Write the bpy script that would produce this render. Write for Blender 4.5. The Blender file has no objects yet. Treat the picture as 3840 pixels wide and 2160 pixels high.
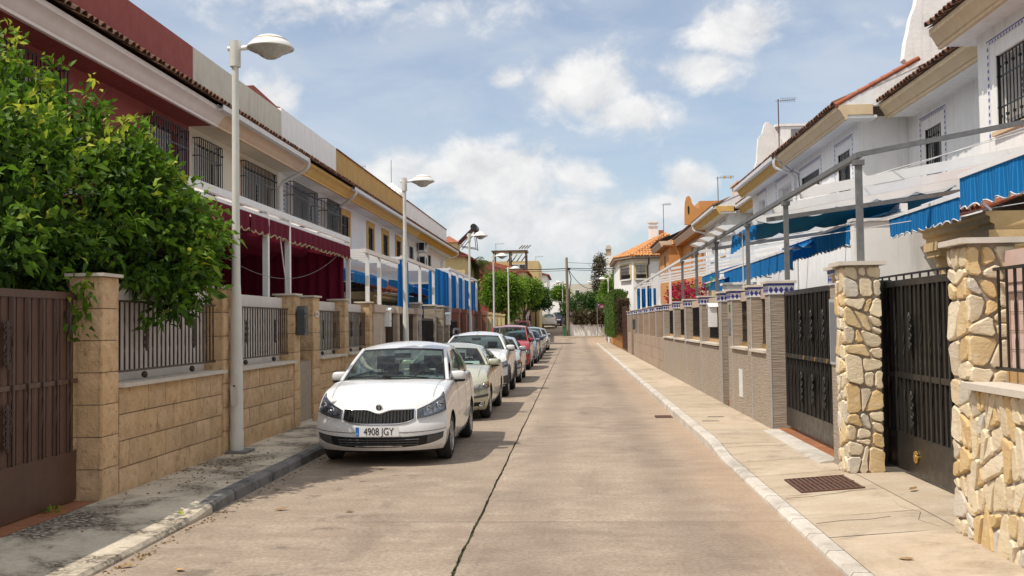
import bpy, bmesh, math, random
import numpy as np
from mathutils import Matrix, Vector
random.seed(7); RNG = np.random.default_rng(7)
rad = math.radians
SC = bpy.context.scene
COL = SC.collection
# ------------------------------------------------------------------ camera
YAW, PITCH, ROLL, CAMZ = rad(3.4946), rad(2.074), rad(0.8), 1.8
Fv = Vector((-math.sin(YAW)*math.cos(PITCH), math.cos(YAW)*math.cos(PITCH), math.sin(PITCH)))
R0 = Vector((math.cos(YAW), math.sin(YAW), 0)); U0 = R0.cross(Fv)
Rv = R0*math.cos(ROLL)-U0*math.sin(ROLL); Uv = U0*math.cos(ROLL)+R0*math.sin(ROLL)
cd = bpy.data.cameras.new('camera'); cd.lens = 35; cd.sensor_width = 36; cd.clip_start = .1; cd.clip_end = 3000
cam = bpy.data.objects.new('camera', cd); COL.objects.link(cam)
cam.matrix_world = Matrix(((Rv.x, Uv.x, -Fv.x, 0), (Rv.y, Uv.y, -Fv.y, 0), (Rv.z, Uv.z, -Fv.z, CAMZ), (0, 0, 0, 1)))
SC.camera = cam
# ------------------------------------------------------------------ sun, sky, exposure
SUN_DIR = Vector((.52, .33, -1)).normalized()        # the way the light travels: from the left, a little from behind
EL = math.asin(-SUN_DIR.z)
sd = bpy.data.lights.new('sun', 'SUN'); sd.energy = 3.75; sd.angle = rad(.55); sd.color = (1, .92, .81)
so = bpy.data.objects.new('sun', sd); COL.objects.link(so)
so.rotation_euler = SUN_DIR.to_track_quat('-Z', 'Y').to_euler(); so.location = (-40, -20, 60)
SC.view_settings.view_transform = 'Standard'; SC.view_settings.look = 'None'
SC.view_settings.exposure = 0.20; SC.view_settings.gamma = 1; SC.view_settings.use_curve_mapping = False
SC.cycles.max_bounces = 8; SC.cycles.transparent_max_bounces = 12; SC.cycles.diffuse_bounces = 6; SC.cycles.glossy_bounces = 3

class NT:
    """tiny helper that makes shader graphs readable"""
    def __init__(s, tree): s.t = tree; s.n = tree.nodes; s.l = tree.links
    def new(s, typ, **kw):
        n = s.n.new(typ)
        for k, v in kw.items(): setattr(n, k, v)
        return n
    def put(s, sock, v):
        if isinstance(v, bpy.types.NodeSocket): s.l.new(v, sock)
        elif v is not None: sock.default_value = v
    def math(s, op, a, b=None, c=None, clamp=False):
        n = s.new('ShaderNodeMath', operation=op, use_clamp=clamp)
        for i, v in enumerate((a, b, c)):
            if v is not None: s.put(n.inputs[i], v)
        return n.outputs[0]
    def noise(s, vec, scale, detail=4, rough=.55, dist=0, w=None):
        n = s.new('ShaderNodeTexNoise')
        s.put(n.inputs['Vector'], vec); n.inputs['Scale'].default_value = scale
        n.inputs['Detail'].default_value = detail; n.inputs['Roughness'].default_value = rough; n.inputs['Distortion'].default_value = dist
        return n.outputs['Fac']
    def ramp(s, v, lo, hi, a=0., b=1., smooth=True):
        n = s.new('ShaderNodeMapRange', interpolation_type='SMOOTHSTEP' if smooth else 'LINEAR')
        s.put(n.inputs['Value'], v)
        for k, x in (('From Min', lo), ('From Max', hi), ('To Min', a), ('To Max', b)): s.put(n.inputs[k], x)
        return n.outputs['Result']
    def mix(s, f, a, b, mode='MIX'):
        n = s.new('ShaderNodeMix', data_type='RGBA', blend_type=mode)
        s.put(n.inputs[0], f)
        for i, v in ((6, a), (7, b)):
            if isinstance(v, (tuple, list)): v = tuple(v)+((1,) if len(v) == 3 else ())
            s.put(n.inputs[i], v)
        return n.outputs[2]
    def scalevec(s, vec, sc):
        n = s.new('ShaderNodeVectorMath', operation='MULTIPLY'); s.put(n.inputs[0], vec); n.inputs[1].default_value = sc
        return n.outputs[0]

SKY = .122                                            # strength of the whole sky; cloud radiances are divided by it
def CL(r, g, b): return (r/SKY, g/SKY, b/SKY)
world = bpy.data.worlds.new('World'); SC.world = world; world.use_nodes = True
T = NT(world.node_tree); T.n.clear()
sky = T.new('ShaderNodeTexSky', sky_type='NISHITA'); sky.sun_disc = False
sky.sun_elevation = EL; sky.sun_rotation = math.atan2(-SUN_DIR.x, -SUN_DIR.y); sky.air_density = 1.0; sky.dust_density = 1.2; sky.ozone_density = 1.5
tc = T.new('ShaderNodeTexCoord')
sep = T.new('ShaderNodeSeparateXYZ'); T.l.new(tc.outputs['Generated'], sep.inputs[0])
az = T.math('MULTIPLY', T.math('ARCTAN2', sep.outputs[0], sep.outputs[1]), 57.2958)
el = T.math('MULTIPLY', T.math('ARCSINE', sep.outputs[2]), 57.2958)
cmb = T.new('ShaderNodeCombineXYZ'); T.l.new(az, cmb.inputs[0]); T.l.new(T.math('MULTIPLY', el, 1.35), cmb.inputs[1])
av = cmb.outputs[0]
# cumulus: soft ellipses (azimuth, elevation, half-width, half-height in degrees) broken up by noise; beyond the frame noise goes on, with unseen cloud added to raise the fill light
BL = [(.9,13.6,3.7,2.5,1.05), (3.2,11.8,3.6,1.7,.9), (-3.7,13.9,1.5,.95,.75), (9.4,16.0,4.0,1.8,.95), (7.4,14.0,3.2,1.5,.85), (-4.4,8.6,5.4,2.3,1.0), (-9.6,8.6,4.2,1.9,.9),
      (.4,8.3,3.0,1.6,.8), (-2,5.6,10,2.6,.95), (6.9,7.8,2.0,1.5,.85), (5.8,6.4,2.4,1.3,.8), (-17.2,12.6,2.6,1.9,.8), (-15.0,17.6,8.0,2.6,.60), (-5,17.6,9,2.0,.52), (14,18.5,6,1.0,.35), (17.5,15.0,2.2,1.2,.5), (0,2.6,25,2.0,.5)]
bsum = None
for a0, e0, ra, re, st in BL:
    dx = T.math('DIVIDE', T.math('SUBTRACT', az, a0), ra); dy = T.math('DIVIDE', T.math('SUBTRACT', el, e0), re)
    d2 = T.math('ADD', T.math('MULTIPLY', dx, dx), T.math('MULTIPLY', dy, dy))
    g = T.math('MULTIPLY', T.math('POWER', 2.718, T.math('MULTIPLY', d2, -.9)), st)
    bsum = g if bsum is None else T.math('MAXIMUM', bsum, g)
away = T.ramp(T.math('ABSOLUTE', az), 24, 34, 0, .72)
high = T.ramp(el, 21, 30, 0, .66)
bsum = T.math('MAXIMUM', bsum, T.math('MAXIMUM', away, high))
n1 = T.noise(av, .26, 9, .58, .3)
n2 = T.noise(av, .8, 8, .6)
dens = T.math('ADD', bsum, T.math('MULTIPLY', T.math('SUBTRACT', n1, .5), 1.35))
dens = T.math('ADD', dens, T.math('MULTIPLY', T.math('SUBTRACT', n2, .5), .38))
mask = T.ramp(dens, .36, .86)
# the lower flanks of a cloud are greyer than the heads
up = T.new('ShaderNodeVectorMath', operation='ADD'); T.l.new(av, up.inputs[0]); up.inputs[1].default_value = (-.9, 1.5, 0)
n3 = T.noise(up.outputs[0], .26, 9, .58, .3)
lit = T.math('MULTIPLY_ADD', T.math('SUBTRACT', n1, n3), 2.0, .60, clamp=True)
cc = T.mix(lit, CL(.56, .575, .60), CL(.84, .835, .83))
cc = T.mix(T.ramp(el, 1, 9, .6, 0), cc, CL(.64, .67, .70))
# thin high veil
sv = T.scalevec(av, (.30, .60, 1)); veil = T.ramp(T.noise(sv, .30, 6, .55, .4), .30, .75, .22, .60)
skyc = T.new('ShaderNodeVectorMath', operation='SCALE'); T.l.new(sky.outputs[0], skyc.inputs[0]); skyc.inputs['Scale'].default_value = 1.0
sk = T.mix(veil, skyc.outputs[0], CL(.66, .69, .73))
sk = T.mix(mask, sk, cc)
bg = T.new('ShaderNodeBackground'); T.l.new(sk, bg.inputs[0]); bg.inputs[1].default_value = SKY
ow = T.new('ShaderNodeOutputWorld'); T.l.new(bg.outputs[0], ow.inputs[0])
# ------------------------------------------------------------------ materials
MATS = {}
def pm(name, c1, c2=None, scale=6, rough=.7, bump=0, bscale=40, rand=0, metal=0, spec=.5, detail=5, coat=0, streak=0, stretch=(1,1,1), stain=None, stamt=0, ssc=1.5):
    """procedural principled material: two tones mixed by noise, bump, per-object tone shift, optional vertical streaks and stains"""
    if name in MATS: return MATS[name]
    m = bpy.data.materials.new(name); m.use_nodes = True; t = NT(m.node_tree)
    b = t.n['Principled BSDF']
    geo = t.new('ShaderNodeNewGeometry'); pos = geo.outputs['Position']
    c2 = c2 or tuple(min(1, x*.86) for x in c1)
    pv = t.scalevec(pos, stretch)
    f = t.ramp(t.noise(pv, scale, detail, .6), .3, .7)
    col = t.mix(f, c1, c2)
    if streak:
        sv = t.scalevec(pos, (3.2, 3.2, .22)); sf = t.ramp(t.noise(sv, 2.2, 6, .65), .48, .78, 0, streak)
        col = t.mix(sf, col, tuple(x*.42 for x in c1))
    if stain:
        col = t.mix(t.ramp(t.noise(pos, ssc, 8, .68, .4), .52, .72, 0, stamt), col, stain)
    if rand:
        oi = t.new('ShaderNodeObjectInfo')
        v = t.math('MULTIPLY_ADD', oi.outputs['Random'], 2*rand, 1-rand)
        hs = t.new('ShaderNodeHueSaturation'); t.l.new(v, hs.inputs['Value']); t.l.new(col, hs.inputs['Color'])
        r2 = t.math('FRACT', t.math('MULTIPLY', oi.outputs['Random'], 7.31))
        t.l.new(t.math('MULTIPLY_ADD', r2, rand*.9, 1-rand*.45), hs.inputs['Saturation']); col = hs.outputs[0]
    t.put(b.inputs['Base Color'], col if isinstance(col, bpy.types.NodeSocket) else col)
    t.put(b.inputs['Roughness'], t.ramp(t.noise(pos, scale*2.3, 3), .3, .7, max(.02, rough-.07), min(1, rough+.07)))
    b.inputs['Metallic'].default_value = metal; b.inputs['Specular IOR Level'].default_value = spec
    b.inputs['Coat Weight'].default_value = coat; b.inputs['Coat Roughness'].default_value = .04
    if bump:
        bn = t.new('ShaderNodeBump'); bn.inputs['Strength'].default_value = bump; bn.inputs['Distance'].default_value = .02
        t.l.new(t.noise(pv, bscale, 6, .65), bn.inputs['Height']); t.l.new(bn.outputs[0], b.inputs['Normal'])
    MATS[name] = m
    return m

def glassmat(name, tint, gloss=1.0, rough=.01, ior=1.45):
    m = bpy.data.materials.new(name); m.use_nodes = True; t = NT(m.node_tree); t.n.clear()
    tr = t.new('ShaderNodeBsdfTransparent'); tr.inputs[0].default_value = tint+(1,)
    gl = t.new('ShaderNodeBsdfGlossy'); gl.inputs['Roughness'].default_value = rough
    fr = t.new('ShaderNodeFresnel'); fr.inputs[0].default_value = ior
    mx = t.new('ShaderNodeMixShader'); t.l.new(t.math('MULTIPLY', fr.outputs[0], gloss, clamp=True), mx.inputs[0])
    t.l.new(tr.outputs[0], mx.inputs[1]); t.l.new(gl.outputs[0], mx.inputs[2])
    o = t.new('ShaderNodeOutputMaterial'); t.l.new(mx.outputs[0], o.inputs[0])
    MATS[name] = m
    return m

def leafmat(name, dark, mid, young_lit, trans=.35, rough=.42):
    """foliage: the tone of each leaf comes from the leaf's own 'tone' attribute (0 deep green, old and painted shade; 1 light, painted light and young)"""
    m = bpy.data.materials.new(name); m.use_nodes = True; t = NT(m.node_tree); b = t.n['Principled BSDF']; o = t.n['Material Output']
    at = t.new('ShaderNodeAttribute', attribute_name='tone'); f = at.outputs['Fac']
    c = t.mix(t.ramp(f, 0, .6), dark, mid); c = t.mix(t.ramp(f, .62, 1), c, young_lit)
    t.l.new(c, b.inputs['Base Color']); b.inputs['Roughness'].default_value = rough; b.inputs['Specular IOR Level'].default_value = .4
    tl = t.new('ShaderNodeBsdfTranslucent'); t.l.new(c, tl.inputs[0])
    mx = t.new('ShaderNodeMixShader'); mx.inputs[0].default_value = trans
    t.l.new(b.outputs[0], mx.inputs[1]); t.l.new(tl.outputs[0], mx.inputs[2]); t.l.new(mx.outputs[0], o.inputs[0])
    MATS[name] = m
    return m

def clothmat(name, c1, c2, freq=0, axis=1, rough=.85, trans=.25, wbias=.5):
    """awning cloth, woven stripes along one axis; a little light comes through"""
    m = bpy.data.materials.new(name); m.use_nodes = True; t = NT(m.node_tree); b = t.n['Principled BSDF']; o = t.n['Material Output']
    geo = t.new('ShaderNodeNewGeometry'); pos = geo.outputs['Position']
    col = t.mix(t.noise(pos, 9, 4), c1, tuple(x*.8 for x in c1))
    if freq:
        sp = t.new('ShaderNodeSeparateXYZ'); t.l.new(pos, sp.inputs[0])
        fr = t.math('FRACT', t.math('MULTIPLY', sp.outputs[axis], freq))
        col = t.mix(t.math('LESS_THAN', fr, 1-wbias), col, c2)
    t.l.new(col, b.inputs['Base Color']); b.inputs['Roughness'].default_value = rough; b.inputs['Specular IOR Level'].default_value = .2
    tl = t.new('ShaderNodeBsdfTranslucent'); t.l.new(col, tl.inputs[0])
    mx = t.new('ShaderNodeMixShader'); mx.inputs[0].default_value = trans
    t.l.new(b.outputs[0], mx.inputs[1]); t.l.new(tl.outputs[0], mx.inputs[2]); t.l.new(mx.outputs[0], o.inputs[0])
    MATS[name] = m
    return m

# walls and plaster
pm('white_plaster', (.87,.865,.85), (.82,.815,.80), 3, .85, .15, 60, streak=.32)
pm('white_plaster_worn', (.86,.85,.83), (.76,.75,.73), 2, .9, .5, 12, streak=.35)
pm('bluish_plaster', (.70,.77,.84), (.66,.73,.80), 3, .85, .1, 60)
pm('cream_plaster', (.74,.67,.55), (.68,.62,.51), 3, .85, .12, 60, streak=.08)
pm('stained_cream', (.62,.58,.49), (.56,.52,.44), 2.5, .9, .15, 60, streak=.4)
pm('red_plaster', (.30,.07,.058), (.265,.06,.052), 2.5, .85, .12, 60, streak=.40)
pm('ochre_plaster', (.68,.42,.13), (.61,.37,.11), 2.5, .85, .1, 60, streak=.1)
pm('stained_ochre', (.56,.34,.11), (.47,.29,.10), 2, .9, .12, 50, streak=.75)
pm('deep_ochre', (.55,.30,.03), (.50,.27,.03), 2.5, .85)
pm('peach_plaster', (.70,.52,.38), (.66,.49,.36), 3, .85, .06, 60)
pm('white_cornice', (.84,.78,.75), (.78,.72,.69), 3, .8, .06, 60, streak=.1)
pm('sand_cornice', (.68,.53,.34), (.62,.47,.30), 3, .85, .08, 60, streak=.2)
pm('orange_plaster', (.62,.30,.10), (.58,.27,.09), 2.5, .85, .1, 50)
pm('yellow_plaster', (.66,.52,.26), (.60,.47,.23), 3, .85, .1, 50)
pm('portal_stone', (.60,.44,.23), (.53,.38,.19), 5, .85, .2, 60)
# walling
pm('block_stone', (.68,.47,.275), (.55,.37,.205), 7, .95, 1.0, 26, rand=.09, stain=(.20,.11,.05), stamt=.6, ssc=11)
pm('mortar', (.38,.31,.24), (.31,.25,.19), 12, .95, .3, 60)
pm('pale_stone', (.62,.56,.48), (.55,.49,.42), 8, .8, .1, 40)
pm('limestone', (.50,.40,.31), (.43,.34,.27), 5, .9, .35, 28, rand=.05)
pm('stone_joint', (.38,.32,.25), (.29,.245,.19), 14, .95, .5, 50)
pm('ledge_stone', (.44,.36,.26), (.30,.27,.23), 5, .9, .6, 20, rand=.25, stretch=(1,1,4))
pm('red_granite', (.34,.14,.08), (.26,.10,.06), 40, .45, .1, 60, rand=.08)
pm('green_marble', (.07,.12,.10), (.16,.20,.17), 9, .35)
pm('brown_tile', (.40,.30,.22), (.34,.25,.18), 3, .75, .12, 40, rand=.08)
pm('azulejo_white', (.78,.78,.80), None, 20, .25)
pm('azulejo_blue', (.035,.035,.26), (.05,.05,.33), 20, .25)
pm('white_trim', (.74,.74,.74), (.66,.66,.66), 6, .5)
pm('grey_trim', (.46,.47,.48), None, 6, .4)
# metals
pm('white_metal', (.80,.80,.80), (.74,.74,.74), 5, .35)
pm('worn_white_metal', (.80,.76,.72), (.72,.62,.55), 6, .45)
pm('galvanised', (.12,.125,.13), (.17,.17,.17), 12, .5, metal=.15)
pm('lamp_paint', (.66,.655,.60), (.60,.595,.545), 4, .45, streak=.12)
pm('lamp_white', (.80,.80,.78), (.74,.74,.72), 4, .35)
pm('black_iron', (.012,.012,.014), (.02,.018,.017), 20, .38, spec=.5)
pm('brown_iron', (.040,.021,.015), (.052,.028,.02), 12, .42)
pm('brown_gate', (.085,.043,.03), (.10,.052,.037), 4, .40)
pm('black_gate', (.022,.020,.018), (.03,.027,.024), 5, .35)
pm('dark_grey_metal', (.07,.075,.08), None, 8, .45)
pm('mid_grey_metal', (.20,.21,.23), None, 8, .4)
pm('rust', (.10,.055,.04), (.16,.075,.045), 14, .8, .3, 60)
pm('gold', (.62,.40,.12), None, 20, .35, metal=.8)
# roof, wood, plants, misc
pm('old_tile', (.20,.085,.045), (.085,.050,.035), 6, .9, .3, 30, rand=.22, stain=(.04,.035,.03), stamt=.8, ssc=5)
pm('red_tile', (.42,.13,.06), (.30,.09,.045), 5, .85, .2, 30, rand=.18)
pm('orange_tile', (.62,.30,.11), (.46,.20,.075), 1.3, .85, .2, 30)
pm('dark_red_tile', (.25,.07,.05), (.18,.055,.04), 3, .85, .2, 30)
pm('terracotta', (.33,.13,.055), (.28,.11,.05), 6, .7, .1, 40, rand=.10)
pm('bark', (.12,.08,.05), (.07,.05,.035), 9, .95, .8, 30, stretch=(1,1,.3))
pm('pole_wood', (.30,.24,.18), (.22,.17,.13), 9, .9, .5, 30, stretch=(1,1,.15))
pm('blind', (.55,.53,.50), (.48,.46,.43), 5, .6)
pm('dark_glass', (.012,.014,.018), (.02,.022,.026), 2, .06, spec=.8)
pm('dark_room', (.02,.018,.017), None, 5, .9)
pm('white_board', (.66,.62,.58), (.60,.56,.52), 3, .6, .05, 50, streak=.08)
pm('pale_pink_reed', (.62,.46,.40), (.56,.41,.36), 6, .7)
pm('brown_reed', (.50,.32,.15), (.44,.28,.13), 6, .7)
pm('canvas', (.62,.50,.34), None, 6, .85)
pm('cable', (.02,.02,.022), None, 6, .6)
pm('grey_cable', (.25,.25,.25), None, 6, .6)
pm('ac_white', (.72,.71,.68), None, 6, .5)
pm('solar', (.015,.018,.03), None, 6, .15)
pm('maroon_sign', (.20,.02,.06), None, 6, .4)
pm('green_plastic', (.03,.14,.06), None, 6, .5)
pm('dry_leaf', (.42,.25,.08), (.28,.15,.05), 30, .8, rand=.3)
pm('soil', (.10,.07,.045), (.16,.11,.07), 9, .95, .4, 40)
pm('land', (.20,.17,.12), (.15,.13,.09), .2, .95)
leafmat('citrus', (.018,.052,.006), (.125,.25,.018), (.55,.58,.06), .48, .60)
leafmat('broadleaf', (.06,.13,.015), (.19,.33,.03), (.38,.48,.06), .5, .55)
leafmat('darkleaf', (.03,.075,.014), (.065,.14,.022), (.14,.22,.04), .4, .55)
leafmat('conifer', (.04,.08,.012), (.09,.165,.02), (.17,.25,.03), .4, .6)
leafmat('dry_vine', (.07,.05,.025), (.11,.09,.035), (.09,.13,.03), .3, .7)
leafmat('bougainvillea', (.32,.008,.05), (.55,.015,.09), (.68,.04,.17), .4, .6)
leafmat('palm_leaf', (.05,.08,.015), (.12,.15,.03), (.25,.24,.06), .4, .5)
leafmat('litter', (.20,.12,.05), (.34,.22,.09), (.22,.24,.06), .2, .8)
clothmat('burgundy', (.17,.014,.036), None, trans=.22)
clothmat('blue_cloth', (.008,.18,.50), (.035,.26,.57), 13, 1, trans=.25, wbias=.8)
clothmat('blue_net', (.006,.10,.20), (.012,.13,.25), 21, 0, trans=.06, wbias=.6)
clothmat('blue_curtain', (.006,.13,.42), (.02,.22,.55), 5, 1, trans=.30, wbias=.7)
clothmat('cream_braid', (.55,.45,.28), None, trans=.1)
clothmat('white_braid', (.75,.75,.75), None, trans=.1)
glassmat('car_glass', (.58,.70,.67), .75)
glassmat('window_glass', (.45,.50,.52), 1.4)
M = MATS

def flagstone():
    m = bpy.data.materials.new('flagstone'); m.use_nodes = True; t = NT(m.node_tree); b = t.n['Principled BSDF']
    pos = t.new('ShaderNodeNewGeometry').outputs['Position']; oi = t.new('ShaderNodeObjectInfo')
    cr = t.new('ShaderNodeValToRGB'); t.l.new(oi.outputs['Random'], cr.inputs[0]); cr.color_ramp.interpolation = 'CONSTANT'
    pal = [(.68,.56,.38), (.72,.62,.46), (.66,.50,.28), (.70,.59,.42), (.58,.53,.45), (.74,.63,.44), (.64,.46,.23), (.70,.60,.44), (.62,.53,.40)]
    e = cr.color_ramp.elements; e[0].color = (*pal[0], 1); e[1].position = 1/9; e[1].color = (*pal[1], 1)
    for k in range(2, 9): q = e.new(k/9); q.color = (*pal[k], 1)
    sv = t.scalevec(pos, (1.5, 1.5, 2.6)); n = t.noise(sv, 3.2, 7, .65, .4)
    col = t.mix(t.ramp(n, .48, .74, 0, .45), cr.outputs[0], (.50,.33,.15))
    col = t.mix(t.ramp(t.noise(pos, 9, 6, .7), .52, .70, 0, .5), col, (.74,.66,.53))
    t.l.new(col, b.inputs['Base Color']); b.inputs['Roughness'].default_value = .85
    bn = t.new('ShaderNodeBump'); bn.inputs['Strength'].default_value = .9; bn.inputs['Distance'].default_value = .02
    t.l.new(t.noise(sv, 6, 8, .7, .5), bn.inputs['Height']); t.l.new(bn.outputs[0], b.inputs['Normal']); MATS['flagstone'] = m
flagstone()
# the ridged render of the grey wall
def ridged():
    m = bpy.data.materials.new('ridged_tile'); m.use_nodes = True; t = NT(m.node_tree); b = t.n['Principled BSDF']
    pos = t.new('ShaderNodeNewGeometry').outputs['Position']
    rv = t.scalevec(pos, (1.4, 1.4, 17)); n = t.noise(rv, 2.6, 5, .6, .25)
    col = t.mix(t.ramp(n, .35, .65), (.29,.235,.185), (.375,.31,.245))
    col = t.mix(t.ramp(t.noise(pos, 1.2, 3), .35, .7, 0, .35), col, (.40,.33,.26))
    t.l.new(col, b.inputs['Base Color']); b.inputs['Roughness'].default_value = .85
    bn = t.new('ShaderNodeBump'); bn.inputs['Strength'].default_value = .65; bn.inputs['Distance'].default_value = .025
    t.l.new(n, bn.inputs['Height']); t.l.new(bn.outputs[0], b.inputs['Normal'])
    MATS['ridged_tile'] = m
ridged()
# old concrete of the carriageway and of the pavements
def concrete(name, c1, c2, c3, patch, pcol, pamt, speck=.5,  dirt=(.05,.042,.034), damt=.0, dsc=.9, dstretch=(1,1,1), bump=.35, dlo=.47, dhi=.66):
    m = bpy.data.materials.new(name); m.use_nodes = True; t = NT(m.node_tree); b = t.n['Principled BSDF']
    pos = t.new('ShaderNodeNewGeometry').outputs['Position']
    col = t.mix(t.ramp(t.noise(pos, .45, 6, .6), .3, .7), c1, c2)
    col = t.mix(t.ramp(t.noise(t.scalevec(pos, (1, 1.6, 1)), 1.7, 7, .65), .35, .72, 0, .75), col, c3)
    sv = t.scalevec(pos, (.35, 3.2, 1)); col = t.mix(t.ramp(t.noise(sv, 1.6, 6, .7), .46, .72, 0, .42 if pamt else .18), col, tuple(x*.70 for x in c1))
    oi = t.new('ShaderNodeObjectInfo'); hs = t.new('ShaderNodeHueSaturation'); t.l.new(t.math('MULTIPLY_ADD', oi.outputs['Random'], .16, .92), hs.inputs['Value']); t.l.new(col, hs.inputs['Color']); col = hs.outputs[0]
    blot = t.ramp(t.noise(t.scalevec(pos, (1.2, .5, 1)), .8, 7, .7, .6), .50, .70, 0, .5); col = t.mix(blot, col, tuple(x*.55 for x in c2))
    fine = t.noise(pos, 26, 5, .85)
    col = t.mix(t.ramp(fine, .38, .60, speck, 0), col, tuple(x*.46 for x in c2))
    col = t.mix(t.ramp(t.noise(pos, 38, 4, .8), .57, .70, 0, speck*.55), col, tuple(min(1, x*1.7) for x in c1))
    if pamt:
        sp = t.new('ShaderNodeSeparateXYZ'); t.l.new(pos, sp.inputs[0])
        e = t.math('ADD', sp.outputs[0], t.math('MULTIPLY', t.math('SUBTRACT', t.noise(pos, .5, 5), .5), 1.6))
        col = t.mix(t.ramp(e, patch[0], patch[1], 0, pamt), col, pcol)
    if pamt:
        tr = t.math('ABSOLUTE', t.math('SUBTRACT', t.math('ABSOLUTE', t.math('SUBTRACT', t.math('ADD', sp.outputs[0], t.math('MULTIPLY', t.noise(pos, .35, 3), .5)), .55)), .72))
        col = t.mix(t.ramp(tr, .05, .42, .30, 0), col, tuple(x*.62 for x in c2))
    if pamt:
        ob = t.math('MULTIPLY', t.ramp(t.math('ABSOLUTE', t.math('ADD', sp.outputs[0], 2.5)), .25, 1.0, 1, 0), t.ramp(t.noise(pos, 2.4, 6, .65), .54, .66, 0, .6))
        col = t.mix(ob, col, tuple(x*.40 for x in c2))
    if damt:
        dv = t.scalevec(pos, dstretch)
        d = t.math('MULTIPLY', t.ramp(t.noise(dv, dsc, 9, .7, .3), dlo, dhi), t.ramp(t.noise(pos, 26, 5, .7), .34, .56))
        col = t.mix(t.math('MULTIPLY', d, damt), col, dirt)
    t.l.new(col, b.inputs['Base Color']); b.inputs['Roughness'].default_value = .88; b.inputs['Specular IOR Level'].default_value = .35
    bn = t.new('ShaderNodeBump'); bn.inputs['Strength'].default_value = bump; bn.inputs['Distance'].default_value = .012
    t.l.new(fine, bn.inputs['Height']); t.l.new(bn.outputs[0], b.inputs['Normal'])
    MATS[name] = m
concrete('road_concrete', (.385,.305,.232), (.275,.214,.166), (.47,.385,.30), (.9, 2.0), (.43,.30,.20), .55, .5)
concrete('pavement_concrete', (.51,.41,.30), (.44,.352,.255), (.55,.47,.37), (0, 1), (.5,.3,.18), 0, .18, (.18,.14,.10), .55, 1.5, (1.1,1.4,1), .2, .50, .68)
concrete('mossy_concrete', (.64,.56,.44), (.53,.465,.365), (.70,.62,.49), (0, 1), (.5,.3,.18), 0, .28, (.05,.038,.026), .97, .75, (1.3,1.3,1), .3, .42, .60)
concrete('kerb_stone', (.62,.57,.50), (.54,.49,.43), (.66,.62,.56), (0, 1), (.5,.3,.18), 0, .25, (.2,.16,.12), .5, 3, (1,1,1), .3)
concrete('grey_kerb', (.20,.195,.19), (.15,.148,.145), (.26,.25,.24), (0, 1), (.5,.3,.18), 0, .3, (.03,.03,.03), .7, 3, (1,1,1), .3)

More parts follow.
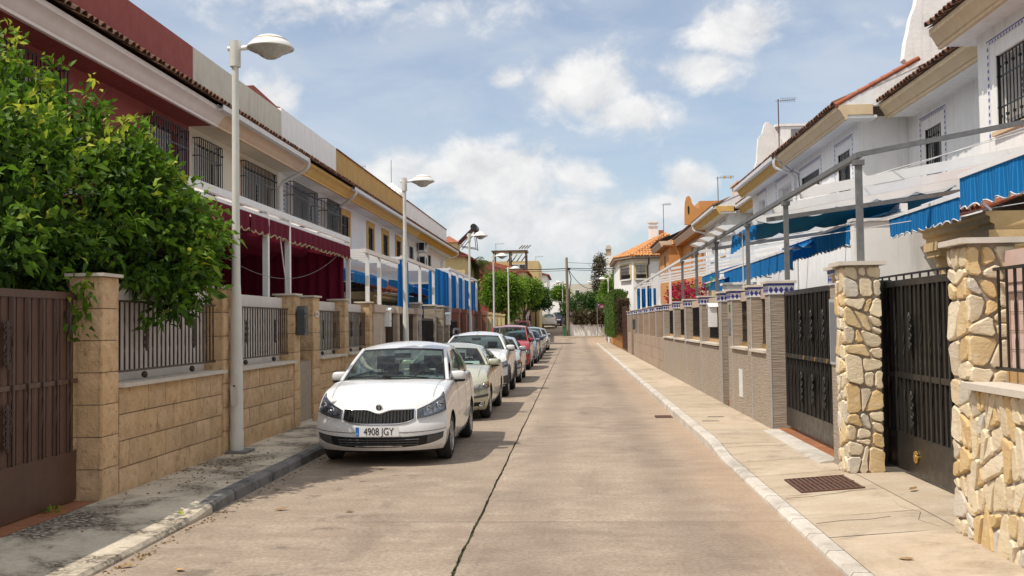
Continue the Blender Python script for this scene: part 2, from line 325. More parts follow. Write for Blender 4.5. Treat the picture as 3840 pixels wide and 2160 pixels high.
# ------------------------------------------------------------------ mesh helpers
class MB:
    def __init__(s): s.v = []; s.f = []
    def add(s, vs, fs):
        o = len(s.v); s.v += [tuple(p) for p in vs]; s.f += [tuple(i+o for i in q) for q in fs]; return s
    def box(s, x0, x1, y0, y1, z0, z1):
        return s.add([(x0,y0,z0),(x1,y0,z0),(x1,y1,z0),(x0,y1,z0),(x0,y0,z1),(x1,y0,z1),(x1,y1,z1),(x0,y1,z1)],
                     [(3,2,1,0),(4,5,6,7),(0,1,5,4),(1,2,6,5),(2,3,7,6),(3,0,4,7)])
    def quad(s, a, b, c, d): return s.add([a,b,c,d], [(0,1,2,3)])
    def bar(s, a, b, w, h=None, up=(0,0,1)):
        """rectangular bar from a to b; w across, h along 'up'"""
        a = Vector(a); b = Vector(b); h = h or w; d = (b-a).normalized(); u = Vector(up)
        r = d.cross(u)
        if r.length < 1e-4: r = d.cross(Vector((1,0,0)))
        r.normalize(); u = r.cross(d)
        r = r*w/2; u = u*h/2
        vs = [a-r-u, a+r-u, a+r+u, a-r+u, b-r-u, b+r-u, b+r+u, b-r+u]
        return s.add(vs, [(0,1,2,3),(7,6,5,4),(4,5,1,0),(5,6,2,1),(6,7,3,2),(7,4,0,3)])
    def tube(s, pts, r, seg=8, cap=True):
        pts = [Vector(p) for p in pts]; rs = r if isinstance(r, (list, tuple)) else [r]*len(pts)
        base = len(s.v); prev = None
        for i, p in enumerate(pts):
            d = (pts[min(i+1, len(pts)-1)]-pts[max(i-1, 0)]).normalized()
            if prev is None:
                q = d.cross(Vector((0,0,1)))
                if q.length < 1e-3: q = d.cross(Vector((1,0,0)))
            else: q = prev-d*prev.dot(d)
            q.normalize(); prev = q; w = d.cross(q)
            for k in range(seg):
                a = 2*math.pi*k/seg; s.v.append(tuple(p+(q*math.cos(a)+w*math.sin(a))*rs[i]))
        for i in range(len(pts)-1):
            for k in range(seg):
                a = base+i*seg+k; b = base+i*seg+(k+1) % seg
                s.f.append((a, b, b+seg, a+seg))
        if cap:
            s.f.append(tuple(base+k for k in range(seg))[::-1]); s.f.append(tuple(base+(len(pts)-1)*seg+k for k in range(seg)))
        return s
    def lathe(s, prof, c=(0,0,0), seg=24, axis='z'):
        base = len(s.v); c = Vector(c)
        for r, h in prof:
            for k in range(seg):
                a = 2*math.pi*k/seg; x, y = r*math.cos(a), r*math.sin(a)
                s.v.append(tuple(c+Vector({'z': (x,y,h), 'x': (h,x,y), 'y': (x,h,y)}[axis])))
        for i in range(len(prof)-1):
            for k in range(seg):
                a = base+i*seg+k; b = base+i*seg+(k+1) % seg; s.f.append((a, b, b+seg, a+seg))
        return s
    def prism(s, poly, a0, a1, axis='y'):
        """poly: 2-D outline; extruded along axis between a0 and a1 (y: poly is x,z; x: poly is y,z; z: poly is x,y)"""
        n = len(poly)
        def P(u, w, a): return {'y': (u,a,w), 'x': (a,u,w), 'z': (u,w,a)}[axis]
        return s.add([P(u,w,a0) for u,w in poly]+[P(u,w,a1) for u,w in poly],
                     [tuple(range(n)), tuple(range(2*n-1, n-1, -1))]+[(i+n, (i+1) % n+n, (i+1) % n, i) for i in range(n)])
    def grid(s, fn, nu, nv):
        base = len(s.v)
        for i in range(nu+1):
            for j in range(nv+1): s.v.append(tuple(fn(i/nu, j/nv)))
        for i in range(nu):
            for j in range(nv):
                a = base+i*(nv+1)+j; s.f.append((a, a+nv+1, a+nv+2, a+1))
        return s
    def mesh(s, name, mat, smooth=None):
        me = bpy.data.meshes.new(name); me.from_pydata(s.v, [], s.f); me.validate()
        b = bmesh.new(); b.from_mesh(me); bmesh.ops.recalc_face_normals(b, faces=b.faces); b.to_mesh(me); b.free()
        if mat: me.materials.append(mat if not isinstance(mat, str) else M[mat])
        if smooth is not None:
            me.polygons.foreach_set('use_smooth', [True]*len(me.polygons)); me.set_sharp_from_angle(angle=rad(smooth))
        return me
    def build(s, name, mat, parent=None, smooth=None, kind=None, label=None):
        return link(name, s.mesh(name, mat, smooth), parent, kind=kind, label=label)

def link(name, me, parent=None, loc=None, kind=None, label=None):
    """a mesh written in world coordinates (or in the root's own frame when loc is None and the root is flagged local)"""
    o = bpy.data.objects.new(name, me); COL.objects.link(o)
    if parent is not None:
        o.parent = parent
        w = ROOTLOC.get(parent.name, Vector((0,0,0)))
        o.location = (Vector(loc) if loc is not None else Vector((0,0,0)))-w
        ROOTLOC[o.name] = Vector(loc) if loc is not None else Vector((0,0,0))
    elif loc is not None: o.location = loc; ROOTLOC[o.name] = Vector(loc)
    if kind: o['kind'] = kind
    if label: o['label'] = label
    return o
ROOTLOC = {}
def thing(name, label, cat, loc=(0,0,0), group=None, local=False, rz=0):
    o = bpy.data.objects.new(name, None); COL.objects.link(o); o.location = loc; o.empty_display_size = .2; o.rotation_euler = (0,0,rz)
    if not local: ROOTLOC[o.name] = Vector(loc)
    tag(o, label, cat, group); return o
def tag(o, label, cat, group=None):
    o['label'] = label; o['category'] = cat
    if group: o['group'] = group
    return o
def struct(o): o['kind'] = 'structure'; return o
def copy_tree(o, parent=None):
    c = o.copy(); COL.objects.link(c)
    if parent is not None: c.parent = parent
    for ch in list(o.children): copy_tree(ch, c)
    return c
def lerp(a, b, t): return a+(b-a)*t
def smooth01(t): t = max(0, min(1, t)); return t*t*(3-2*t)

def wall_x(mb, X, out, y0, y1, z0, z1, holes, depth=.2):
    """a wall plane at X facing the direction 'out' (+1 or -1), with rectangular openings and their reveals"""
    ys = sorted({y0, y1, *[h[0] for h in holes], *[h[1] for h in holes]}); zs = sorted({z0, z1, *[h[2] for h in holes], *[h[3] for h in holes]})
    for a, b in zip(ys, ys[1:]):
        for c, d in zip(zs, zs[1:]):
            my, mz = (a+b)/2, (c+d)/2
            if any(h[0] < my < h[1] and h[2] < mz < h[3] for h in holes): continue
            mb.quad((X,a,c), (X,b,c), (X,b,d), (X,a,d))
    B = X-out*depth
    for (a, b, c, d) in holes:
        mb.quad((X,a,c),(B,a,c),(B,a,d),(X,a,d)); mb.quad((X,b,c),(B,b,c),(B,b,d),(X,b,d))
        mb.quad((X,a,c),(X,b,c),(B,b,c),(B,a,c)); mb.quad((X,a,d),(X,b,d),(B,b,d),(B,a,d))
    return mb
# ------------------------------------------------------------------ ground, carriageway, pavements, kerbs
def gz(y): return 0 if y < 87 else (y-87)*.0385                # level street that climbs beyond the crossing
XK, XC, XL = 1.87, -.90, -3.54                                 # right kerb, middle joint, left kerb
g = MB()
ysg = [-30, 0, 40, 87, 100, 140, 260, 600, 1500]
for a, b in zip(ysg, ysg[1:]):
    g.quad((-400,a,gz(a)*(1 if a < 260 else 0)-.06), (400,a,gz(a)*(1 if a < 260 else 0)-.06), (400,b,gz(b)*(1 if b < 260 else 0)-.06), (-400,b,gz(b)*(1 if b < 260 else 0)-.06))
struct(g.build('ground', 'land'))
rb = MB()
for a, b in zip([-6, 40, 87, 100, 160], [40, 87, 100, 160, 161]):
    if b == 161: continue
    rb.quad((-5.2,a,gz(a)-.022), (3.2,a,gz(a)-.022), (3.2,b,gz(b)-.022), (-5.2,b,gz(b)-.022))
for s in (-1, 1): rb.quad((s*3, 83.5, -.021), (s*60, 83.5, -.021), (s*60, 97, -.021+gz(97)), (s*3, 97, -.021+gz(97)))
road = struct(rb.build('road', 'soil'))
cuts = [-6, 3.7, 9.12, 14.75, 19.9, 25.4, 30.8, 36.2, 41.6, 47, 52.4, 57.8, 63.2, 68.6, 74, 79.4, 84]
for a, b in zip(cuts, cuts[1:]):
    for x0, x1 in ((XL-.02, XC-.011), (XC+.011, XK+.03)):
        mb = MB(); nx, ny = 4, 44; ph = random.uniform(0, 9)
        def edge(u, v, x0=x0, x1=x1, a=a, b=b, ph=ph):
            x = lerp(x0, x1, u); y = lerp(a+.004, b-.004, v)
            if u in (0, 1) and abs(x-XC) < .1: x += (random.random()-.5)*.010+.004*math.sin(y*2.1)+.003*math.sin(y*5.3+1)
            if v in (0, 1): y += (random.random()-.5)*.006
            return (x, y, 0)
        mb.grid(edge, nx, ny); mb.build('concrete_slab', 'road_concrete', road)
mb = MB()
mb.grid(lambda u, v: (lerp(-40, 45, u), lerp(84.01, 97.4, v), gz(lerp(84.01, 97.4, v))), 20, 8); mb.build('crossing_slab', 'road_concrete', road)
mb = MB(); mb.grid(lambda u, v: (lerp(-4.6, -.95, u), lerp(97.41, 160, v), gz(lerp(97.41, 160, v))), 2, 12); mb.build('upper_lane', 'road_concrete', road)
# moss and dirt in the middle joint
mb = MB()
for i in range(240):
    y = 6.5+random.random()**1.8*16; x = XC+random.uniform(-.013, .013); r = random.uniform(.004, .011)*(1 if abs(y-8.6) > .6 else 1.5)
    mb.add([(x-r,y-r,-.008),(x+r,y-r*.6,-.006),(x+r*.7,y+r*1.6,-.007),(x,y,.006+r*.5)], [(0,1,3),(1,2,3),(2,0,3)])
pm('moss', (.07,.085,.02), (.05,.045,.025), 30, .95)
o = mb.build('joint_moss', 'moss'); o['kind'] = 'stuff'; tag(o, 'tufts of moss growing in the long joint of the carriageway', 'moss')

def hL(y): return lerp(.045, .12, smooth01((y-8.9)/1.3))      # dropped kerbs at the drive gates
def hR(y): return lerp(.05, .125, smooth01((y-12.9)/1.6))
XWL, XWR = -4.66, 3.03
pv = MB()
ys = [-2, 2, 4, 5, 6, 7, 8, 8.6, 9, 9.3, 9.6, 9.9, 10.2, 10.6, 12, 15, 20, 30, 45, 60, 75, 83.3]
for a, b in zip(ys, ys[1:]):
    pv.quad((XWL-.02,a,.12), (XL-.14,a,hL(a)), (XL-.14,b,hL(b)), (XWL-.02,b,.12))
struct(pv.build('pavement_left', 'mossy_concrete'))
# right pavement: bays of concrete with narrow joints
pr = MB(); pr.quad((XK+.1,-2,.02), (3.9,-2,.02), (3.9,83,.02), (XK+.1,83,.02)); pr.box(XWR, 3.55, 82.9, 83, 0, .12)
right = struct(pr.build('pavement_right', 'stone_joint'))
bays = [-2, 2.2, 4.6, 6.6, 8.2, 9.0, 10.1, 11.4, 12.5, 14.0, 15.6, 17.8, 20.2, 23, 26, 29.5, 33, 36.5, 40, 44, 48, 52, 56, 60, 65, 70, 76, 82.9]
for a, b in zip(bays, bays[1:]):
    mb = MB(); n = 6
    j = [random.uniform(-.012, .012) for _ in range(n+1)]
    top = lambda x, y: lerp(hR(y), .125, (x-XK-.15)/(XWR-XK-.15)) if x < XWR else .125
    def fn(u, v, a=a, b=b):
        x = lerp(XK+.155, 3.03, u); y = lerp(a+.005, b-.005, v)+ (j[int(u*n+.5)]*.5 if v in (0, 1) else 0)
        return (x, y, top(x, y))
    mb.grid(fn, n, 3); mb.build('pavement_bay', 'pavement_concrete', right)
# aprons in front of the gates
mb = MB(); mb.grid(lambda u, v: (lerp(3.035, 3.9, u), lerp(8.14, 11.1, v), .127+.02*u), 3, 4); mb.build('gate_apron', 'pavement_concrete', right)
for k in range(12):
    y0 = 12.0+k*.298
    mb = MB(); mb.box(3.10, 3.60, y0, y0+.288, .06, .150); mb.build('terracotta_tile', 'terracotta', right)
mb = MB(); mb.prism([(3.10,.10),(3.10,.148),(2.98,.15),(2.86,.128),(2.85,.10)], 11.95, 15.45); mb.build('step_fillet', 'kerb_stone', right, smooth=40)
left = bpy.data.objects['pavement_left']
for k in range(14):
    y0 = 3.9+k*.405
    mb = MB(); mb.box(-5.05, -4.685, y0, y0+.395, .06, .126); mb.build('terracotta_tile', 'terracotta', left)
mb = MB(); mb.box(-5.6, -4.68, 3.5, 9.62, .03, .10); mb.build('gate_bed', 'soil', left)
# cracks in the right pavement
cr = MB()
for pts in ([(2.05,9.98),(2.3,9.97),(2.42,10.03),(2.6,10.05),(2.72,10.12),(2.98,10.15)], [(2.95,9.6),(2.9,9.2),(2.98,8.9),(2.86,8.6),(2.93,8.3)], [(2.05,8.75),(2.3,8.8),(2.5,8.76),(2.7,8.82)], [(2.05,13.7),(2.4,13.75),(2.75,13.7),(3.0,13.78)]):
    for (a, b), (c, d) in zip(pts, pts[1:]):
        w_ = random.uniform(.004, .008); z_ = lambda x, y: lerp(hR(y), .125, (x-XK-.15)/(XWR-XK-.15))+.0022
        cr.quad((a, b-w_, z_(a, b)), (c, d-w_, z_(c, d)), (c, d+w_, z_(c, d)), (a, b+w_, z_(a, b)))
cr.build('crack', 'soil', right)
# kerb stones
def kerb(name, side, mat, y0, y1, step, hfun, parent):
    y = y0
    while y < y1:
        e = min(y+step*random.uniform(.92, 1.08), y1); mb = MB()
        ax, bx = (XK, XK+.15) if side > 0 else (XL, XL-.15)
        s = 1 if side > 0 else -1
        n = 2
        for i in range(n):
            p, q = lerp(y+.009, e-.009, i/n), lerp(y+.009, e-.009, (i+1)/n)
            hp, hq = hfun(p)+.004, hfun(q)+.004
            prof = lambda h, yy: [(ax, yy, -.05), (ax+s*.008, yy, max(.006, h-.03)), (ax+s*.035, yy, h), (bx-s*.004, yy, h), (bx-s*.004, yy, -.05)]
            P, Q = prof(hp, p), prof(hq, q)
            mb.add(P+Q, [(0,1,6,5),(1,2,7,6),(2,3,8,7),(3,4,9,8)]+([(4,3,2,1,0)] if i == 0 else [])+([(5,6,7,8,9)] if i == n-1 else []))
        mb.build('kerb_stone', mat, parent); y = e
kerb('k', 1, 'kerb_stone', -1, 46, .62, hR, right); kerb('k', 1, 'kerb_stone', 46, 83, 2.2, hR, right)
kerb('k', -1, 'mossy_concrete', -1, 9.6, .9, hL, left); kerb('k', -1, 'grey_kerb', 9.6, 30, .64, hL, left); kerb('k', -1, 'grey_kerb', 30, 83, 2.2, hL, left)
# island kerb and pavement at the far side of the crossing
mb = MB(); mb.prism([(-.95,97.6),(-.6,97.0),(2.6,97.0),(14,97.2),(14,100),(-.95,100),(-.95,150),(-1.02,150),(-1.02,97.6)], gz(97)-.1, gz(97)+.13, 'z'); struct(mb.build('pavement_far', 'pavement_concrete'))
mb = MB(); mb.quad((-4.6,97.4,gz(97.4)+.1),(-4.6,150,gz(150)+.1),(-6.2,150,gz(150)+.1),(-6.2,97.4,gz(97.4)+.1)); struct(mb.build('pavement_far_left', 'pavement_concrete'))

pm('under_metal', (.02,.015,.012), None, 9, .9)
# gratings and the gully
def grate(name, label, x0, x1, y0, y1, z, nb, along='y'):
    t = thing(name, label, 'drain grate', ((x0+x1)/2, (y0+y1)/2, z))
    mb = MB(); mb.box(x0, x1, y0, y1, z-.02, z); mb.build('frame', 'under_metal', t)
    for k in range(nb):
        mb = MB(); u = (k+.5)/nb
        if along == 'y': xx = lerp(x0, x1, u); mb.box(xx-.28*(x1-x0)/nb, xx+.28*(x1-x0)/nb, y0+.01, y1-.01, z+.001, z+.012)
        else: yy = lerp(y0, y1, u); mb.box(x0+.01, x1-.01, yy-.28*(y1-y0)/nb, yy+.28*(y1-y0)/nb, z+.001, z+.012)
        mb.build('bar', 'rust', t)
t = thing('drain_grate', 'rusty slotted drain grate in the pavement before the flagstone gate post', 'drain grate', (2.56, 10.6, .1))
zg = lambda x: lerp(.05, .125, (x-XK-.15)/(XWR-XK-.15))
mb = MB(); mb.add([(x, y, zg(x)+dz) for dz in (.002, .004) for x, y in ((2.25,10.2),(2.88,10.2),(2.88,11.0),(2.25,11.0))], [(3,2,1,0),(4,5,6,7),(0,1,5,4),(1,2,6,5),(2,3,7,6),(3,0,4,7)]); mb.build('pit', 'under_metal', t)
for k in range(13):
    x = lerp(2.27, 2.86, k/12); mb = MB(); mb.box(x-.013, x+.013, 10.22, 10.98, zg(x)+.004, zg(x)+.014); mb.build('bar', 'rust', t)
for y in (10.2, 10.6, 10.985): mb = MB(); mb.bar((2.25, y, zg(2.25)+.011), (2.88, y, zg(2.88)+.011), .02, .012); mb.build('cross_bar', 'rust', t)
grate('gully_grate', 'small dark gully grate in the carriageway against the right kerb', 1.52, 1.84, 18.9, 19.3, .004, 6, 'x')
for i, (x, y, l) in enumerate(((2.28, 17.0, 'nearer of two thin grey service covers in the right pavement'), (2.47, 17.75, 'farther of two thin grey service covers in the right pavement'))):
    t = thing('service_cover', l, 'cover', (x, y, .12), 'service covers in the right pavement')
    mb = MB(); mb.box(x-.16, x+.16, y-.12, y+.12, .09, .122); mb.build('lid', 'mid_grey_metal', t)
    for q in range(4):
        mb = MB(); mb.box(x-.14, x+.14, y-.10+q*.055, y-.08+q*.055, .122, .126); mb.build('rib', 'dark_grey_metal', t)
# ------------------------------------------------------------------ left side: garden walls
def rough_panel(o, u, v, n, w, h, proud, amp, nu, nv, mb=None):
    """a split-face stone: uneven front, pulled-in rim, sides back to the core"""
    o, u, v, n = Vector(o), Vector(u), Vector(v), Vector(n); mb = mb or MB(); base = len(mb.v)
    for i in range(nu+1):
        for j in range(nv+1):
            e = i in (0, nu) or j in (0, nv)
            a = w*i/nu; b = h*j/nv
            if not e: a += random.uniform(-.2, .2)*w/nu; b += random.uniform(-.2, .2)*h/nv
            d = proud-.014+random.uniform(-.004, .004) if e else proud+random.uniform(-amp, amp)
            mb.v.append(tuple(o+u*a+v*b+n*d))
    for i in range(nu):
        for j in range(nv):
            q = base+i*(nv+1)+j; mb.f.append((q, q+nv+1, q+nv+2, q+1))
    rim = [(i, 0) for i in range(nu)]+[(nu, j) for j in range(nv)]+[(i, nv) for i in range(nu, 0, -1)]+[(0, j) for j in range(nv, 0, -1)]
    b2 = len(mb.v)
    for i, j in rim: mb.v.append(tuple(o+u*(w*i/nu)+v*(h*j/nv)))
    k = len(rim)
    for q in range(k):
        a, b = rim[q], rim[(q+1) % k]
        mb.f.append((base+a[0]*(nv+1)+a[1], base+b[0]*(nv+1)+b[1], b2+(q+1) % k, b2+q))
    return mb

def twist_bar(z0, z1, r=.009, tw=1):
    mb = MB(); n = 11
    for i in range(n+1):
        t = i/n; a = tw*math.pi*2.6*smooth01((t-.2)/.6)
        for k in range(4):
            q = a+math.pi/4+k*math.pi/2; mb.v.append((r*1.414*math.cos(q), r*1.414*math.sin(q), lerp(z0, z1, t)))
    for i in range(n):
        for k in range(4):
            a = i*4+k; b = i*4+(k+1) % 4; mb.f.append((a, b, b+4, a+4))
    return mb
def scroll_ornament(h, w, axis='y', depth=.02):
    """cast scroll: small rings and a spindle, h high and w wide"""
    mb = MB()
    def P(a, z): return (0, a, z) if axis == 'y' else (a, 0, z)
    for s in (-1, 1):
        for zc, rr in ((-.34, .17), (-.12, .24), (.12, .24), (.34, .17)):
            pts = [P(s*(.20*w+rr*w*.9*math.cos(t*.7)*(1-t*.06)), (zc*h+rr*w*.9*math.sin(t*.7))) for t in range(0, 10)]
            mb.tube(pts, .0075, 5)
    mb.tube([P(0, -.5*h), P(0, -.4*h), P(0, 0), P(0, .4*h), P(0, .5*h)], [.006, .018, .014, .018, .006], 6)
    for s in (-1, 1): mb.tube([P(0, s*.5*h), P(s*.13*w, s*.42*h), P(0, s*.33*h), P(-s*.13*w, s*.42*h), P(0, s*.5*h)], .008, 5)
    return mb
def railing(parent, X, y0, y1, z0, z1, n, mat, orn=(), tw=1):
    """one railing: top and bottom flats and every bar as its own piece"""
    mb = MB(); mb.box(X-.012, X+.012, y0, y1, z0-.012, z0+.012); base = mb.build('railing', mat, parent)
    mb = MB(); mb.box(X-.012, X+.012, y0, y1, z1-.012, z1+.012); mb.build('rail', mat, base)
    plain = MB().box(-.008, .008, -.008, .008, z0, z1).mesh('bar', mat); twm = twist_bar(z0, z1, .008).mesh('bar', mat)
    for k in range(n):
        y = lerp(y0, y1, (k+.5)/n); link('bar', twm if (k % 2 == 0 and tw) else plain, base, (X, y, 0))
    return base

def block_wall(parent, X, y0, y1, z0, courses, ch, bl):
    """courses of split-face blocks on the street face of a wall at X (facing +X)"""
    z = z0
    for c in range(courses):
        y = y0-(bl*.5 if c % 2 else 0)
        while y < y1-.02:
            a, b = max(y, y0), min(y+bl, y1)
            if b-a > .05:
                mb = rough_panel((X-.035, a+.006, z+.006), (0,1,0), (0,0,1), (1,0,0), b-a-.012, ch-.012, .036, .010, 5, 3)
                mb.build('block', 'block_stone', parent, smooth=35)
            y += bl
        z += ch
def block_pillar(parent, X, y0, y1, z0, z1, w, ch=.305, cap=True):
    mb = MB(); mb.box(X-w+.03, X-.03, y0+.03, y1-.03, z0, z1); core = mb.build('pillar', 'mortar', parent)
    n = max(1, round((z1-z0)/ch)); h = (z1-z0)/n
    for c in range(n):
        mb = rough_panel((X-w, y0+.03, z0+c*h+.005), (1,0,0), (0,0,1), (0,-1,0), w, h-.01, .032, .009, 4, 3)
        rough_panel((X-.03, y0+.002, z0+c*h+.005), (0,1,0), (0,0,1), (1,0,0), y1-y0, h-.01, .032, .009, 4, 3, mb)
        mb.build('block', 'block_stone', core, smooth=35)
    if cap:
        mb = MB(); mb.box(X-w-.03, X+.03, y0-.03, y1+.03, z1+.002, z1+.035); mb.build('cap', 'pale_stone', core)
    return core

X0 = -4.66
bw = thing('block_garden_wall', 'garden wall of rough tan blocks with brown railings, left of the lamp and white hatchback', 'wall', (X0, 9.6, .12))
mb = MB(); mb.box(X0-.30, X0-.036, 9.9, 22.9, .05, 1.20); mb.build('core', 'mortar', bw)
for (a, b) in ((10.0, 13.0), (13.42, 16.4), (18.13, 20.1), (20.5, 22.6)):
    block_wall(bw, X0, a, b, .10, 4, .275, .47)
    mb = MB(); mb.box(X0-.34, X0+.055, a-.02, b+.03, 1.203, 1.245); mb.build('sill', 'pale_stone', bw)
    mb = MB(); mb.box(X0-.27, X0-.25, a, b, 1.247, 2.20); mb.build('backing_board', 'white_board', bw)
    mb = MB(); mb.box(X0-.29, X0-.20, a, b, 2.12, 2.29); mb.build('top_board', 'white_board', bw)
    rl = railing(bw, X0-.10, a+.02, b-.02, 1.36, 2.10, int((b-a)/.118), 'brown_iron')
    om = scroll_ornament(.36, .13).mesh('ornament', 'brown_iron'); bm_ = MB().lathe([(0,-.04),(.025,-.03),(.037,0),(.025,.03),(0,.04)], (0,0,0), 10).mesh('ball', 'brown_iron', 60)
    for u in (.27, .73):
        y = lerp(a, b, u); link('ornament', om, rl, (X0-.075, y, 1.74)); link('ball', bm_, rl, (X0-.10, y, 1.30))
mb = MB(); mb.box(X0-.34, X0-.02, 16.8, 17.6, .10, .16); mb.build('threshold', 'pale_stone', bw)
mb = MB(); mb.box(X0-.30, X0-.26, 16.78, 17.62, .17, 2.2); mb.build('side_door', 'brown_gate', bw)
for (a, b) in ((9.60, 9.98), (13.02, 13.40), (16.42, 16.80), (17.62, 18.12), (20.12, 20.48), (22.62, 22.96)):
    block_pillar(bw, X0, a, b, .10, 2.33, .34)
# brown sliding gate
gt = thing('sliding_gate', 'brown ribbed metal drive gate at the left edge of the photo', 'gate', (-4.92, 7, .12))
XG0 = -4.90
mb = MB(); mb.box(XG0-.03, XG0, 3.6, 9.56, .14, .62); mb.build('kick_plate', 'brown_gate', gt)
mb = MB(); mb.box(XG0-.035, XG0+.012, 3.6, 9.56, 2.10, 2.17); mb.build('top_rail', 'brown_gate', gt)
mb = MB(); mb.box(XG0-.03, XG0+.014, 3.6, 9.56, 1.28, 1.325); mb.build('middle_rail', 'brown_gate', gt)
mb = MB(); mb.box(XG0-.05, XG0-.032, 3.6, 9.56, .6, 2.12); mb.build('backing_sheet', 'brown_gate', gt)
sl = MB().prism([(-.055,-.012),(-.055,.004),(-.03,.016),(.03,.016),(.055,.004),(.055,-.012)], .62, 2.10, 'z')
sl.v = [(y, x, z) for x, y, z in sl.v]; slm = sl.mesh('slat', 'brown_gate'); twm = twist_bar(.62, 2.10, .008, 2).mesh('bar', 'brown_iron'); om = scroll_ornament(.42, .16).mesh('ornament', 'brown_iron')
for k in range(46):
    y = 9.46-k*.125
    link('slat', slm, gt, (XG0-.02, y, 0))
    if k % 2 == 0: link('bar', twm, gt, (XG0+.022, y-.06, 0))
for y in (8.30, 6.9, 5.5):
    for z in (1.68, .96): link('ornament', om, gt, (XG0+.035, y, z))

# letter boxes
def letter_box(name, label, x, y, z, w, d, h, mat, arch):
    t = thing(name, label, 'letter box', (x, y, z), 'letter boxes on the garden walls')
    mb = MB()
    if arch: prof = [(y-w/2, z), (y+w/2, z), (y+w/2, z+h*.88)]+[(y+w/2*math.cos(a), z+h*.88+h*.12*math.sin(a)) for a in (math.pi*.25, math.pi*.5, math.pi*.75)]+[(y-w/2, z+h*.88)]
    else: prof = [(y-w/2, z), (y+w/2, z), (y+w/2, z+h*.85), (y, z+h*.97), (y-w/2, z+h*.85)]
    mb.prism(prof, x-d/2, x+d/2, 'x'); mb.build('box', mat, t)
    mb = MB(); mb.box(x+d/2, x+d/2+.008, y-w*.36, y+w*.36, z+h*.1, z+h*.6); mb.build('door', mat, t)
    mb = MB(); mb.box(x+d/2, x+d/2+.014, y-w*.33, y+w*.33, z+h*.70, z+h*.76); mb.build('slot_flap', mat, t)
    if not arch:
        for q in range(2):
            s = -1 if q == 0 else 1
            mb = MB(); mb.bar((x, y, z+h*1.0), (x, y+s*w*.62, z+h*.84), d+.06, .012, (0,0,1)); mb.build('roof', mat, t)
    mb = MB(); mb.lathe([(0,.02),(.012,.02),(.012,0)], (x+d/2, y, z+h*.3), 8, 'x'); mb.build('lock', 'galvanised', t)
    return t
letter_box('letter_box', 'black arched letter box on a tan block pillar', X0+.085, 16.62, 1.66, .24, .13, .50, 'dark_grey_metal', True)
letter_box('letter_box', 'white letter box with a little pitched roof on the limestone wall', X0+.07, 24.45, 1.78, .26, .14, .46, 'white_metal', False)
letter_box('letter_box', 'white letter box on the ledge-stone pillar before the red granite wall', X0+.07, 36.4, 1.8, .30, .14, .46, 'white_metal', False)
o = MB().box(X0+.001, X0+.012, 17.78, 17.97, 1.98, 2.08)
nt = thing('house_number', 'small pale tile with a house number on a tan pillar', 'number plate', (X0, 17.87, 2))
o.build('tile', 'azulejo_white', nt)
def text_mesh(txt, size, mat, extr=.001):
    cu = bpy.data.curves.new('txt', 'FONT'); cu.body = txt; cu.size = size; cu.extrude = extr; cu.align_x = 'CENTER'; cu.align_y = 'CENTER'
    ob = bpy.data.objects.new('txt', cu); COL.objects.link(ob); dg = bpy.context.evaluated_depsgraph_get()
    me = bpy.data.meshes.new_from_object(ob.evaluated_get(dg)); bpy.data.objects.remove(ob); me.materials.clear(); me.materials.append(M[mat]); return me
me = text_mesh('N 3', .07, 'black_iron'); oo = link('numeral', me, nt, (X0+.016, 17.87, 2.03)); oo.rotation_euler = (rad(90), 0, rad(90))

# the walls of the next plots
def plain_pillar(parent, X, s, y0, y1, z0, z1, w, mat, capmat=None, cap=.06, name='pillar'):
    """s=-1: wall on the left, street face at X looking +X; s=+1: wall on the right"""
    x0, x1 = (X-w, X) if s < 0 else (X, X+w)
    mb = MB(); mb.box(x0, x1, y0, y1, z0, z1); p = mb.build(name, mat, parent)
    if capmat:
        mb = MB(); mb.box(x0-.04, x1+.04, y0-.04, y1+.04, z1+.002, z1+cap); mb.build('cap', capmat, p)
    return p
lw = thing('limestone_wall', 'garden wall of pale limestone with lintel boards and brown railings beside the white letter box', 'wall', (X0, 27, .12))
for a, b in ((23.02, 24.5), (26.2, 26.55), (29.5, 30.3)):
    p = plain_pillar(lw, X0, -1, a, b, .1, 2.12, .34, 'limestone')
    n = 5
    for k in range(n):
        mb = rough_panel((X0-.002, a+.01, .1+k*.404), (0,1,0), (0,0,1), (1,0,0), b-a-.02, .39, .018, .004, 3, 3); mb.build('stone', 'limestone', p)
        mb = rough_panel((X0-.34, a+.002, .1+k*.404), (1,0,0), (0,0,1), (0,-1,0), .34, .39, .018, .004, 3, 3); mb.build('stone', 'limestone', p)
    mb = MB(); mb.box(X0-.38, X0+.05, a-.05, b+.05, 2.122, 2.31); mb.build('capstone', 'limestone', p)
for a, b in ((24.5, 26.2), (26.55, 29.5)):
    mb = MB(); mb.box(X0-.32, X0-.02, a, b, .1, .75); mb.build('low_wall', 'limestone', lw)
    mb = MB(); mb.box(X0-.30, X0-.06, a+.05, b-.05, 2.14, 2.30); mb.build('lintel_board', 'limestone', lw)
    mb = MB(); mb.box(X0-.27, X0-.25, a, b, .75, 2.14); mb.build('backing_sheet', 'brown_gate', lw)
    railing(lw, X0-.12, a+.02, b-.02, .80, 2.10, int((b-a)/.13), 'brown_iron', tw=0)
mb = MB(); mb.box(X0+.02, X0+.03, 29.7, 30.1, .95, 1.95); mb.build('meter_door', 'mid_grey_metal', lw)
mb = MB(); mb.box(X0+.02, X0+.09, 23.62, 23.80, 1.18, 1.36); mb.tube([(X0+.04,23.72,1.36),(X0+.04,23.72,1.75)], .01, 6); mb.tube([(X0+.04,23.72,1.18),(X0+.04,23.72,.3)], .014, 6); mb.build('junction_box', 'ac_white', lw)

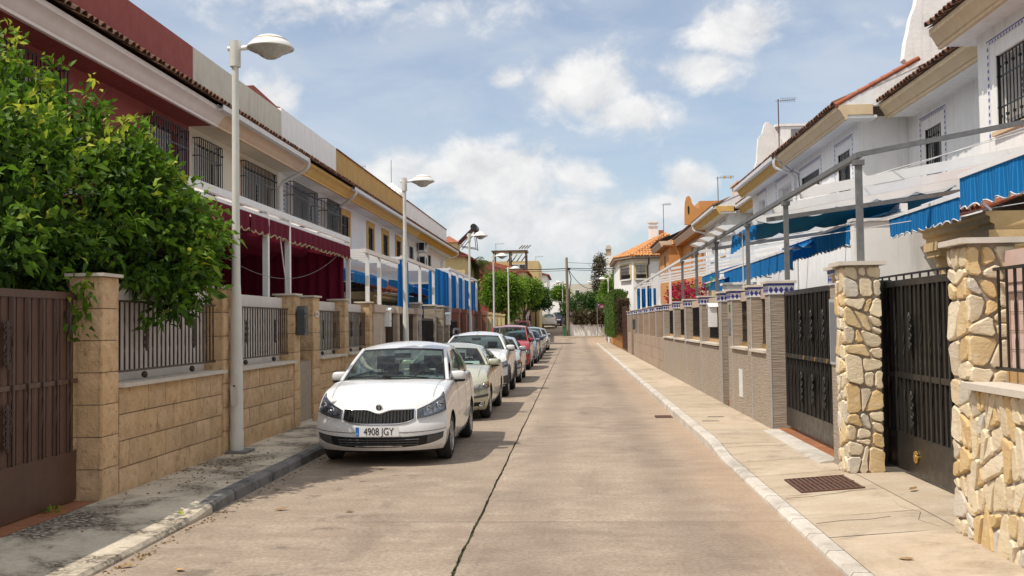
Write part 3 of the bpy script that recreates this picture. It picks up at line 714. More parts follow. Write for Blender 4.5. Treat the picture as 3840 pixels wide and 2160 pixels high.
def slat_gate(name, label, X, s, y0, y1, z0, z1, mat, step, rail=None, parent=None, orn=None, kick=.0, backing=True):
    """a metal gate of upright slats; s = direction in which its street face looks"""
    t = thing(name, label, 'gate', (X, (y0+y1)/2, z0))
    f = s
    mb = MB(); mb.box(X-.025, X+.025, y0, y1, z1-.07, z1); mb.build('top_rail', mat, t)
    mb = MB(); mb.box(X-.025, X+.025, y0, y1, z0, z0+.06+kick); mb.build('kick_plate', mat, t)
    for yy in (y0, y1-.05):
        mb = MB(); mb.box(X-.027, X+.027, yy, yy+.05, z0, z1-.001); mb.build('stile', mat, t)
    if rail is not None:
        mb = MB(); mb.box(X-.03, X+.03, y0+.01, y1-.01, rail, rail+.06); mb.build('middle_rail', mat, t)
    if backing:
        mb = MB(); mb.box(X-f*.03-.004, X-f*.03+.004, y0+.02, y1-.02, z0+.05, z1-.05); mb.build('backing_sheet', mat, t)
    n = int((y1-y0)/step)
    q = MB().box(-.014, .014, -step*.22, step*.22, z0+.06+kick, z1-.07).mesh('slat', mat); tw = twist_bar(z0+.06+kick, z1-.07, .010, 2).mesh('bar', mat)
    for k in range(n):
        y = lerp(y0+.05, y1-.05, (k+.5)/n)
        link('slat', q, t, (X, y, 0))
        if k % 2 == 0: link('bar', tw, t, (X+f*.026, y+step*.5, 0))
    return t
slat_gate('slatted_gate', 'black slatted gate between limestone and ledge-stone pillars', X0-.06, 1, 30.45, 33.25, .14, 2.02, 'black_iron', .13)
slat_gate('slatted_gate', 'dark door-gate between ledge-stone and red granite pillars', X0-.10, 1, 37.45, 40.35, .14, 2.0, 'black_iron', .15)
sw = thing('ledge_stone_wall', 'garden wall with pillars of stacked brown ledge stone', 'wall', (X0, 34, .12))
for a, b in ((30.02, 30.42), (33.3, 33.72), (35.3, 35.66), (37.0, 37.4)):
    z1 = 2.45; p = plain_pillar(sw, X0, -1, a, b, .1, z1, .36, 'stone_joint', 'pale_stone', .05)
    z = .1
    while z < z1-.02:
        h = min(random.choice((.05,.07,.09,.12)), z1-z); y = a
        mb = rough_panel((X0-.002, a, z+.003), (0,1,0), (0,0,1), (1,0,0), b-a, h-.006, random.uniform(.01,.03), .004, 2, 1); mb.build('ledge', 'ledge_stone', p)
        mb = rough_panel((X0-.36, a+.002, z+.003), (1,0,0), (0,0,1), (0,-1,0), .37, h-.006, random.uniform(.01,.03), .004, 2, 1); mb.build('ledge', 'ledge_stone', p)
        z += h
for a, b in ((33.72, 35.3), (35.66, 37.0)):
    mb = MB(); mb.box(X0-.3, X0-.03, a, b, .1, 1.15); mb.build('low_wall', 'ledge_stone', sw)
    mb = MB(); mb.box(X0-.2, X0-.18, a, b, 1.15, 2.1); mb.build('dark_sheet', 'black_iron', sw)
gw = thing('granite_wall', 'garden wall of polished red granite pillars with dark green marble insets', 'wall', (X0, 47, .12))
for a, b in ((40.42, 40.9), (43.25, 43.7), (45.95, 46.4), (50.1, 50.55), (52.85, 53.4)):
    p = plain_pillar(gw, X0, -1, a, b, .1, 2.30, .40, 'red_granite')
    mb = MB(); mb.box(X0-.44, X0+.04, a-.04, b+.04, 2.302, 2.47); mb.build('capstone', 'red_granite', p)
    mb = MB(); mb.box(X0-.38, X0-.05, b+.02, b+.30, .1, 2.38); mb.build('marble_inset', 'green_marble', p)
for a, b in ((41.2, 43.25), (44.0, 45.95), (46.7, 50.1), (50.85, 52.85)):
    mb = MB(); mb.box(X0-.3, X0-.04, a, b, .1, 1.3); mb.build('low_wall', 'red_granite', gw)
    mb = MB(); mb.box(X0-.2, X0-.18, a, b, 1.3, 2.2); mb.build('dark_railing', 'black_iron', gw)
yw = thing('yellow_wall', 'pale yellow rendered garden wall with evenly spaced pillars below the green tree', 'wall', (X0, 65, .12))
for k, a in enumerate((53.7, 56.6, 60.3, 63.9, 67.5, 70.8, 74.3, 77.5)):
    mt = 'yellow_plaster' if a > 56 else 'limestone'
    p = plain_pillar(yw, X0, -1, a, a+.45, .1, 2.36, .38, mt, mt, .13)
    mb = MB(); mb.box(X0-.3, X0-.04, a+.45, a+3.3, .1, 1.25); mb.build('low_wall', mt, yw)
    mb = MB(); mb.box(X0-.2, X0-.18, a+.45, a+3.3, 1.25, 2.15); mb.build('dark_railing', 'black_iron', yw)
# ------------------------------------------------------------------ left side: terraced houses
XF = -8.5
def barrel_tile(L, r, mat, seg=5):
    """one clay cover tile, axis along -x falling to the street, slight taper"""
    mb = MB()
    for i, (x, k) in enumerate(((0, 1.0), (L, .82))):
        for j in range(seg+1):
            a = math.pi*j/seg; mb.v.append((x, r*k*math.cos(a), r*k*.95*math.sin(a)))
        for j in range(seg+1):
            a = math.pi*j/seg; mb.v.append((x, (r-.014)*k*math.cos(a), (r-.014)*k*.95*math.sin(a)))
    n = seg+1
    for j in range(seg):
        mb.f.append((j, j+1, j+1+2*n, j+2*n)); mb.f.append((n+j+1, n+j, n+j+2*n, n+j+1+2*n)); mb.f.append((j+1, j, n+j, n+j+1))
    return mb
def eave_tiles(parent, s, xe, ze, ang, y0, y1, step, rows, rowlen, mat, joined=False, jit=.012, r=.085):
    """rows of cover tiles on an eave; s=-1 slope rises toward -x (left houses), +1 toward +x"""
    tm = barrel_tile(rowlen*1.12, r, mat); ms = None if joined else tm.mesh('roof_tile', mat)
    big = MB(); n = int((y1-y0)/step)
    for rr in range(rows):
        for k in range(n):
            y = y0+(k+.5)*step+random.uniform(-jit, jit); d = rr*rowlen+random.uniform(-.02, .02)
            x = xe+s*d*math.cos(ang); z = ze+d*math.sin(ang)+random.uniform(-.006, .006)
            rot = Matrix.Translation((x, y, z)) @ Matrix.Rotation(random.uniform(-.04, .04), 4, 'Z') @ (Matrix.Rotation(0 if s > 0 else math.pi, 4, 'Z')) @ Matrix.Rotation(-ang, 4, 'Y')
            if joined: big.add([rot @ Vector(v) for v in tm.v], tm.f)
            else:
                o = bpy.data.objects.new('roof_tile', ms); COL.objects.link(o); o.parent = parent
                o.matrix_local = Matrix.Translation(-ROOTLOC.get(parent.name, Vector((0,0,0)))) @ rot
    if joined:
        o = big.build('roof_tiles', mat, parent); o['kind'] = 'stuff'

def window(parent, X, out, y0, y1, z0, z1, frame='white_trim', blind=0, depth=.2, bars=True, mull=True, pane='dark_glass', fw=.05):
    """casement set in its reveal: frame, pane, roller blind"""
    xb = X-out*depth
    mb = MB()
    for (a, b, c, d) in ((y0, y0+fw, z0, z1), (y1-fw, y1, z0, z1), (y0+fw, y1-fw, z0, z0+fw), (y0+fw, y1-fw, z1-fw, z1)):
        mb.box(min(xb, xb+out*.05), max(xb, xb+out*.05), a, b, c, d)
    if mull: mb.box(min(xb, xb+out*.045), max(xb, xb+out*.045), (y0+y1)/2-.03, (y0+y1)/2+.03, z0+fw, z1-fw)
    w = mb.build('window', frame, parent)
    mb = MB(); mb.box(min(xb-out*.02, xb), max(xb-out*.02, xb), y0, y1, z0, z1); mb.build('pane', pane, w)
    if blind:
        mb = MB(); zb = lerp(z1, z0, blind); n = max(3, int((z1-zb)/.055))
        for k in range(n):
            a, b = lerp(z1-fw, zb, k/n), lerp(z1-fw, zb, (k+1)/n)
            mb.box(min(xb+out*.02, xb+out*.035), max(xb+out*.02, xb+out*.035), y0+fw, y1-fw, b+.004, a)
        mb.build('blind', 'blind', w)
    return w
def grille(w, X, out, y0, y1, z0, z1, prot=.0, step=.12, mat='black_iron', knots=True, r=.009):
    """window bars; prot > 0 makes a cage that stands off the wall"""
    mb = MB(); xg = X+out*prot; n = max(3, int((y1-y0)/step))
    for k in range(n+1):
        y = lerp(y0, y1, k/n); mb.box(xg-r, xg+r, y-r, y+r, z0, z1)
        if knots and k % 2 == 0:
            for z in (lerp(z0, z1, .18), lerp(z0, z1, .86)): mb.box(xg-.022, xg+.022, y-.022, y+.022, z-.022, z+.022)
    for z in (z0, lerp(z0, z1, .3), lerp(z0, z1, .72), z1):
        mb.box(xg-.005, xg+.005, y0, y1, z-.014, z+.014)
        if prot:
            for y in (y0, y1): mb.box(min(X, xg), max(X, xg), y-.008, y+.008, z-.011, z+.011)
    if prot:
        for y in (y0, y1):
            for q in range(1, 3):
                xx = lerp(X, xg, q/3); mb.box(xx-.007, xx+.007, y-.006, y+.006, z0, z1)
    g = mb.build('window_grille', mat, w)
    sm = MB()
    for v in ((.33, .67) if y1-y0 > 1.5 else (.5,)):
        o = scroll_ornament((z1-z0)*.34, .17)
        sm.add([(xg+out*.02+p[0], lerp(y0, y1, v)+p[1], lerp(z0, z1, .48)+p[2]) for p in o.v], o.f)
    if knots: sm.build('ornament', mat, w)
    return g
def surround(parent, X, out, y0, y1, z0, z1, wdt, mat, th=.03, bottom=False, name='window_surround'):
    mb = MB(); a, b = (X, X+out*th) if out > 0 else (X+out*th, X)
    mb.box(a, b, y0-wdt, y0, z0-(wdt if bottom else 0), z1+wdt); mb.box(a, b, y1, y1+wdt, z0-(wdt if bottom else 0), z1+wdt); mb.box(a, b, y0, y1, z1, z1+wdt)
    if bottom: mb.box(a, b, y0, y1, z0-wdt, z0)
    return mb.build(name, mat, parent)

def left_house(name, label, y0, y1, wallm, corm, parm, soff, wins, tiles=2, joined=False, gutter=None, ptop=8.1, capm=None):
    h = thing(name, label, 'house', (-12, (y0+y1)/2, 0))
    mb = MB(); wall_x(mb, XF, 1, y0, y1, 0, 6.5, [w[:4] for w in wins], .2)
    mb.quad((XF,y0,0),(-16,y0,0),(-16,y0,6.9),(XF,y0,6.9)); mb.quad((XF,y1,0),(-16,y1,0),(-16,y1,6.9),(XF,y1,6.9)); mb.quad((-16,y0,0),(-16,y1,0),(-16,y1,6.9),(-16,y0,6.9))
    mb.quad((-16,y0,6.9),(-16,y1,6.9),(-8.5,y1,6.9),(-8.5,y0,6.9))
    mb.build('wall', wallm, h)
    mb = MB(); mb.box(-15.9, XF-.23, y0+.05, y1-.05, .05, 6.3); mb.build('inner_room', 'dark_room', h)
    so_ = MB(); so_.box(XF+.002, -7.86, y0+.002, y1-.002, 6.31, 6.35); so_.build('soffit', soff, h)
    prof = [(-7.9,6.27),(-7.83,6.27),(-7.83,6.32),(-7.80,6.34),(-7.76,6.42),(-7.69,6.49),(-7.62,6.53),(-7.62,6.62),(-8.45,6.62),(-8.45,6.36),(-7.9,6.36)]
    mb = MB(); mb.prism(prof, y0, y1); mb.build('cornice', corm, h, smooth=30)
    ang = rad(27)
    mb = MB(); mb.quad((-7.50,y0,6.64),(-7.50,y1,6.64),(-8.42,y1,7.12),(-8.42,y0,7.12)); mb.build('roof_slope', 'old_tile', h)
    eave_tiles(h, -1, -7.47, 6.66, ang, y0, y1, .215, tiles, .42, 'old_tile', joined)
    mb = MB(); mb.box(-8.62, -8.40, y0+.003, y1-.003, 6.8, ptop); p = mb.build('parapet', parm, h)
    if capm:
        mb = MB(); mb.box(-8.66, -8.36, y0, y1, ptop+.002, ptop+.04); mb.build('coping', capm, p)
    if gutter:
        a, b = gutter
        mb = MB(); mb.prism([(-7.615,6.53),(-7.615,6.64),(-7.595,6.64),(-7.595,6.55),(-7.50,6.55),(-7.485,6.63),(-7.465,6.63),(-7.48,6.525),(-7.57,6.50)], a, b); mb.build('gutter', 'white_trim', h)
    return h
def downpipe(h, ytop, ybot, mat='white_trim', s=-1):
    xg, xf = (-7.5, XF+.06) if s < 0 else (6.42, 7.03)
    mb = MB(); mb.tube([(xg,ytop,6.58),(xg,ytop,6.42),(lerp(xg,xf,.12),ytop+.05,6.30),(lerp(xg,xf,.9),lerp(ytop,ybot,.9),6.0),(xf,ybot,5.86),(xf,ybot,.2)], .05, 8); mb.build('downpipe', mat, h, smooth=60)

WZ0, WZ1 = 4.72, 6.02
w1 = [(14.2,15.8,WZ0,WZ1), (19.4,21.0,WZ0,WZ1)]
h = left_house('terraced_house', 'dark red terraced house with white cornice, behind the citrus tree', 5.0, 21.6, 'red_plaster', 'white_cornice', 'red_plaster', 'red_plaster', w1)
for a, b, c, d in w1:
    w = window(h, XF, 1, a, b, c, d, 'white_trim', .6); grille(w, XF, 1, a-.1, b+.1, c-.05, d+.08, .2)
w2 = [(21.9,23.2,WZ0,WZ1), (25.05,27.55,WZ0,WZ1)]
h = left_house('terraced_house', 'cream terraced house with peach cornice and two caged windows', 21.6, 28.38, 'cream_plaster', 'peach_plaster', 'stained_cream', 'cream_plaster', w2, gutter=(20.95, 28.0))
for a, b, c, d in w2:
    w = window(h, XF, 1, a, b, c, d, 'white_trim', .85); grille(w, XF, 1, a-.08, b+.08, c-.05, d+.08, .16)
surround(h, XF, 1, 25.05, 27.55, WZ0, WZ1, .16, 'peach_plaster')
downpipe(h, 28.0, 28.3)
w3 = [(28.95,31.6,WZ0,WZ1), (33.0,34.85,WZ0,WZ1)]
h = left_house('terraced_house', 'white terraced house with yellow cornice and tile-framed caged windows', 28.38, 35.08, 'white_plaster', 'ochre_plaster', 'white_plaster', 'white_plaster', w3, ptop=8.2)
for a, b, c, d in w3:
    w = window(h, XF, 1, a, b, c, d, 'white_trim', .85); grille(w, XF, 1, a-.05, b+.1, c-.05, d+.1, .3, .105)
    s_ = surround(h, XF, 1, a, b, c, d, .13, 'azulejo_white', .012)
    mb = MB()
    for q in range(int((b-a+.3)/.13)): mb.box(XF+.012, XF+.016, a-.13+q*.13+.03, a-.13+q*.13+.10, d+.03, d+.10)
    for q in range(int((d-c)/.13)): mb.box(XF+.012, XF+.016, a-.11, a-.03, c+q*.13+.03, c+q*.13+.10)
    mb.build('tile_pattern', 'azulejo_blue', s_)
mb = MB(); mb.prism([(27.1,8.1),(27.1,8.55),(27.7,8.72),(29.9,8.60),(30.3,8.66),(30.3,8.1)], -11.0, -9.0, 'x'); mb.build('roof_shed', 'red_plaster', h)
w4 = [(36.15,37.45,WZ0,5.94), (40.95,42.05,WZ0,5.94), (44.2,45.45,WZ0,5.94), (47.55,48.85,WZ0,5.94)]
h = left_house('terraced_house', 'white terraced house with stained ochre parapet and yellow window frames', 35.08, 50.12, 'white_plaster', 'ochre_plaster', 'stained_ochre', 'white_plaster', w4, joined=True, gutter=(34.0, 49.7), ptop=8.15, capm='dark_red_tile')
for a, b, c, d in w4:
    w = window(h, XF, 1, a, b, c, d, 'dark_grey_metal', 0); grille(w, XF, 1, a+.02, b-.02, c, d, -.06, .13, knots=False); surround(h, XF, 1, a, b, c, d, .24, 'ochre_plaster', .04)
downpipe(h, 34.2, 35.0)
w5 = [(51.3,52.7,WZ0,5.96), (58.0,59.3,WZ0,5.96), (54.9,55.8,WZ0,5.3)]
h = left_house('terraced_house', 'white terraced house with deep ochre cornice and two air conditioners, end of the left row', 50.12, 66.2, 'white_plaster', 'deep_ochre', 'white_plaster', 'white_plaster', w5, joined=True, gutter=(49.7, 65.2), ptop=8.17, capm='dark_red_tile')
for a, b, c, d in w5:
    w = window(h, XF, 1, a, b, c, d, 'white_trim', 0); grille(w, XF, 1, a+.02, b-.02, c, d, -.06, .14, knots=False); surround(h, XF, 1, a, b, c, d, .18, 'white_trim', .04)
downpipe(h, 65.0, 63.9)
for y, z, lab in ((54.4, 5.85, 'upper air conditioner on the white left-row house'), (54.6, 4.95, 'lower air conditioner on the white left-row house')):
    t = thing('air_conditioner', lab, 'air conditioner', (XF+.35, y, z), 'air conditioners on the left row')
    mb = MB(); mb.box(XF+.12, XF+.46, y-.55, y+.45, z, z+.66); c = mb.build('casing', 'ac_white', t)
    mb = MB(); mb.box(XF+.15, XF+.43, y-.555, y-.551, z+.05, z+.6); mb.build('side_vent', 'dark_room', c)
    mb = MB(); mb.lathe([(.26,.012),(.24,.02),(.05,.02),(0,.022)], (XF+.452, y-.1, z+.33), 20, 'x'); mb.build('fan_grille', 'dark_grey_metal', c)
    for q in (-.4, .3): mb = MB(); mb.box(XF, XF+.5, y+q, y+q+.04, z-.06, z-.005); mb.build('bracket', 'white_metal', t)
# chimney with lantern top behind the row
t = thing('white_chimney', 'white chimney with pleated pyramid top behind the stained parapet', 'chimney', (-10.6, 58, 7))
mb = MB(); mb.box(-11.1, -10.1, 57.5, 58.5, 6.9, 9.2); mb.build('shaft', 'white_plaster', t)
mb = MB()
for k in range(12):
    a0, a1, a2 = (2*math.pi*(k+q)/12 for q in (0, .5, 1))
    P = lambda a, r, z: (-10.6+r*math.cos(a), 58+r*math.sin(a), z)
    mb.add([P(a0,.72,9.25), P(a1,.60,9.55), P(a2,.72,9.25), P(a1,.05,10.25), P(a0,.66,9.75), P(a2,.66,9.75)], [(0,1,4),(1,2,5),(1,3,4),(1,5,3)])
mb.build('pleated_cap', 'white_plaster', t)
mb = MB(); mb.box(-10.95, -10.25, 57.65, 58.35, 9.2, 9.7); mb.build('dark_flue', 'dark_room', t)
mb = MB(); mb.tube([(-10.6,58,10.2),(-10.6,58,11.6)], .02, 5); mb.build('aerial_rod', 'galvanised', t)

# ------------------------------------------------------------------ pergolas and awnings on the left
def pergola(name, label, X, xb, y0, y1, z, posts, beams, mat='white_metal', rise=0., zpost=.15, postw=.09, s=-1, frontmat=None, zrail=None, pmat=None):
    t = thing(name, label, 'pergola', (X, (y0+y1)/2, 0))
    fm = frontmat or mat
    mb = MB(); mb.box(X-.04, X+.04, y0, y1, z-.10, z); mb.build('front_beam', fm, t)
    if zrail:
        mb = MB(); mb.box(X-.035, X+.035, y0, y1, zrail-.05, zrail); mb.build('lower_rail', fm, t)
    for y in posts:
        mb = MB(); mb.box(X-postw/2, X+postw/2, y-postw/2, y+postw/2, zpost, z-.102); mb.build('post', pmat or mat, t)
    for y in beams:
        mb = MB(); mb.bar((X-.045, y, z-.055), (xb, y, z-.055+rise), .055, .095); mb.build('cross_beam', mat, t)
    return t
XPG = -4.99
p1 = pergola('pergola', 'white pergola carrying the burgundy awning behind the tan block wall', XPG, XF+.02, 12.2, 21.98, 3.78, (12.6, 15.95, 17.2, 21.9), (12.3, 13.4, 14.6, 15.8, 17.0, 18.2, 19.5, 20.7, 21.85), zrail=3.63)
for y in (13.2, 14.4, 15.6, 16.6, 18.0, 19.4, 20.8):
    mb = MB(); mb.bar((XPG-.04, y, 3.645), (XPG-.75, y, 3.645), .42, .02); mb.build('slide_bracket', 'worn_white_metal', p1)
def scallop(parent, name, mat, P, L, top, drop, n, amp, braid=None, sag=0):
    """hanging cloth strip with a scalloped hem; P(u) gives the top line"""
    mb = MB(); m = n*6
    bot = []
    for i in range(m+1):
        u = i/m; a = P(u); w = math.sin(u*n*2*math.pi*.5*2)*.5+.5
        f = .012*math.sin(u*n*5.3); zb = a[2]-drop-amp*w
        mb.v += [tuple(a), (a[0]+f, a[1], lerp(a[2], zb, .5)), (a[0]+f*1.5, a[1], zb)]; bot.append((a[0]+f*1.5+.004, a[1], zb))
    for i in range(m):
        for j in range(2): q = i*3+j; mb.f.append((q, q+3, q+4, q+1))
    o = mb.build(name, mat, parent, smooth=60)
    if braid: mb = MB(); mb.tube(bot, .011, 4); mb.build('braid', braid, o)
    return o
aw = thing('burgundy_awning', 'burgundy awning with scalloped cream-edged valance and dark hanging curtains', 'awning', (XPG, 17.5, 2.4))
scallop(aw, 'valance', 'burgundy', lambda u: (XPG+.045, lerp(12.2, 15.0, u), 3.57), 3, 3.5, .24, 9, .055, 'cream_braid')
scallop(aw, 'valance', 'burgundy', lambda u: (XPG+.045, lerp(15.06, 21.95, u), 3.57), 7, 3.5, .24, 22, .055, 'cream_braid')
mb = MB(); mb.grid(lambda u, v: (lerp(XPG, -8.35, u), lerp(12.2, 21.9, v), 3.47+.10*math.cos(u*math.pi*10)-.04), 30, 8); mb.build('roof_cloth', 'burgundy', aw, smooth=60)
def curtain(parent, name, mat, P0, P1, z0, z1, folds, amp, n=90):
    mb = MB(); P0, P1 = Vector(P0), Vector(P1); d = (P1-P0); nn = Vector((-d.y, d.x)).normalized()
    for i in range(n+1):
        u = i/n; b = P0+d*u; k = math.sin(u*folds*2*math.pi)+.35*math.sin(u*folds*4.7+1)
        for z, q in ((z1, .7), (lerp(z0, z1, .5), 1), (z0+.02*math.sin(u*folds*3), 1.15)):
            p = b+nn*amp*k*q; mb.v.append((p.x, p.y, z))
    for i in range(n):
        for j in range(2): a = i*3+j; mb.f.append((a, a+3, a+4, a+1))
    return mb.build(name, mat, parent, smooth=70)
curtain(aw, 'end_curtain', 'burgundy', (XPG-.05, 21.7), (-8.4, 21.75), .3, 3.45, 14, .05)
curtain(aw, 'back_curtain', 'burgundy', (-7.9, 11.5), (-7.9, 21.6), .3, 3.4, 26, .05, 160)
scallop(aw, 'inner_valance', 'burgundy', lambda u: (-7.7, lerp(12, 21.6, u), 3.3+.05*math.sin(u*31)), 7, 3.5, .22, 9, .10)
t = thing('slack_cord', 'thin pale cord hanging slack across the burgundy awning', 'cord', (XPG, 17, 3))
mb = MB(); mb.tube([(XPG+.07, lerp(13, 20.6, u/20), 2.62+(u/20-.42)**2*2.0) for u in range(21)], .0035, 4); mb.build('cord', 'grey_cable', t)
t = thing('crank_rod', 'thin white crank rod leaning under the burgundy awning', 'rod', (XPG, 17, 2.3))
mb = MB(); mb.tube([(XPG+.03,16.55,3.55),(XPG+.03,17.05,2.36)], .010, 5); mb.build('rod', 'white_metal', t)

p2 = pergola('pergola', 'low white slatted pergola just beyond the burgundy awning', XPG, XF+.02, 23.6, 28.3, 3.67, (23.98, 25.45), [23.7+.78*k for k in range(6)], zrail=None, frontmat='worn_white_metal')
p3 = pergola('pergola', 'white slatted pergola above the limestone wall with a bunched blue curtain', XPG, XF+.02, 28.8, 35.7, 3.85, (28.92, 32.3, 35.45), [29.2+.85*k for k in range(8)], frontmat='worn_white_metal')
p4 = pergola('pergola', 'farthest white pergola on the left, hung with long blue curtains', XPG, XF+.02, 40.1, 51.6, 4.13, (40.28, 42.86, 45.32, 51.4), [40.4+.95*k for k in range(12)], frontmat='white_metal')
t = thing('blue_curtain', 'narrow bunched blue curtain tied at a pergola post behind the second lamp', 'curtain', (XPG, 28.6, 2.3))
curtain(t, 'cloth', 'blue_curtain', (XPG-.02, 28.55), (XPG-.04, 30.1), 2.1, 3.72, 6, .05, 40)
t = thing('blue_curtain', 'long blue curtain closing the far left pergola', 'curtain', (XPG, 44, 1))
curtain(t, 'side_cloth', 'blue_curtain', (XPG-.14, 35.6), (XPG-.12, 51.3), 1.2, 3.92, 34, .07, 220); curtain(t, 'end_cloth', 'blue_curtain', (XPG-.1, 51.5), (-8.3, 51.5), .5, 3.95, 14, .07, 90)
# tiled porch of the white house
t = thing('tiled_porch', 'small porch with red barrel tiles on a cream pillar behind the limestone wall', 'porch', (-7, 37, 0))
for yy in (32.2, 37.9):
    mb = MB(); mb.box(-6.72, -6.42, yy, yy+.34, 0, 2.66); mb.box(-6.82, -6.32, yy-.08, yy+.42, 2.44, 2.56); mb.box(-6.77, -6.37, yy-.04, yy+.38, 2.30, 2.44); mb.build('pillar', 'portal_stone', t)
mb = MB(); mb.prism([(-8.45,2.67),(-6.5,2.67),(-6.40,2.74),(-6.40,2.80),(-6.28,2.86),(-6.28,2.92),(-8.45,2.92)], 31.7, 42.7); mb.build('entablature', 'portal_stone', t, smooth=30)
mb = MB(); mb.quad((-6.2,31.5,2.93),(-6.2,42.9,2.93),(-8.45,42.9,3.75),(-8.45,31.5,3.75)); mb.build('roof_slope', 'red_tile', t)
eave_tiles(t, -1, -6.15, 2.95, rad(20), 31.5, 42.9, .25, 4, .52, 'red_tile', False, r=.105)
for lab, ya, yb in (('blue folded awning over the white left house, nearer one', 26.6, 31.6), ('blue folded awning above the left porch, farther one', 37.0, 41.0)):
    t = thing('wall_awning', lab, 'awning', (-6.0, (ya+yb)/2, 3.2), 'blue awnings on the left houses')
    mb = MB(); mb.grid(lambda u, v: (lerp(-6.9, -5.95, u), lerp(ya, yb, v), 3.52-.28*u**1.6+.02*math.sin(v*37+u*5)), 6, 24); mb.build('cloth', 'blue_cloth', t, smooth=60)
    scallop(t, 'valance', 'blue_cloth', lambda u: (-5.94, lerp(ya, yb, u), 3.24), 3, 3, .20, 10, .05)
    mb = MB(); mb.grid(lambda u, v: (lerp(-6.9, -5.95, u), ya, lerp(3.52-.28*u**1.6, 3.03+.02*math.sin(u*20), v)), 8, 4); mb.build('end_flap', 'blue_cloth', t)
    for yy in (ya+.2, yb-.2):
        mb = MB(); mb.tube([(XF,yy,3.2),(-5.96,yy,3.26)], .018, 5); mb.build('arm', 'white_metal', t)
# ------------------------------------------------------------------ right side: flagstone plot
def crazy_cells(w, h, size, seed, aspect=1.0):
    """crazy paving: the rectangle is split again and again by slanted cuts until the pieces are stone-sized"""
    rr = random.Random(seed); out = []
    def area(p): return abs(sum(a[0]*b[1]-b[0]*a[1] for a, b in zip(p, p[1:]+p[:1])))/2
    def cut(poly):
        A = area(poly); xs = [p[0] for p in poly]; ys = [p[1] for p in poly]; bw, bh = max(xs)-min(xs), max(ys)-min(ys)
        if A < size*size*aspect*rr.uniform(.35, 2.1) and max(bw, bh/aspect) < size*2.1: out.append(poly); return
        cx = lerp(min(xs), max(xs), rr.uniform(.34, .66)); cy = lerp(min(ys), max(ys), rr.uniform(.34, .66))
        ang = (math.pi/2 if bw*aspect > bh else 0)+rr.uniform(-.46, .46); nx, ny = -math.sin(ang), math.cos(ang)
        for sg in (1, -1):
            q = []
            for a, b in zip(poly, poly[1:]+poly[:1]):
                da = sg*((a[0]-cx)*nx+(a[1]-cy)*ny); db = sg*((b[0]-cx)*nx+(b[1]-cy)*ny)
                if da >= 0: q.append(a)
                if da*db < 0: t = da/(da-db); q.append((a[0]+(b[0]-a[0])*t, a[1]+(b[1]-a[1])*t))
            if len(q) >= 3 and area(q) > .0006: cut(q)
    cut([(0,0),(w,0),(w,h),(0,h)]); return out
def flagstones(parent, o, u, v, n, w, h, size, seed, aspect=1.15, gap=.0055):
    o, u, v, n = Vector(o), Vector(u), Vector(v), Vector(n); rr = random.Random(seed+99)
    for poly in crazy_cells(w, h, size, seed, aspect):
        cx = sum(p[0] for p in poly)/len(poly); cy = sum(p[1] for p in poly)/len(poly)
        rnd = []
        for a, b in zip(poly, poly[1:]+poly[:1]): L = math.hypot(b[0]-a[0], b[1]-a[1]); c_ = min(.28, .03/max(L, .01)); rnd += [(a[0]+(b[0]-a[0])*c_, a[1]+(b[1]-a[1])*c_), (b[0]-(b[0]-a[0])*c_, b[1]-(b[1]-a[1])*c_)]
        poly = rnd; big = []
        for a, b in zip(poly, poly[1:]+poly[:1]):
            big.append(a); L = math.hypot(b[0]-a[0], b[1]-a[1])
            if L > .10: t = rr.uniform(.35, .65); k = rr.uniform(-.10, .06)*L*.5; big.append((a[0]+(b[0]-a[0])*t-(b[1]-a[1])/L*k, a[1]+(b[1]-a[1])*t+(b[0]-a[0])/L*k))
        g0 = gap*rr.uniform(.8, 1.9)
        def shrink(p, d):
            L = math.hypot(p[0]-cx, p[1]-cy)+1e-6; q = max(.2*L, L-d*1.25)/L
            return (cx+(p[0]-cx)*q, cy+(p[1]-cy)*q)
        th = rr.uniform(.018, .034); tilt = (rr.uniform(-.09, .09), rr.uniform(-.09, .09))
        mb = MB(); k = len(big)
        for d, z in ((g0, -.02), (g0, th*.5), (g0+.008, th)):
            for p in big:
                x, y = shrink(p, d+rr.uniform(0, .004)); zz = z+((x-cx)*tilt[0]+(y-cy)*tilt[1] if z > 0 else 0)+(rr.uniform(-.003, .003) if z > 0 else 0)
                mb.v.append(tuple(o+u*x+v*y+n*zz))
        mb.v.append(tuple(o+u*cx+v*cy+n*(th+rr.uniform(-.004, .007))))
        for r in range(2):
            for i in range(k): a = r*k+i; b = r*k+(i+1) % k; mb.f.append((a, b, b+k, a+k))
        for i in range(k): mb.f.append((2*k+i, 2*k+(i+1) % k, 3*k))
        mb.build('stone', 'flagstone', parent, smooth=28)
fw = thing('flagstone_wall', 'low garden wall clad in cream crazy flagstones at the right edge, reed screen above', 'wall', (3.1, 6, .12))
mb = MB(); mb.box(3.0, 3.36, .5, 7.74, .05, 1.265); mb.build('core', 'stone_joint', fw)
flagstones(fw, (3.0, 7.74, .09), (0,-1,0), (0,0,1), (-1,0,0), 5.3, 1.18, .155, 5, 1.5)
mb = MB(); mb.box(2.915, 3.38, .5, 7.73, 1.267, 1.315); mb.build('sill', 'pale_stone', fw)
mb = MB()
for k in range(62):
    y = 7.72-k*.026; mb.tube([(3.285, y, 1.33), (3.285, y, 2.30)], .0135, 6, False)
for z, m_ in ((0, 'x'),): pass
rd = mb.build('reed_screen', 'pale_pink_reed', fw, smooth=60)
mb = MB(); mb.box(3.262, 3.27, 5.9, 7.73, 2.06, 2.30); mb.build('screen_band', 'pale_pink_reed', rd)
mb = MB()
for z in (1.42, 1.56, 1.70, 1.84, 1.98, 2.12, 2.24): mb.tube([(3.266, 7.72, z), (3.266, 6.0, z)], .002, 4)
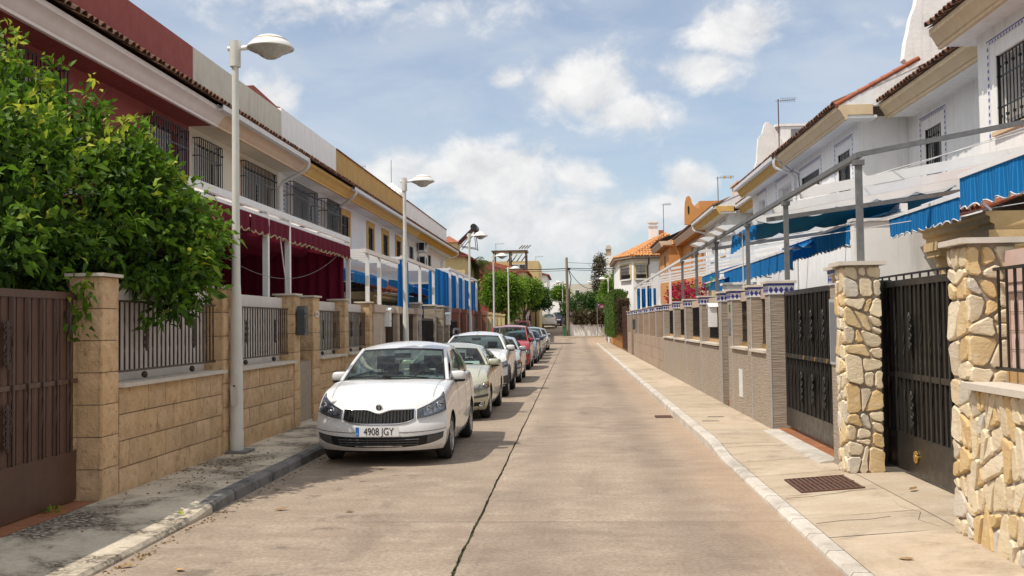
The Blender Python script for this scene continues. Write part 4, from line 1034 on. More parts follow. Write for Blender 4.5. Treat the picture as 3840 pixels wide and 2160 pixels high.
mb.build('binding_wire', 'rust', rd)
mb = MB(); mb.box(3.25, 3.26, 5.9, 7.72, 1.30, 1.42); mb.build('kick_reed', 'brown_reed', rd)
railing(fw, 3.17, 5.6, 7.70, 1.42, 2.16, 15, 'black_iron')
def stone_pillar(name, label, y0, y1, x0, x1, z1, seed, capm='pale_stone'):
    t = thing(name, label, 'pillar', ((x0+x1)/2, (y0+y1)/2, .12))
    mb = MB(); mb.box(x0+.015, x1-.015, y0+.015, y1-.015, .05, z1); mb.build('core', 'stone_joint', t)
    flagstones(t, (x0+.012, y1, .11), (0,-1,0), (0,0,1), (-1,0,0), y1-y0, z1-.12, .165, seed, 1.25)
    flagstones(t, (x0-.01, y0+.012, .11), (1,0,0), (0,0,1), (0,-1,0), x1-x0+.01, z1-.12, .175, seed+1, 1.2)
    mb = MB(); mb.box(x0-.06, x1+.05, y0-.06, y1+.05, z1+.002, z1+.045); mb.build('cap', capm, t)
    return t
stone_pillar('flagstone_pillar', 'cream flagstone gate pillar at the right edge beside the reed screen', 7.75, 8.12, 2.99, 3.37, 2.36, 21)
stone_pillar('flagstone_pillar', 'cream flagstone gate pillar between the black drive gate and the narrow gate', 11.12, 11.48, 2.97, 3.37, 2.39, 41)
# black drive gate
gt = slat_gate('drive_gate', 'black ribbed drive gate between the two flagstone pillars', 3.56, -1, 7.3, 12.05, .17, 2.22, 'black_gate', .135, rail=1.16, kick=.34)
om = scroll_ornament(.40, .15).mesh('ornament', 'black_iron')
for y in (10.65, 8.9):
    for z in (1.66, .84): link('ornament', om, gt, (3.50, y, z))
mb = MB()
for k in range(8):
    a = 2*math.pi*k/8; mb.lathe([(0,-.02),(.022,-.012),(.022,0),(0,0)], (3.53, 10.62+.045*math.cos(a), .36+.045*math.sin(a)), 8, 'x')
mb.lathe([(0,-.03),(.03,-.02),(.035,0)], (3.53, 10.62, .36), 10, 'x'); mb.build('gold_rosette', 'gold', gt, smooth=50)
mb = MB(); mb.box(3.50, 3.62, 11.55, 11.95, .13, 2.24); mb.build('guide_post', 'black_gate', gt)
# thin railing behind the gate
t = thing('garden_railing', 'thin black railing seen above the black drive gate', 'railing', (4.3, 12.5, 0))
mb = MB(); mb.box(4.28, 4.31, 11.0, 14.6, 2.36, 2.385); mb.build('rail', 'black_iron', t)
for k in range(12): mb = MB(); mb.box(4.285, 4.305, 11.1+k*.3, 11.12+k*.3, .15, 2.36); mb.build('bar', 'black_iron', t)

# ------------------------------------------------------------------ right side: ridged grey wall with azulejo bands
def azulejo_pillar(parent, y0, y1, x0, x1, z0, z1, mat, detail=True):
    mb = MB(); mb.box(x0, x1, y0, y1, z0, z1); p = mb.build('pillar', mat, parent)
    mb = MB(); mb.box(x0-.018, x1+.018, y0-.018, y1+.018, z1+.002, z1+.17); b = mb.build('tile_band', 'azulejo_white', p)
    mb = MB(); mb.box(x0-.022, x1+.022, y0-.022, y1+.022, z1+.135, z1+.172); mb.build('dark_tile_edge', 'azulejo_blue', p)
    def diamonds(n, L, put):
        for k in range(n):
            c = (k+.5)*L/n; r = .5*L/n*.92; mb = MB()
            mb.add([put(c-r, 0, .0), put(c, -.052, .0), put(c+r, 0, .0), put(c, .052, .0), put(c, 0, .004)], [(0,1,4),(1,2,4),(2,3,4),(3,0,4)]); mb.build('blue_tile', 'azulejo_blue', b)
    zc = z1+.068
    if detail:
        wx = x1-x0+.036; diamonds(max(3, round(wx/.075)), wx, lambda a, h, d: (x0-.018+a, y0-.020-d, zc+h))
        wy = y1-y0+.036; diamonds(max(3, round(wy/.075)), wy, lambda a, h, d: (x0-.020-d, y0-.018+a, zc+h))
    else:
        mb = MB()
        for k in range(4):
            c = (k+.5)*(x1-x0)/4; r = (x1-x0)/8*.9; mb.quad((x0+c-r,y0-.02,zc),(x0+c,y0-.02,zc-.05),(x0+c+r,y0-.02,zc),(x0+c,y0-.02,zc+.05))
        mb.build('blue_tiles', 'azulejo_blue', b)
    mb = MB(); mb.box(x0-.06, x1+.05, y0-.06, y1+.05, z1+.174, z1+.21); mb.build('cap', 'pale_stone', p)
    mb = MB(); mb.box(x0-.006, x0+.012, y0-.006, y0+.012, z0, z1); mb.build('corner_trim', 'grey_trim', p)
    return p
gy = thing('ridged_wall', 'long grey-brown ridged garden wall with blue and white tile bands on its pillars', 'wall', (3.1, 24, .12))
XW = 3.03
def rough_low(parent, a, b, z, mat): mb = MB(); mb.box(XW, XW+.32, a, b, .05, z); return mb.build('low_wall', mat, parent)
PL = [(15.6,15.96), (17.24,17.63), (19.28,19.8), (20.66,21.05), (23.83,24.2), (27.13,27.5), (30.15,30.55), (33.6,34.0)]
for i, (a, b) in enumerate(PL): azulejo_pillar(gy, a, b, XW, XW+(.36 if i in (0, 2, 3) else .34), .05, 2.20, 'ridged_tile', True)
rough_low(gy, 15.96, 17.24, 1.28, 'ridged_tile'); rough_low(gy, 17.63, 19.28, 1.28, 'ridged_tile'); rough_low(gy, 21.05, 23.83, 1.26, 'ridged_tile'); rough_low(gy, 24.2, 27.13, 1.26, 'ridged_tile'); rough_low(gy, 27.5, 30.15, 1.26, 'ridged_tile'); rough_low(gy, 30.55, 33.6, 1.26, 'ridged_tile')
for a, b in ((15.97,17.23), (17.64,19.27), (21.06,23.82), (24.21,27.12), (27.51,30.14), (30.56,33.59)):
    mb = MB(); mb.box(XW-.045, XW+.34, a-.02, b+.01, 1.283, 1.325); mb.build('sill', 'pale_stone', gy)
    mb = MB(); mb.box(XW+.17, XW+.27, a, b, 2.17, 2.34); mb.build('top_board', 'limestone', gy)
    near = a < 20
    mb = MB(); mb.box(XW+.26, XW+.27, a, b, 1.33, 2.17); mb.build('backing_reed', 'brown_reed' if near else 'black_gate', gy)
    mb = MB(); mb.box(XW+.18, XW+.26, a, b, 1.33, 1.40); mb.build('lower_flat', 'gold' if near else 'brown_reed', gy)
    railing(gy, XW+.19, a+.03, b-.02, 1.42, 2.16, int((b-a)/.125), 'black_iron')
# narrow entrance between pillars three and four
mb = MB(); mb.box(XW+.10, XW+.36, 19.82, 20.64, .08, .20); mb.build('door_step', 'terracotta', gy)
mb = MB(); mb.box(XW+.28, XW+.31, 19.81, 20.65, .2, 2.2); mb.build('side_gate', 'black_gate', gy)
mb = MB(); mb.box(XW-.02, XW-.002, 19.0+.45, 19.72, 1.55, 1.85); mb.build('door_phone', 'mid_grey_metal', gy)
mb = MB(); mb.box(XW-.012, XW-.001, 18.2, 18.55, .42, .92); mb.build('meter_door', 'white_trim', gy)
mb = MB(); mb.box(XW-.012, XW-.001, 19.45, 19.58, 1.98, 2.12); mb.build('green_sticker', 'green_plastic', gy)
t = letter_box('letter_box', 'white letter box with tiled roof on the ridged grey wall', XW-.08, 21.35, 1.68, .34, .15, .50, 'white_metal', False)
# the ridged return beside the flagstone pillar, with its meter door
t = thing('ridged_pier', 'ridged grey pier with dark meter door and blue tiles, hugging the flagstone pillar', 'pillar', (3.15, 11.7, .12))
azulejo_pillar(t, 11.50, 11.92, XW-.01, XW+.30, .05, 2.20, 'ridged_tile', True)
mb = MB(); mb.box(XW-.035, XW-.012, 11.53, 11.86, 1.32, 2.0); mb.build('meter_door', 'mid_grey_metal', t)
mb = MB(); mb.box(XW-.03, XW-.014, 11.50, 11.90, 1.28, 2.04); mb.build('door_frame', 'grey_trim', t)
mb = MB(); mb.box(XW-.04, XW-.012, 11.60, 11.72, 2.24, 2.32); mb.build('bell_push', 'gold', t)
gt = slat_gate('narrow_gate', 'black slatted gate between the ridged pier and the first tile-banded pillar', 3.27, -1, 11.95, 15.55, .20, 2.24, 'black_gate', .12, rail=1.24, kick=.22)
om = scroll_ornament(.42, .14).mesh('ornament', 'black_iron')
for y in (13.1, 13.75, 14.4):
    for z in (1.72, .85): link('ornament', om, gt, (3.215, y, z))
    mb = MB(); mb.lathe([(0,-.012),(.03,-.008),(.03,0)], (3.238, y-.1, 1.27), 10, 'x'); mb.build('boss', 'gold', gt)
# second plot: brown tiled wall
bt = thing('tiled_wall', 'brown stone-tiled garden wall with blue tile bands, far end of the right pavement', 'wall', (3.1, 46, .12))
prev = 34.0
for a in (37.0, 40.3, 43.6, 47.2, 50.5, 52.9, 56.2):
    azulejo_pillar(bt, a, a+.45, XW+.02, XW+.38, .05, 2.22, 'brown_tile', False)
    n = max(1, round((a-prev)/.62))
    if a != 52.9:
        mb = MB(); mb.box(XW+.05, XW+.34, prev+.005, a-.005, .05, 1.24); mb.build('low_wall', 'stone_joint', bt)
        for k in range(n):
            for j in range(3):
                mb = MB(); mb.box(XW+.02, XW+.06, lerp(prev, a, k/n)+.006, lerp(prev, a, (k+1)/n)-.006, .06+j*.40, .06+j*.40+.392); mb.build('wall_tile', 'brown_tile', bt)
        mb = MB(); mb.box(XW+.26, XW+.28, prev, a, 1.24, 2.2); mb.build('dark_railing', 'black_gate', bt)
    else:
        mb = MB(); mb.box(XW+.2, XW+.25, prev, a, .1, 2.1); mb.build('side_gate', 'black_gate', bt)
    prev = a+.45
mb = MB(); mb.box(XW-.10, XW+.01, 49.3, 49.7, 1.45, 1.95); t = thing('letter_box', 'dark letter box on the brown tiled wall', 'letter box', (XW, 49.5, 1.5), 'letter boxes on the garden walls'); mb.build('box', 'dark_grey_metal', t); mb = MB(); mb.box(XW-.11, XW-.101, 49.35, 49.65, 1.8, 1.85); mb.build('slot_flap', 'black_iron', t)
slat_gate('narrow_gate', 'tall brown gate at the end of the brown tiled wall beside the clipped hedge', XW+.06, -1, 57.0, 62.6, .15, 2.75, 'brown_gate', .5)
# ------------------------------------------------------------------ right side: stepped terraced houses
def tile_frame(parent, X, y0, y1, z0, z1, off=.24, wdt=.085):
    """band of blue and white tiles round a window on a wall that looks to -x"""
    a, b = y0-off, y1+off; t = z1+off
    mb = MB(); mb.box(X-.010, X-.001, a-wdt, a, z0-.1, t+wdt); mb.box(X-.010, X-.001, b, b+wdt, z0-.1, t+wdt); mb.box(X-.010, X-.001, a, b, t, t+wdt)
    f = mb.build('tile_frame', 'azulejo_white', parent)
    mb = MB()
    n = int((b-a)/.11)
    for k in range(n): y = lerp(a, b, (k+.5)/n); mb.add([(X-.014,y-.035,t+.015),(X-.014,y+.035,t+.015),(X-.014,y,t+.062)], [(0,1,2)])
    m = int((t-z0)/.11)
    for yy in (a-wdt, b):
        for k in range(m): z = lerp(z0-.1, t, (k+.5)/m); mb.box(X-.014, X-.011, yy+.02, yy+.065, z-.03, z+.03)
    mb.box(X-.014, X-.011, a-wdt, b+wdt, t+.066, t+.085); mb.build('tile_pattern', 'azulejo_blue', f)
def facade_r(h, X, y0, y1, wins, wallm, corm, sof='white_plaster', ye=None, tiles='obj', rows=2, gutter=False, ov=.62, ztop=6.8, tilem='old_tile', roof=True, endcap=True):
    """one plane of a house front that looks to -x, with its cornice and eave"""
    ya, yb = ye or (y0, y1)
    mb = MB(); wall_x(mb, X, -1, y0, y1, 0, ztop, [w[:4] for w in wins], .2); mb.quad((X,y0,0),(X+5,y0,0),(X+5,y0,ztop),(X,y0,ztop)); mb.quad((X,y1,0),(X+5,y1,0),(X+5,y1,ztop),(X,y1,ztop)); mb.build('wall', wallm, h)
    mb = MB(); mb.box(X+.23, X+4.9, y0+.05, y1-.05, .05, ztop-.05); mb.build('inner_room', 'dark_room', h)
    mb = MB(); mb.box(X-ov+.16, X+.3, ya+.02, yb-.02, 6.67, 6.73); mb.build('soffit', sof, h)
    e = X-ov
    prof = [(e+.22,6.63),(e+.15,6.63),(e+.15,6.68),(e+.12,6.70),(e+.09,6.77),(e+.04,6.85),(e,6.89),(e,6.99),(X+.2,6.99),(X+.2,6.74),(e+.22,6.74)]
    mb = MB(); mb.prism(prof, ya, yb); mb.build('cornice', corm, h, smooth=30)
    ang = rad(24)
    mb = MB(); mb.quad((e-.05,ya,7.0),(e-.05,yb,7.0),(12.5,yb,7.0+(12.55-e)*math.tan(ang)),(12.5,ya,7.0+(12.55-e)*math.tan(ang))); mb.build('roof_slope', tilem, h)
    eave_tiles(h, 1, e-.09, 7.02, ang, ya, yb, .215, rows, .42, tilem, tiles == 'join')
    if gutter:
        mb = MB(); mb.prism([(e-.002,6.87),(e-.002,6.99),(e-.02,6.99),(e-.025,6.89),(e-.10,6.91),(e-.115,7.0),(e-.135,7.0),(e-.12,6.89),(e-.05,6.86)], ya, yb); mb.build('gutter', 'white_trim', h)
    for w in wins:
        a, b, c, d = w[:4]; st = w[4] if len(w) > 4 else 'g'
        ww = window(h, X, -1, a, b, c, d, 'white_trim', .9 if 'b' in st else .25)
        if 'g' in st: grille(ww, X, -1, a+.02, b-.02, c+.01, d-.01, -.05, .125)
        if c > 3:
            tile_frame(h, X, a, b, c, d)
            mb = MB(); mb.box(X-.07, X-.001, a-.08, b+.08, c-.09, c-.02); mb.build('sill', 'sand_cornice', h)
    return h
WR0, WR1 = 4.9, 6.15
h = thing('terraced_house', 'white terraced house with sand cornice and big barred window, nearest on the right', 'house', (9.5, 15, 0))
facade_r(h, 7.1, 5.0, 17.65, [(14.1,16.92,WR0,WR1,'gb'), (8,10,WR0,WR1)], 'white_plaster', 'sand_cornice', ye=(5.0, 18.2))
facade_r(h, 8.3, 17.655, 24.9, [(22.75,23.75,4.95,6.2), (19.0,20.2,.3,2.4)], 'white_plaster', 'sand_cornice', ye=(17.7, 24.42), ov=.82)
mb = MB(); mb.prism([(8.35,7.2),(8.37,7.96),(8.2,8.17),(8.26,8.6),(8.33,8.85),(8.40,9.2),(8.52,9.5),(8.6,9.9),(8.9,10.6),(9.0,11.4),(12,11.6),(12,7.2)], 24.75, 25.05); mb.build('party_wall', 'white_plaster_worn', h)
h = thing('terraced_house', 'white terraced house with sand cornice, white gable triangle and dish, second on the right', 'house', (9.5, 32, 0))
facade_r(h, 7.1, 24.92, 31.9, [(25.72,26.85,WR0,WR1), (28.9,31.05,WR0,WR1), (25.6,27.2,.9,2.3), (29,30.3,.2,2.3)], 'white_plaster', 'sand_cornice', ye=(24.35, 31.9))
facade_r(h, 7.1, 31.905, 39.4, [(32.5,34.6,WR0,6.3,'b'), (36.95,38.2,WR0,6.3,'b'), (33.5,35,.9,2.3)], 'white_plaster', 'ochre_plaster', ye=(31.905, 39.4), gutter=True)
mb = MB(); mb.prism([(6.5,6.96),(7.6,6.96),(8.4,6.96),(8.4,8.03),(7.3,7.47)], 24.36, 24.52); g_ = mb.build('gable_triangle', 'white_plaster_worn', h)
for k in range(7):
    u0, u1 = k/7, (k+1)/7+.02
    mb = MB(); mb.tube([(lerp(6.42,8.4,u0),24.40,lerp(6.99,8.06,u0)),(lerp(6.42,8.4,u1),24.40,lerp(6.99,8.06,u1))], [.075, .06], 7); mb.build('ridge_tile', 'red_tile', g_, smooth=60)
mb = MB(); mb.prism([(7.0,7.2),(7.29,8.04),(7.37,8.97),(7.53,9.17),(7.62,9.5),(7.68,9.6),(7.80,9.58),(7.86,9.50),(7.97,9.42),(8.1,9.2),(8.36,8.75),(9,8.6),(9,7.2)], 39.4, 39.65); mb.build('party_wall', 'white_plaster_worn', h)
mb = MB(); mb.box(8.3, 10.5, 39.7, 41.5, 7.5, 9.45); mb.box(8.1, 10.7, 39.66, 41.7, 9.46, 9.56); d_ = mb.build('roof_room', 'white_plaster', h)
mb = MB(); mb.box(8.28, 8.298, 40.0, 41.2, 8.5, 9.35); mb.box(8.7, 9.6, 39.66, 39.69, 8.5, 9.35); mb.build('pane', 'mid_grey_metal', d_)
mb = MB(); mb.tube([(6.44,31.9,6.86),(6.44,31.9,6.7),(6.5,31.9,6.62),(6.95,31.8,6.42),(7.02,31.75,6.3),(7.02,31.75,.3)], .05, 8); mb.build('downpipe', 'white_trim', h, smooth=60)
mb = MB(); mb.tube([(6.40,31.6,7.0),(6.5,31.5,6.8),(6.8,31.45,6.55),(6.85,31.3,6.45),(7.02,31.2,6.35),(7.05,31.1,5.9)], .018, 5); mb.build('cable', 'grey_cable', h)
t = thing('satellite_dish', 'white satellite dish on the second right-hand house', 'satellite dish', (6.8, 28.5, 5.3))
mb = MB(); mb.lathe([(0,.10),(.15,.085),(.28,.05),(.38,0),(.37,-.012),(.28,.035),(.15,.07),(0,.085)], (0,0,0), 24, 'y'); d = mb.build('dish', 'white_metal', t, smooth=50); d.rotation_euler = (rad(-20), 0, rad(-28))
mb = MB(); mb.tube([(0,0,-.1),(.15,.25,-.25),(.3,.3,-.28)], .02, 6); mb.tube([(0,-.02,-.36),(0,-.42,-.12)], .012, 5); mb.box(-.04, .04, -.48, -.40, -.15, -.08); d2 = mb.build('bracket', 'mid_grey_metal', t)
for q in (d, d2): q.location = (0, 0, 0)
h = thing('terraced_house', 'pale blue-white terraced house with ochre cornice, third on the right', 'house', (9.5, 46, 0))
facade_r(h, 8.3, 39.66, 45.6, [(41.2,42.2,WR0,6.2,'b'), (43.6,44.6,WR0,6.2,'b')], 'bluish_plaster', 'ochre_plaster', ye=(39.66, 45.3), ov=.82, tiles='join', gutter=True)
facade_r(h, 7.1, 45.605, 53.4, [(46.6,47.9,WR0,6.2,'b'), (50.3,51.6,WR0,6.2,'b')], 'white_plaster', 'ochre_plaster', ye=(45.2, 53.4), tiles='join', gutter=True)
mb = MB(); mb.prism([(6.5,6.96),(8.2,6.96),(8.2,7.95),(7.3,7.5)], 45.22, 45.4); mb.build('gable_triangle', 'white_plaster_worn', h)
mb = MB(); mb.tube([(6.42,53.2,6.86),(6.42,53.2,6.7),(6.5,53.15,6.6),(6.95,52.6,6.42),(7.02,52.5,6.3),(7.02,52.5,.3)], .05, 8); mb.build('downpipe', 'white_trim', h, smooth=60)
mb = MB(); mb.box(8.0, 9.8, 48, 50, 7.3, 8.4); mb.box(7.9, 9.9, 47.9, 50.1, 8.41, 8.5); mb.build('roof_room', 'peach_plaster', h)
h = thing('terraced_house', 'orange terraced house with curved gable and pale cornice on the right', 'house', (9.5, 60, 0))
facade_r(h, 7.1, 53.405, 64.4, [(54.2,55.6,WR0,6.2,'b'), (57.3,60.1,WR0,6.2,'b'), (57,58.4,2.6,3.6)], 'orange_plaster', 'peach_plaster', sof='orange_plaster', ye=(53.405, 64.4), tiles='join')
facade_r(h, 6.2, 64.405, 71, [(66.5,67.9,WR0,6.2,'b')], 'orange_plaster', 'peach_plaster', sof='orange_plaster', ye=(64.2, 71.3), tiles='join', ztop=6.8)
mb = MB(); mb.prism([(6.05,7.0),(6.07,7.9),(6.10,8.25),(6.17,8.5),(6.30,8.55),(6.40,8.42),(6.46,8.15),(6.60,7.95),(6.9,7.8),(6.95,7.0)], 53.7, 53.95); mb.build('curved_gable', 'orange_plaster', h)
mb = MB(); mb.prism([(6.22,7.62),(6.26,7.56),(6.30,7.62),(6.30,7.95),(6.26,8.02),(6.22,7.95)], 53.68, 53.695); mb.build('gable_niche', 'dark_room', h)
mb = MB(); mb.box(6.95, 8.6, 54.5, 57, 7.0, 8.35); mb.build('roof_room', 'orange_plaster', h)

# portal with columns in front of the nearest house
pt = thing('tiled_portal', 'ochre stone portal with column and orange tiles behind the black drive gate', 'porch', (6.3, 16, 0))
for yc in (17.0, 15.0):
    mb = MB(); mb.lathe([(.20,0),(.20,2.62),(.24,2.66),(.24,2.72),(.27,2.76),(.27,2.82)], (6.32, yc, 0), 20); mb.box(6.02, 6.62, yc-.30, yc+.30, 2.82, 2.92); mb.box(5.98, 6.66, yc-.34, yc+.34, 2.92, 3.06); mb.build('column', 'portal_stone', pt, smooth=35)
mb = MB(); mb.prism([(6.10,3.07),(6.10,3.15),(6.04,3.18),(6.04,3.26),(5.98,3.29),(5.98,3.34),(7.09,3.34),(7.09,3.07)], 14.75, 17.55); mb.build('entablature', 'portal_stone', pt, smooth=25)
mb = MB(); mb.quad((5.92,14.65,3.35),(5.92,17.7,3.35),(7.09,17.7,3.78),(7.09,14.65,3.78)); mb.build('roof_slope', 'red_tile', pt)
eave_tiles(pt, 1, 5.87, 3.37, rad(20), 14.65, 17.7, .2, 3, .43, 'red_tile', False, r=.085)
t = thing('partition_wall', 'white party wall between two right-hand front yards, catching an awning shadow', 'wall', (6, 17.9, 0))
mb = MB(); mb.box(4.95, 7.08, 17.80, 18.02, 0, 3.52); mb.build('wall', 'white_plaster', t); mb = MB(); mb.box(4.91, 7.08, 17.76, 18.06, 3.522, 3.57); mb.build('coping', 'white_trim', t)

# ------------------------------------------------------------------ right pergola and blue awnings
XR = 3.21; ZR = 3.66
pg = thing('pergola', 'long pergola of grey posts and rising white beams along the right-hand walls', 'pergola', (XR, 25, 0))
py_ = [11.3, 15.12, 18.42, 22.4, 26.0, 29.35]
mb = MB(); mb.box(XR-.03, XR+.03, 11.25, 29.6, ZR-.06, ZR); mb.build('front_beam', 'galvanised', pg)
mb = MB(); mb.box(XR-.035, XR+.035, 29.62, 52.2, ZR-.08, ZR); mb.build('front_beam', 'white_metal', pg)
for y in py_:
    mb = MB(); mb.box(XR-.033, XR+.033, y-.033, y+.033, 2.405 if y > 15 else 2.43, ZR-.082); p = mb.build('post', 'galvanised', pg)
    mb = MB(); mb.box(XR-.055, XR+.055, y-.055, y+.055, ZR-.14, ZR-.083); mb.build('collar', 'galvanised', p)
for y in (33.1, 37.2, 40.5, 43.8, 47.4, 50.7, 52.0):
    mb = MB(); mb.box(XR-.035, XR+.035, y-.035, y+.035, 2.4, ZR-.082); mb.build('post', 'white_metal', pg)
mb = MB(); mb.bar((XR, 11.3, ZR-.02), (7.1, 11.3, ZR+.66), .05, .055); mb.build('side_beam', 'galvanised', pg)
for y in (16.6, 19.6, 23.1): mb = MB(); mb.bar((XR, y, ZR-.20), (7.1, y, ZR+.30), .05, .07); mb.build('side_beam', 'galvanised', pg)
k = 0; y = 14.4
while y < 52:
    mb = MB(); mb.bar((XR+.05, y, ZR-.06), (7.08 if y < 17.6 or y > 24.9 else 8.28, y, ZR+.60 if y < 17.6 or y > 24.9 else ZR+.80), .05, .14 if y < 26 else .08); mb.build('cross_beam', 'white_metal', pg)
    y += 1.95 if y < 26 else 4.2; k += 1
for y in (20.8, 22.0, 23.6, 25.1): mb = MB(); mb.prism([(XR+.02,ZR+.0),(XR-.22,ZR+.09),(XR-.10,ZR+.13),(XR+.3,ZR+.13),(XR+.3,ZR+.02)], y, y+.5); mb.build('guide_foot', 'white_metal', pg)
# the sail on its wires
t = thing('blue_shade_sail', 'long blue shade cloth sagging in waves along wires under the right pergola', 'awning', (5, 19.6, 3.6))
def sail(u, v):
    x = lerp(3.36, 6.9, u); w = abs(math.sin(u*math.pi*5)); return (x, lerp(18.25, 20.95, v), 3.58+.165*(x-3.2)-.10*w-.20*math.sin(v*math.pi))
mb = MB(); mb.grid(sail, 60, 6); mb.build('cloth', 'blue_net', t, smooth=60)
mb = MB(); mb.grid(lambda u, v: (3.36-.05*v+.015*math.sin(u*43), lerp(18.2, 21.0, u), 3.58-(.28+.10*u)*v-.02*abs(math.sin(u*22))*v), 40, 4); mb.build('front_flap', 'blue_cloth', t, smooth=60)
for v in (18.3, 20.9): mb = MB(); mb.tube([(3.25, v, 3.58), (7.1, v, 4.22)], .008, 4); mb.build('wire', 'white_metal', t)
def wall_awning(label, x, y0, y1, z, proj=1.3, rise=.42, drop=.17, n=9, xw=None, fold=0):
    t = thing('wall_awning', label, 'awning', (x, (y0+y1)/2, z), 'blue striped awnings on the right-hand houses')
    mb = MB(); mb.grid(lambda u, v: (x+proj*u, lerp(y0, y1, v), z+rise*u+(.05*math.sin(u*9*math.pi) if fold else .012*math.sin(v*19+u*3))), 18 if fold else 6, 20); mb.build('cloth', 'blue_cloth', t, smooth=60)
    scallop(t, 'valance', 'blue_cloth', lambda u: (x-.012, lerp(y0, y1, u), z-.02), 3, 3, drop, n, .045, 'white_braid')
    mb = MB(); mb.box(x-.03, x+.02, y0, y1, z-.02, z+.03); mb.build('front_bar', 'white_metal', t)
    mb = MB(); mb.box(x+proj, x+proj+.12, y0, y1, z+rise-.05, z+rise+.10); mb.build('roller_box', 'white_metal', t)
    for yy in (y0+.25, y1-.25): mb = MB(); mb.tube([(x+proj,yy,z+rise-.3),(x+proj*.5,yy+.1,z+.1),(x,yy,z-.01)], .018, 5); mb.build('arm', 'white_metal', t)
wall_awning('large blue striped awning at the right edge above the reed screen', 4.15, 6.2, 10.85, 3.30, .55, .12, .30, 16)
wall_awning('blue striped awning hanging over the ochre portal', 5.15, 13.5, 16.45, 3.42, .5, .12, .27, 11)
wall_awning('blue striped awning just behind the nearest grey pergola post', 5.0, 18.2, 24.0, 3.52, .9, .25, .34, 20)
wall_awning('blue folded awning over the second right-hand house, third along', 4.55, 20.8, 30.2, 3.28, 1.4, .3, .38, 16, fold=1)
wall_awning('farthest blue awning, low beside the pink flowers', 4.4, 29.2, 33.4, 3.05, 1.4, .3, .34, 9)
wall_awning('small blue awning of the pale third house under the white beams', 4.9, 33.5, 38.0, 3.5, 1.4, .35, .40, 7)
t = thing('blue_curtain', 'blue curtain hanging at the far end of the right pergola', 'curtain', (3.4, 51.5, 2.4))
curtain(t, 'cloth', 'blue_curtain', (3.3, 51.9), (4.3, 51.9), 2.0, 3.55, 7, .05, 50); None
for i, (ya, yb, za, zb) in enumerate(((12.4, 27.5, 3.25, 3.55), (11.9, 24.0, 3.35, 3.70))):
    pass
t = thing('stay_wires', 'thin pale wires strung above the blue awnings on the right', 'wire', (5, 16, 3.5))
for (a, b) in (((3.25, 15.1, 3.60), (7.0, 13.0, 4.5)), ((3.25, 18.4, 3.25), (7.0, 12.6, 3.55)), ((3.25, 18.4, 3.15), (7.0, 12.4, 3.40)), ((3.25,18.4,3.62),(7,12.9,4.6))):
    mb = MB(); mb.tube([a, b], .006, 4); mb.build('wire', 'white_braid', t)
t = thing('crank_rod', 'thin pole standing against the right pergola between two tile-banded pillars', 'rod', (3.3, 19.6, 2.3))
mb = MB(); mb.tube([(3.30,19.5,2.2),(3.30,19.5,3.55)], .012, 6); mb.build('rod', 'pale_stone', t)
# white barbecue, canvas and sundries seen over the wall
t = thing('barbecue_hood', 'white rendered barbecue with arched mouth behind the ridged wall', 'barbecue', (4.2, 26, 0))
mb = MB(); mb.box(3.9, 4.6, 25.6, 26.3, 0, 2.72); mb.box(3.85, 4.65, 25.55, 26.35, 2.722, 2.78); mb.build('body', 'white_plaster', t)
mb = MB(); mb.prism([(4.0,2.30),(4.5,2.30),(4.5,2.42),(4.42,2.52),(4.25,2.56),(4.08,2.52),(4.0,2.42)], 25.57, 25.597); mb.build('mouth', 'dark_room', t)
t = thing('canvas_screen', 'row of pale canvas strips beyond the ridged wall', 'screen', (4.5, 31, 0))
for k in range(5): mb = MB(); mb.grid(lambda u, v, k=k: (3.9+k*.32+u*.28, 31+.03*math.sin(u*9), lerp(1.6, 2.75, v)), 5, 2); mb.build('strip', 'canvas', t)
# ------------------------------------------------------------------ parked cars
def paint(name, c, metal=0., rough=.28):
    m = pm(name, c, tuple(x*.96 for x in c), 1.5, rough, metal=metal, coat=.8); return m
paint('paint_white', (.70,.705,.71)); paint('paint_champagne', (.50,.50,.39), .25); paint('paint_silver', (.46,.49,.53), .4); paint('paint_red', (.36,.02,.035)); paint('paint_slate', (.20,.25,.32), .4)
paint('paint_navy', (.035,.04,.09), .3); paint('paint_maroon', (.17,.025,.035)); paint('paint_cream', (.62,.60,.55)); paint('paint_pearl', (.74,.72,.69))
pm('tyre', (.018,.018,.018), (.03,.029,.028), 20, .85); pm('rim_metal', (.45,.46,.47), None, 8, .3, metal=.8); pm('black_plastic', (.014,.014,.015), (.02,.02,.02), 20, .6, spec=.25); pm('grey_plastic', (.07,.072,.075), None, 20, .6)
pm('chrome', (.72,.73,.75), None, 10, .12, metal=1); pm('interior', (.022,.022,.024), (.035,.034,.034), 12, .85); pm('under', (.01,.01,.01), None, 9, .9)
pm('lamp_silver', (.42,.44,.47), (.16,.17,.19), 26, .12, metal=.75, detail=3); pm('lamp_dark', (.05,.052,.056), (.10,.10,.11), 14, .15, coat=1); pm('lamp_amber', (.55,.16,.02), None, 9, .2); pm('lamp_red', (.30,.012,.015), None, 9, .18, coat=1); pm('lamp_old', (.50,.47,.34), (.36,.34,.25), 14, .2, coat=.6)
pm('plate_white', (.78,.78,.78), None, 9, .4); pm('plate_blue', (.01,.16,.55), None, 9, .4); pm('print_black', (.015,.015,.015), None, 9, .5); pm('paper', (.78,.80,.82), None, 6, .8)
glassmat('lamp_lens', (.90,.92,.95), 1.6)

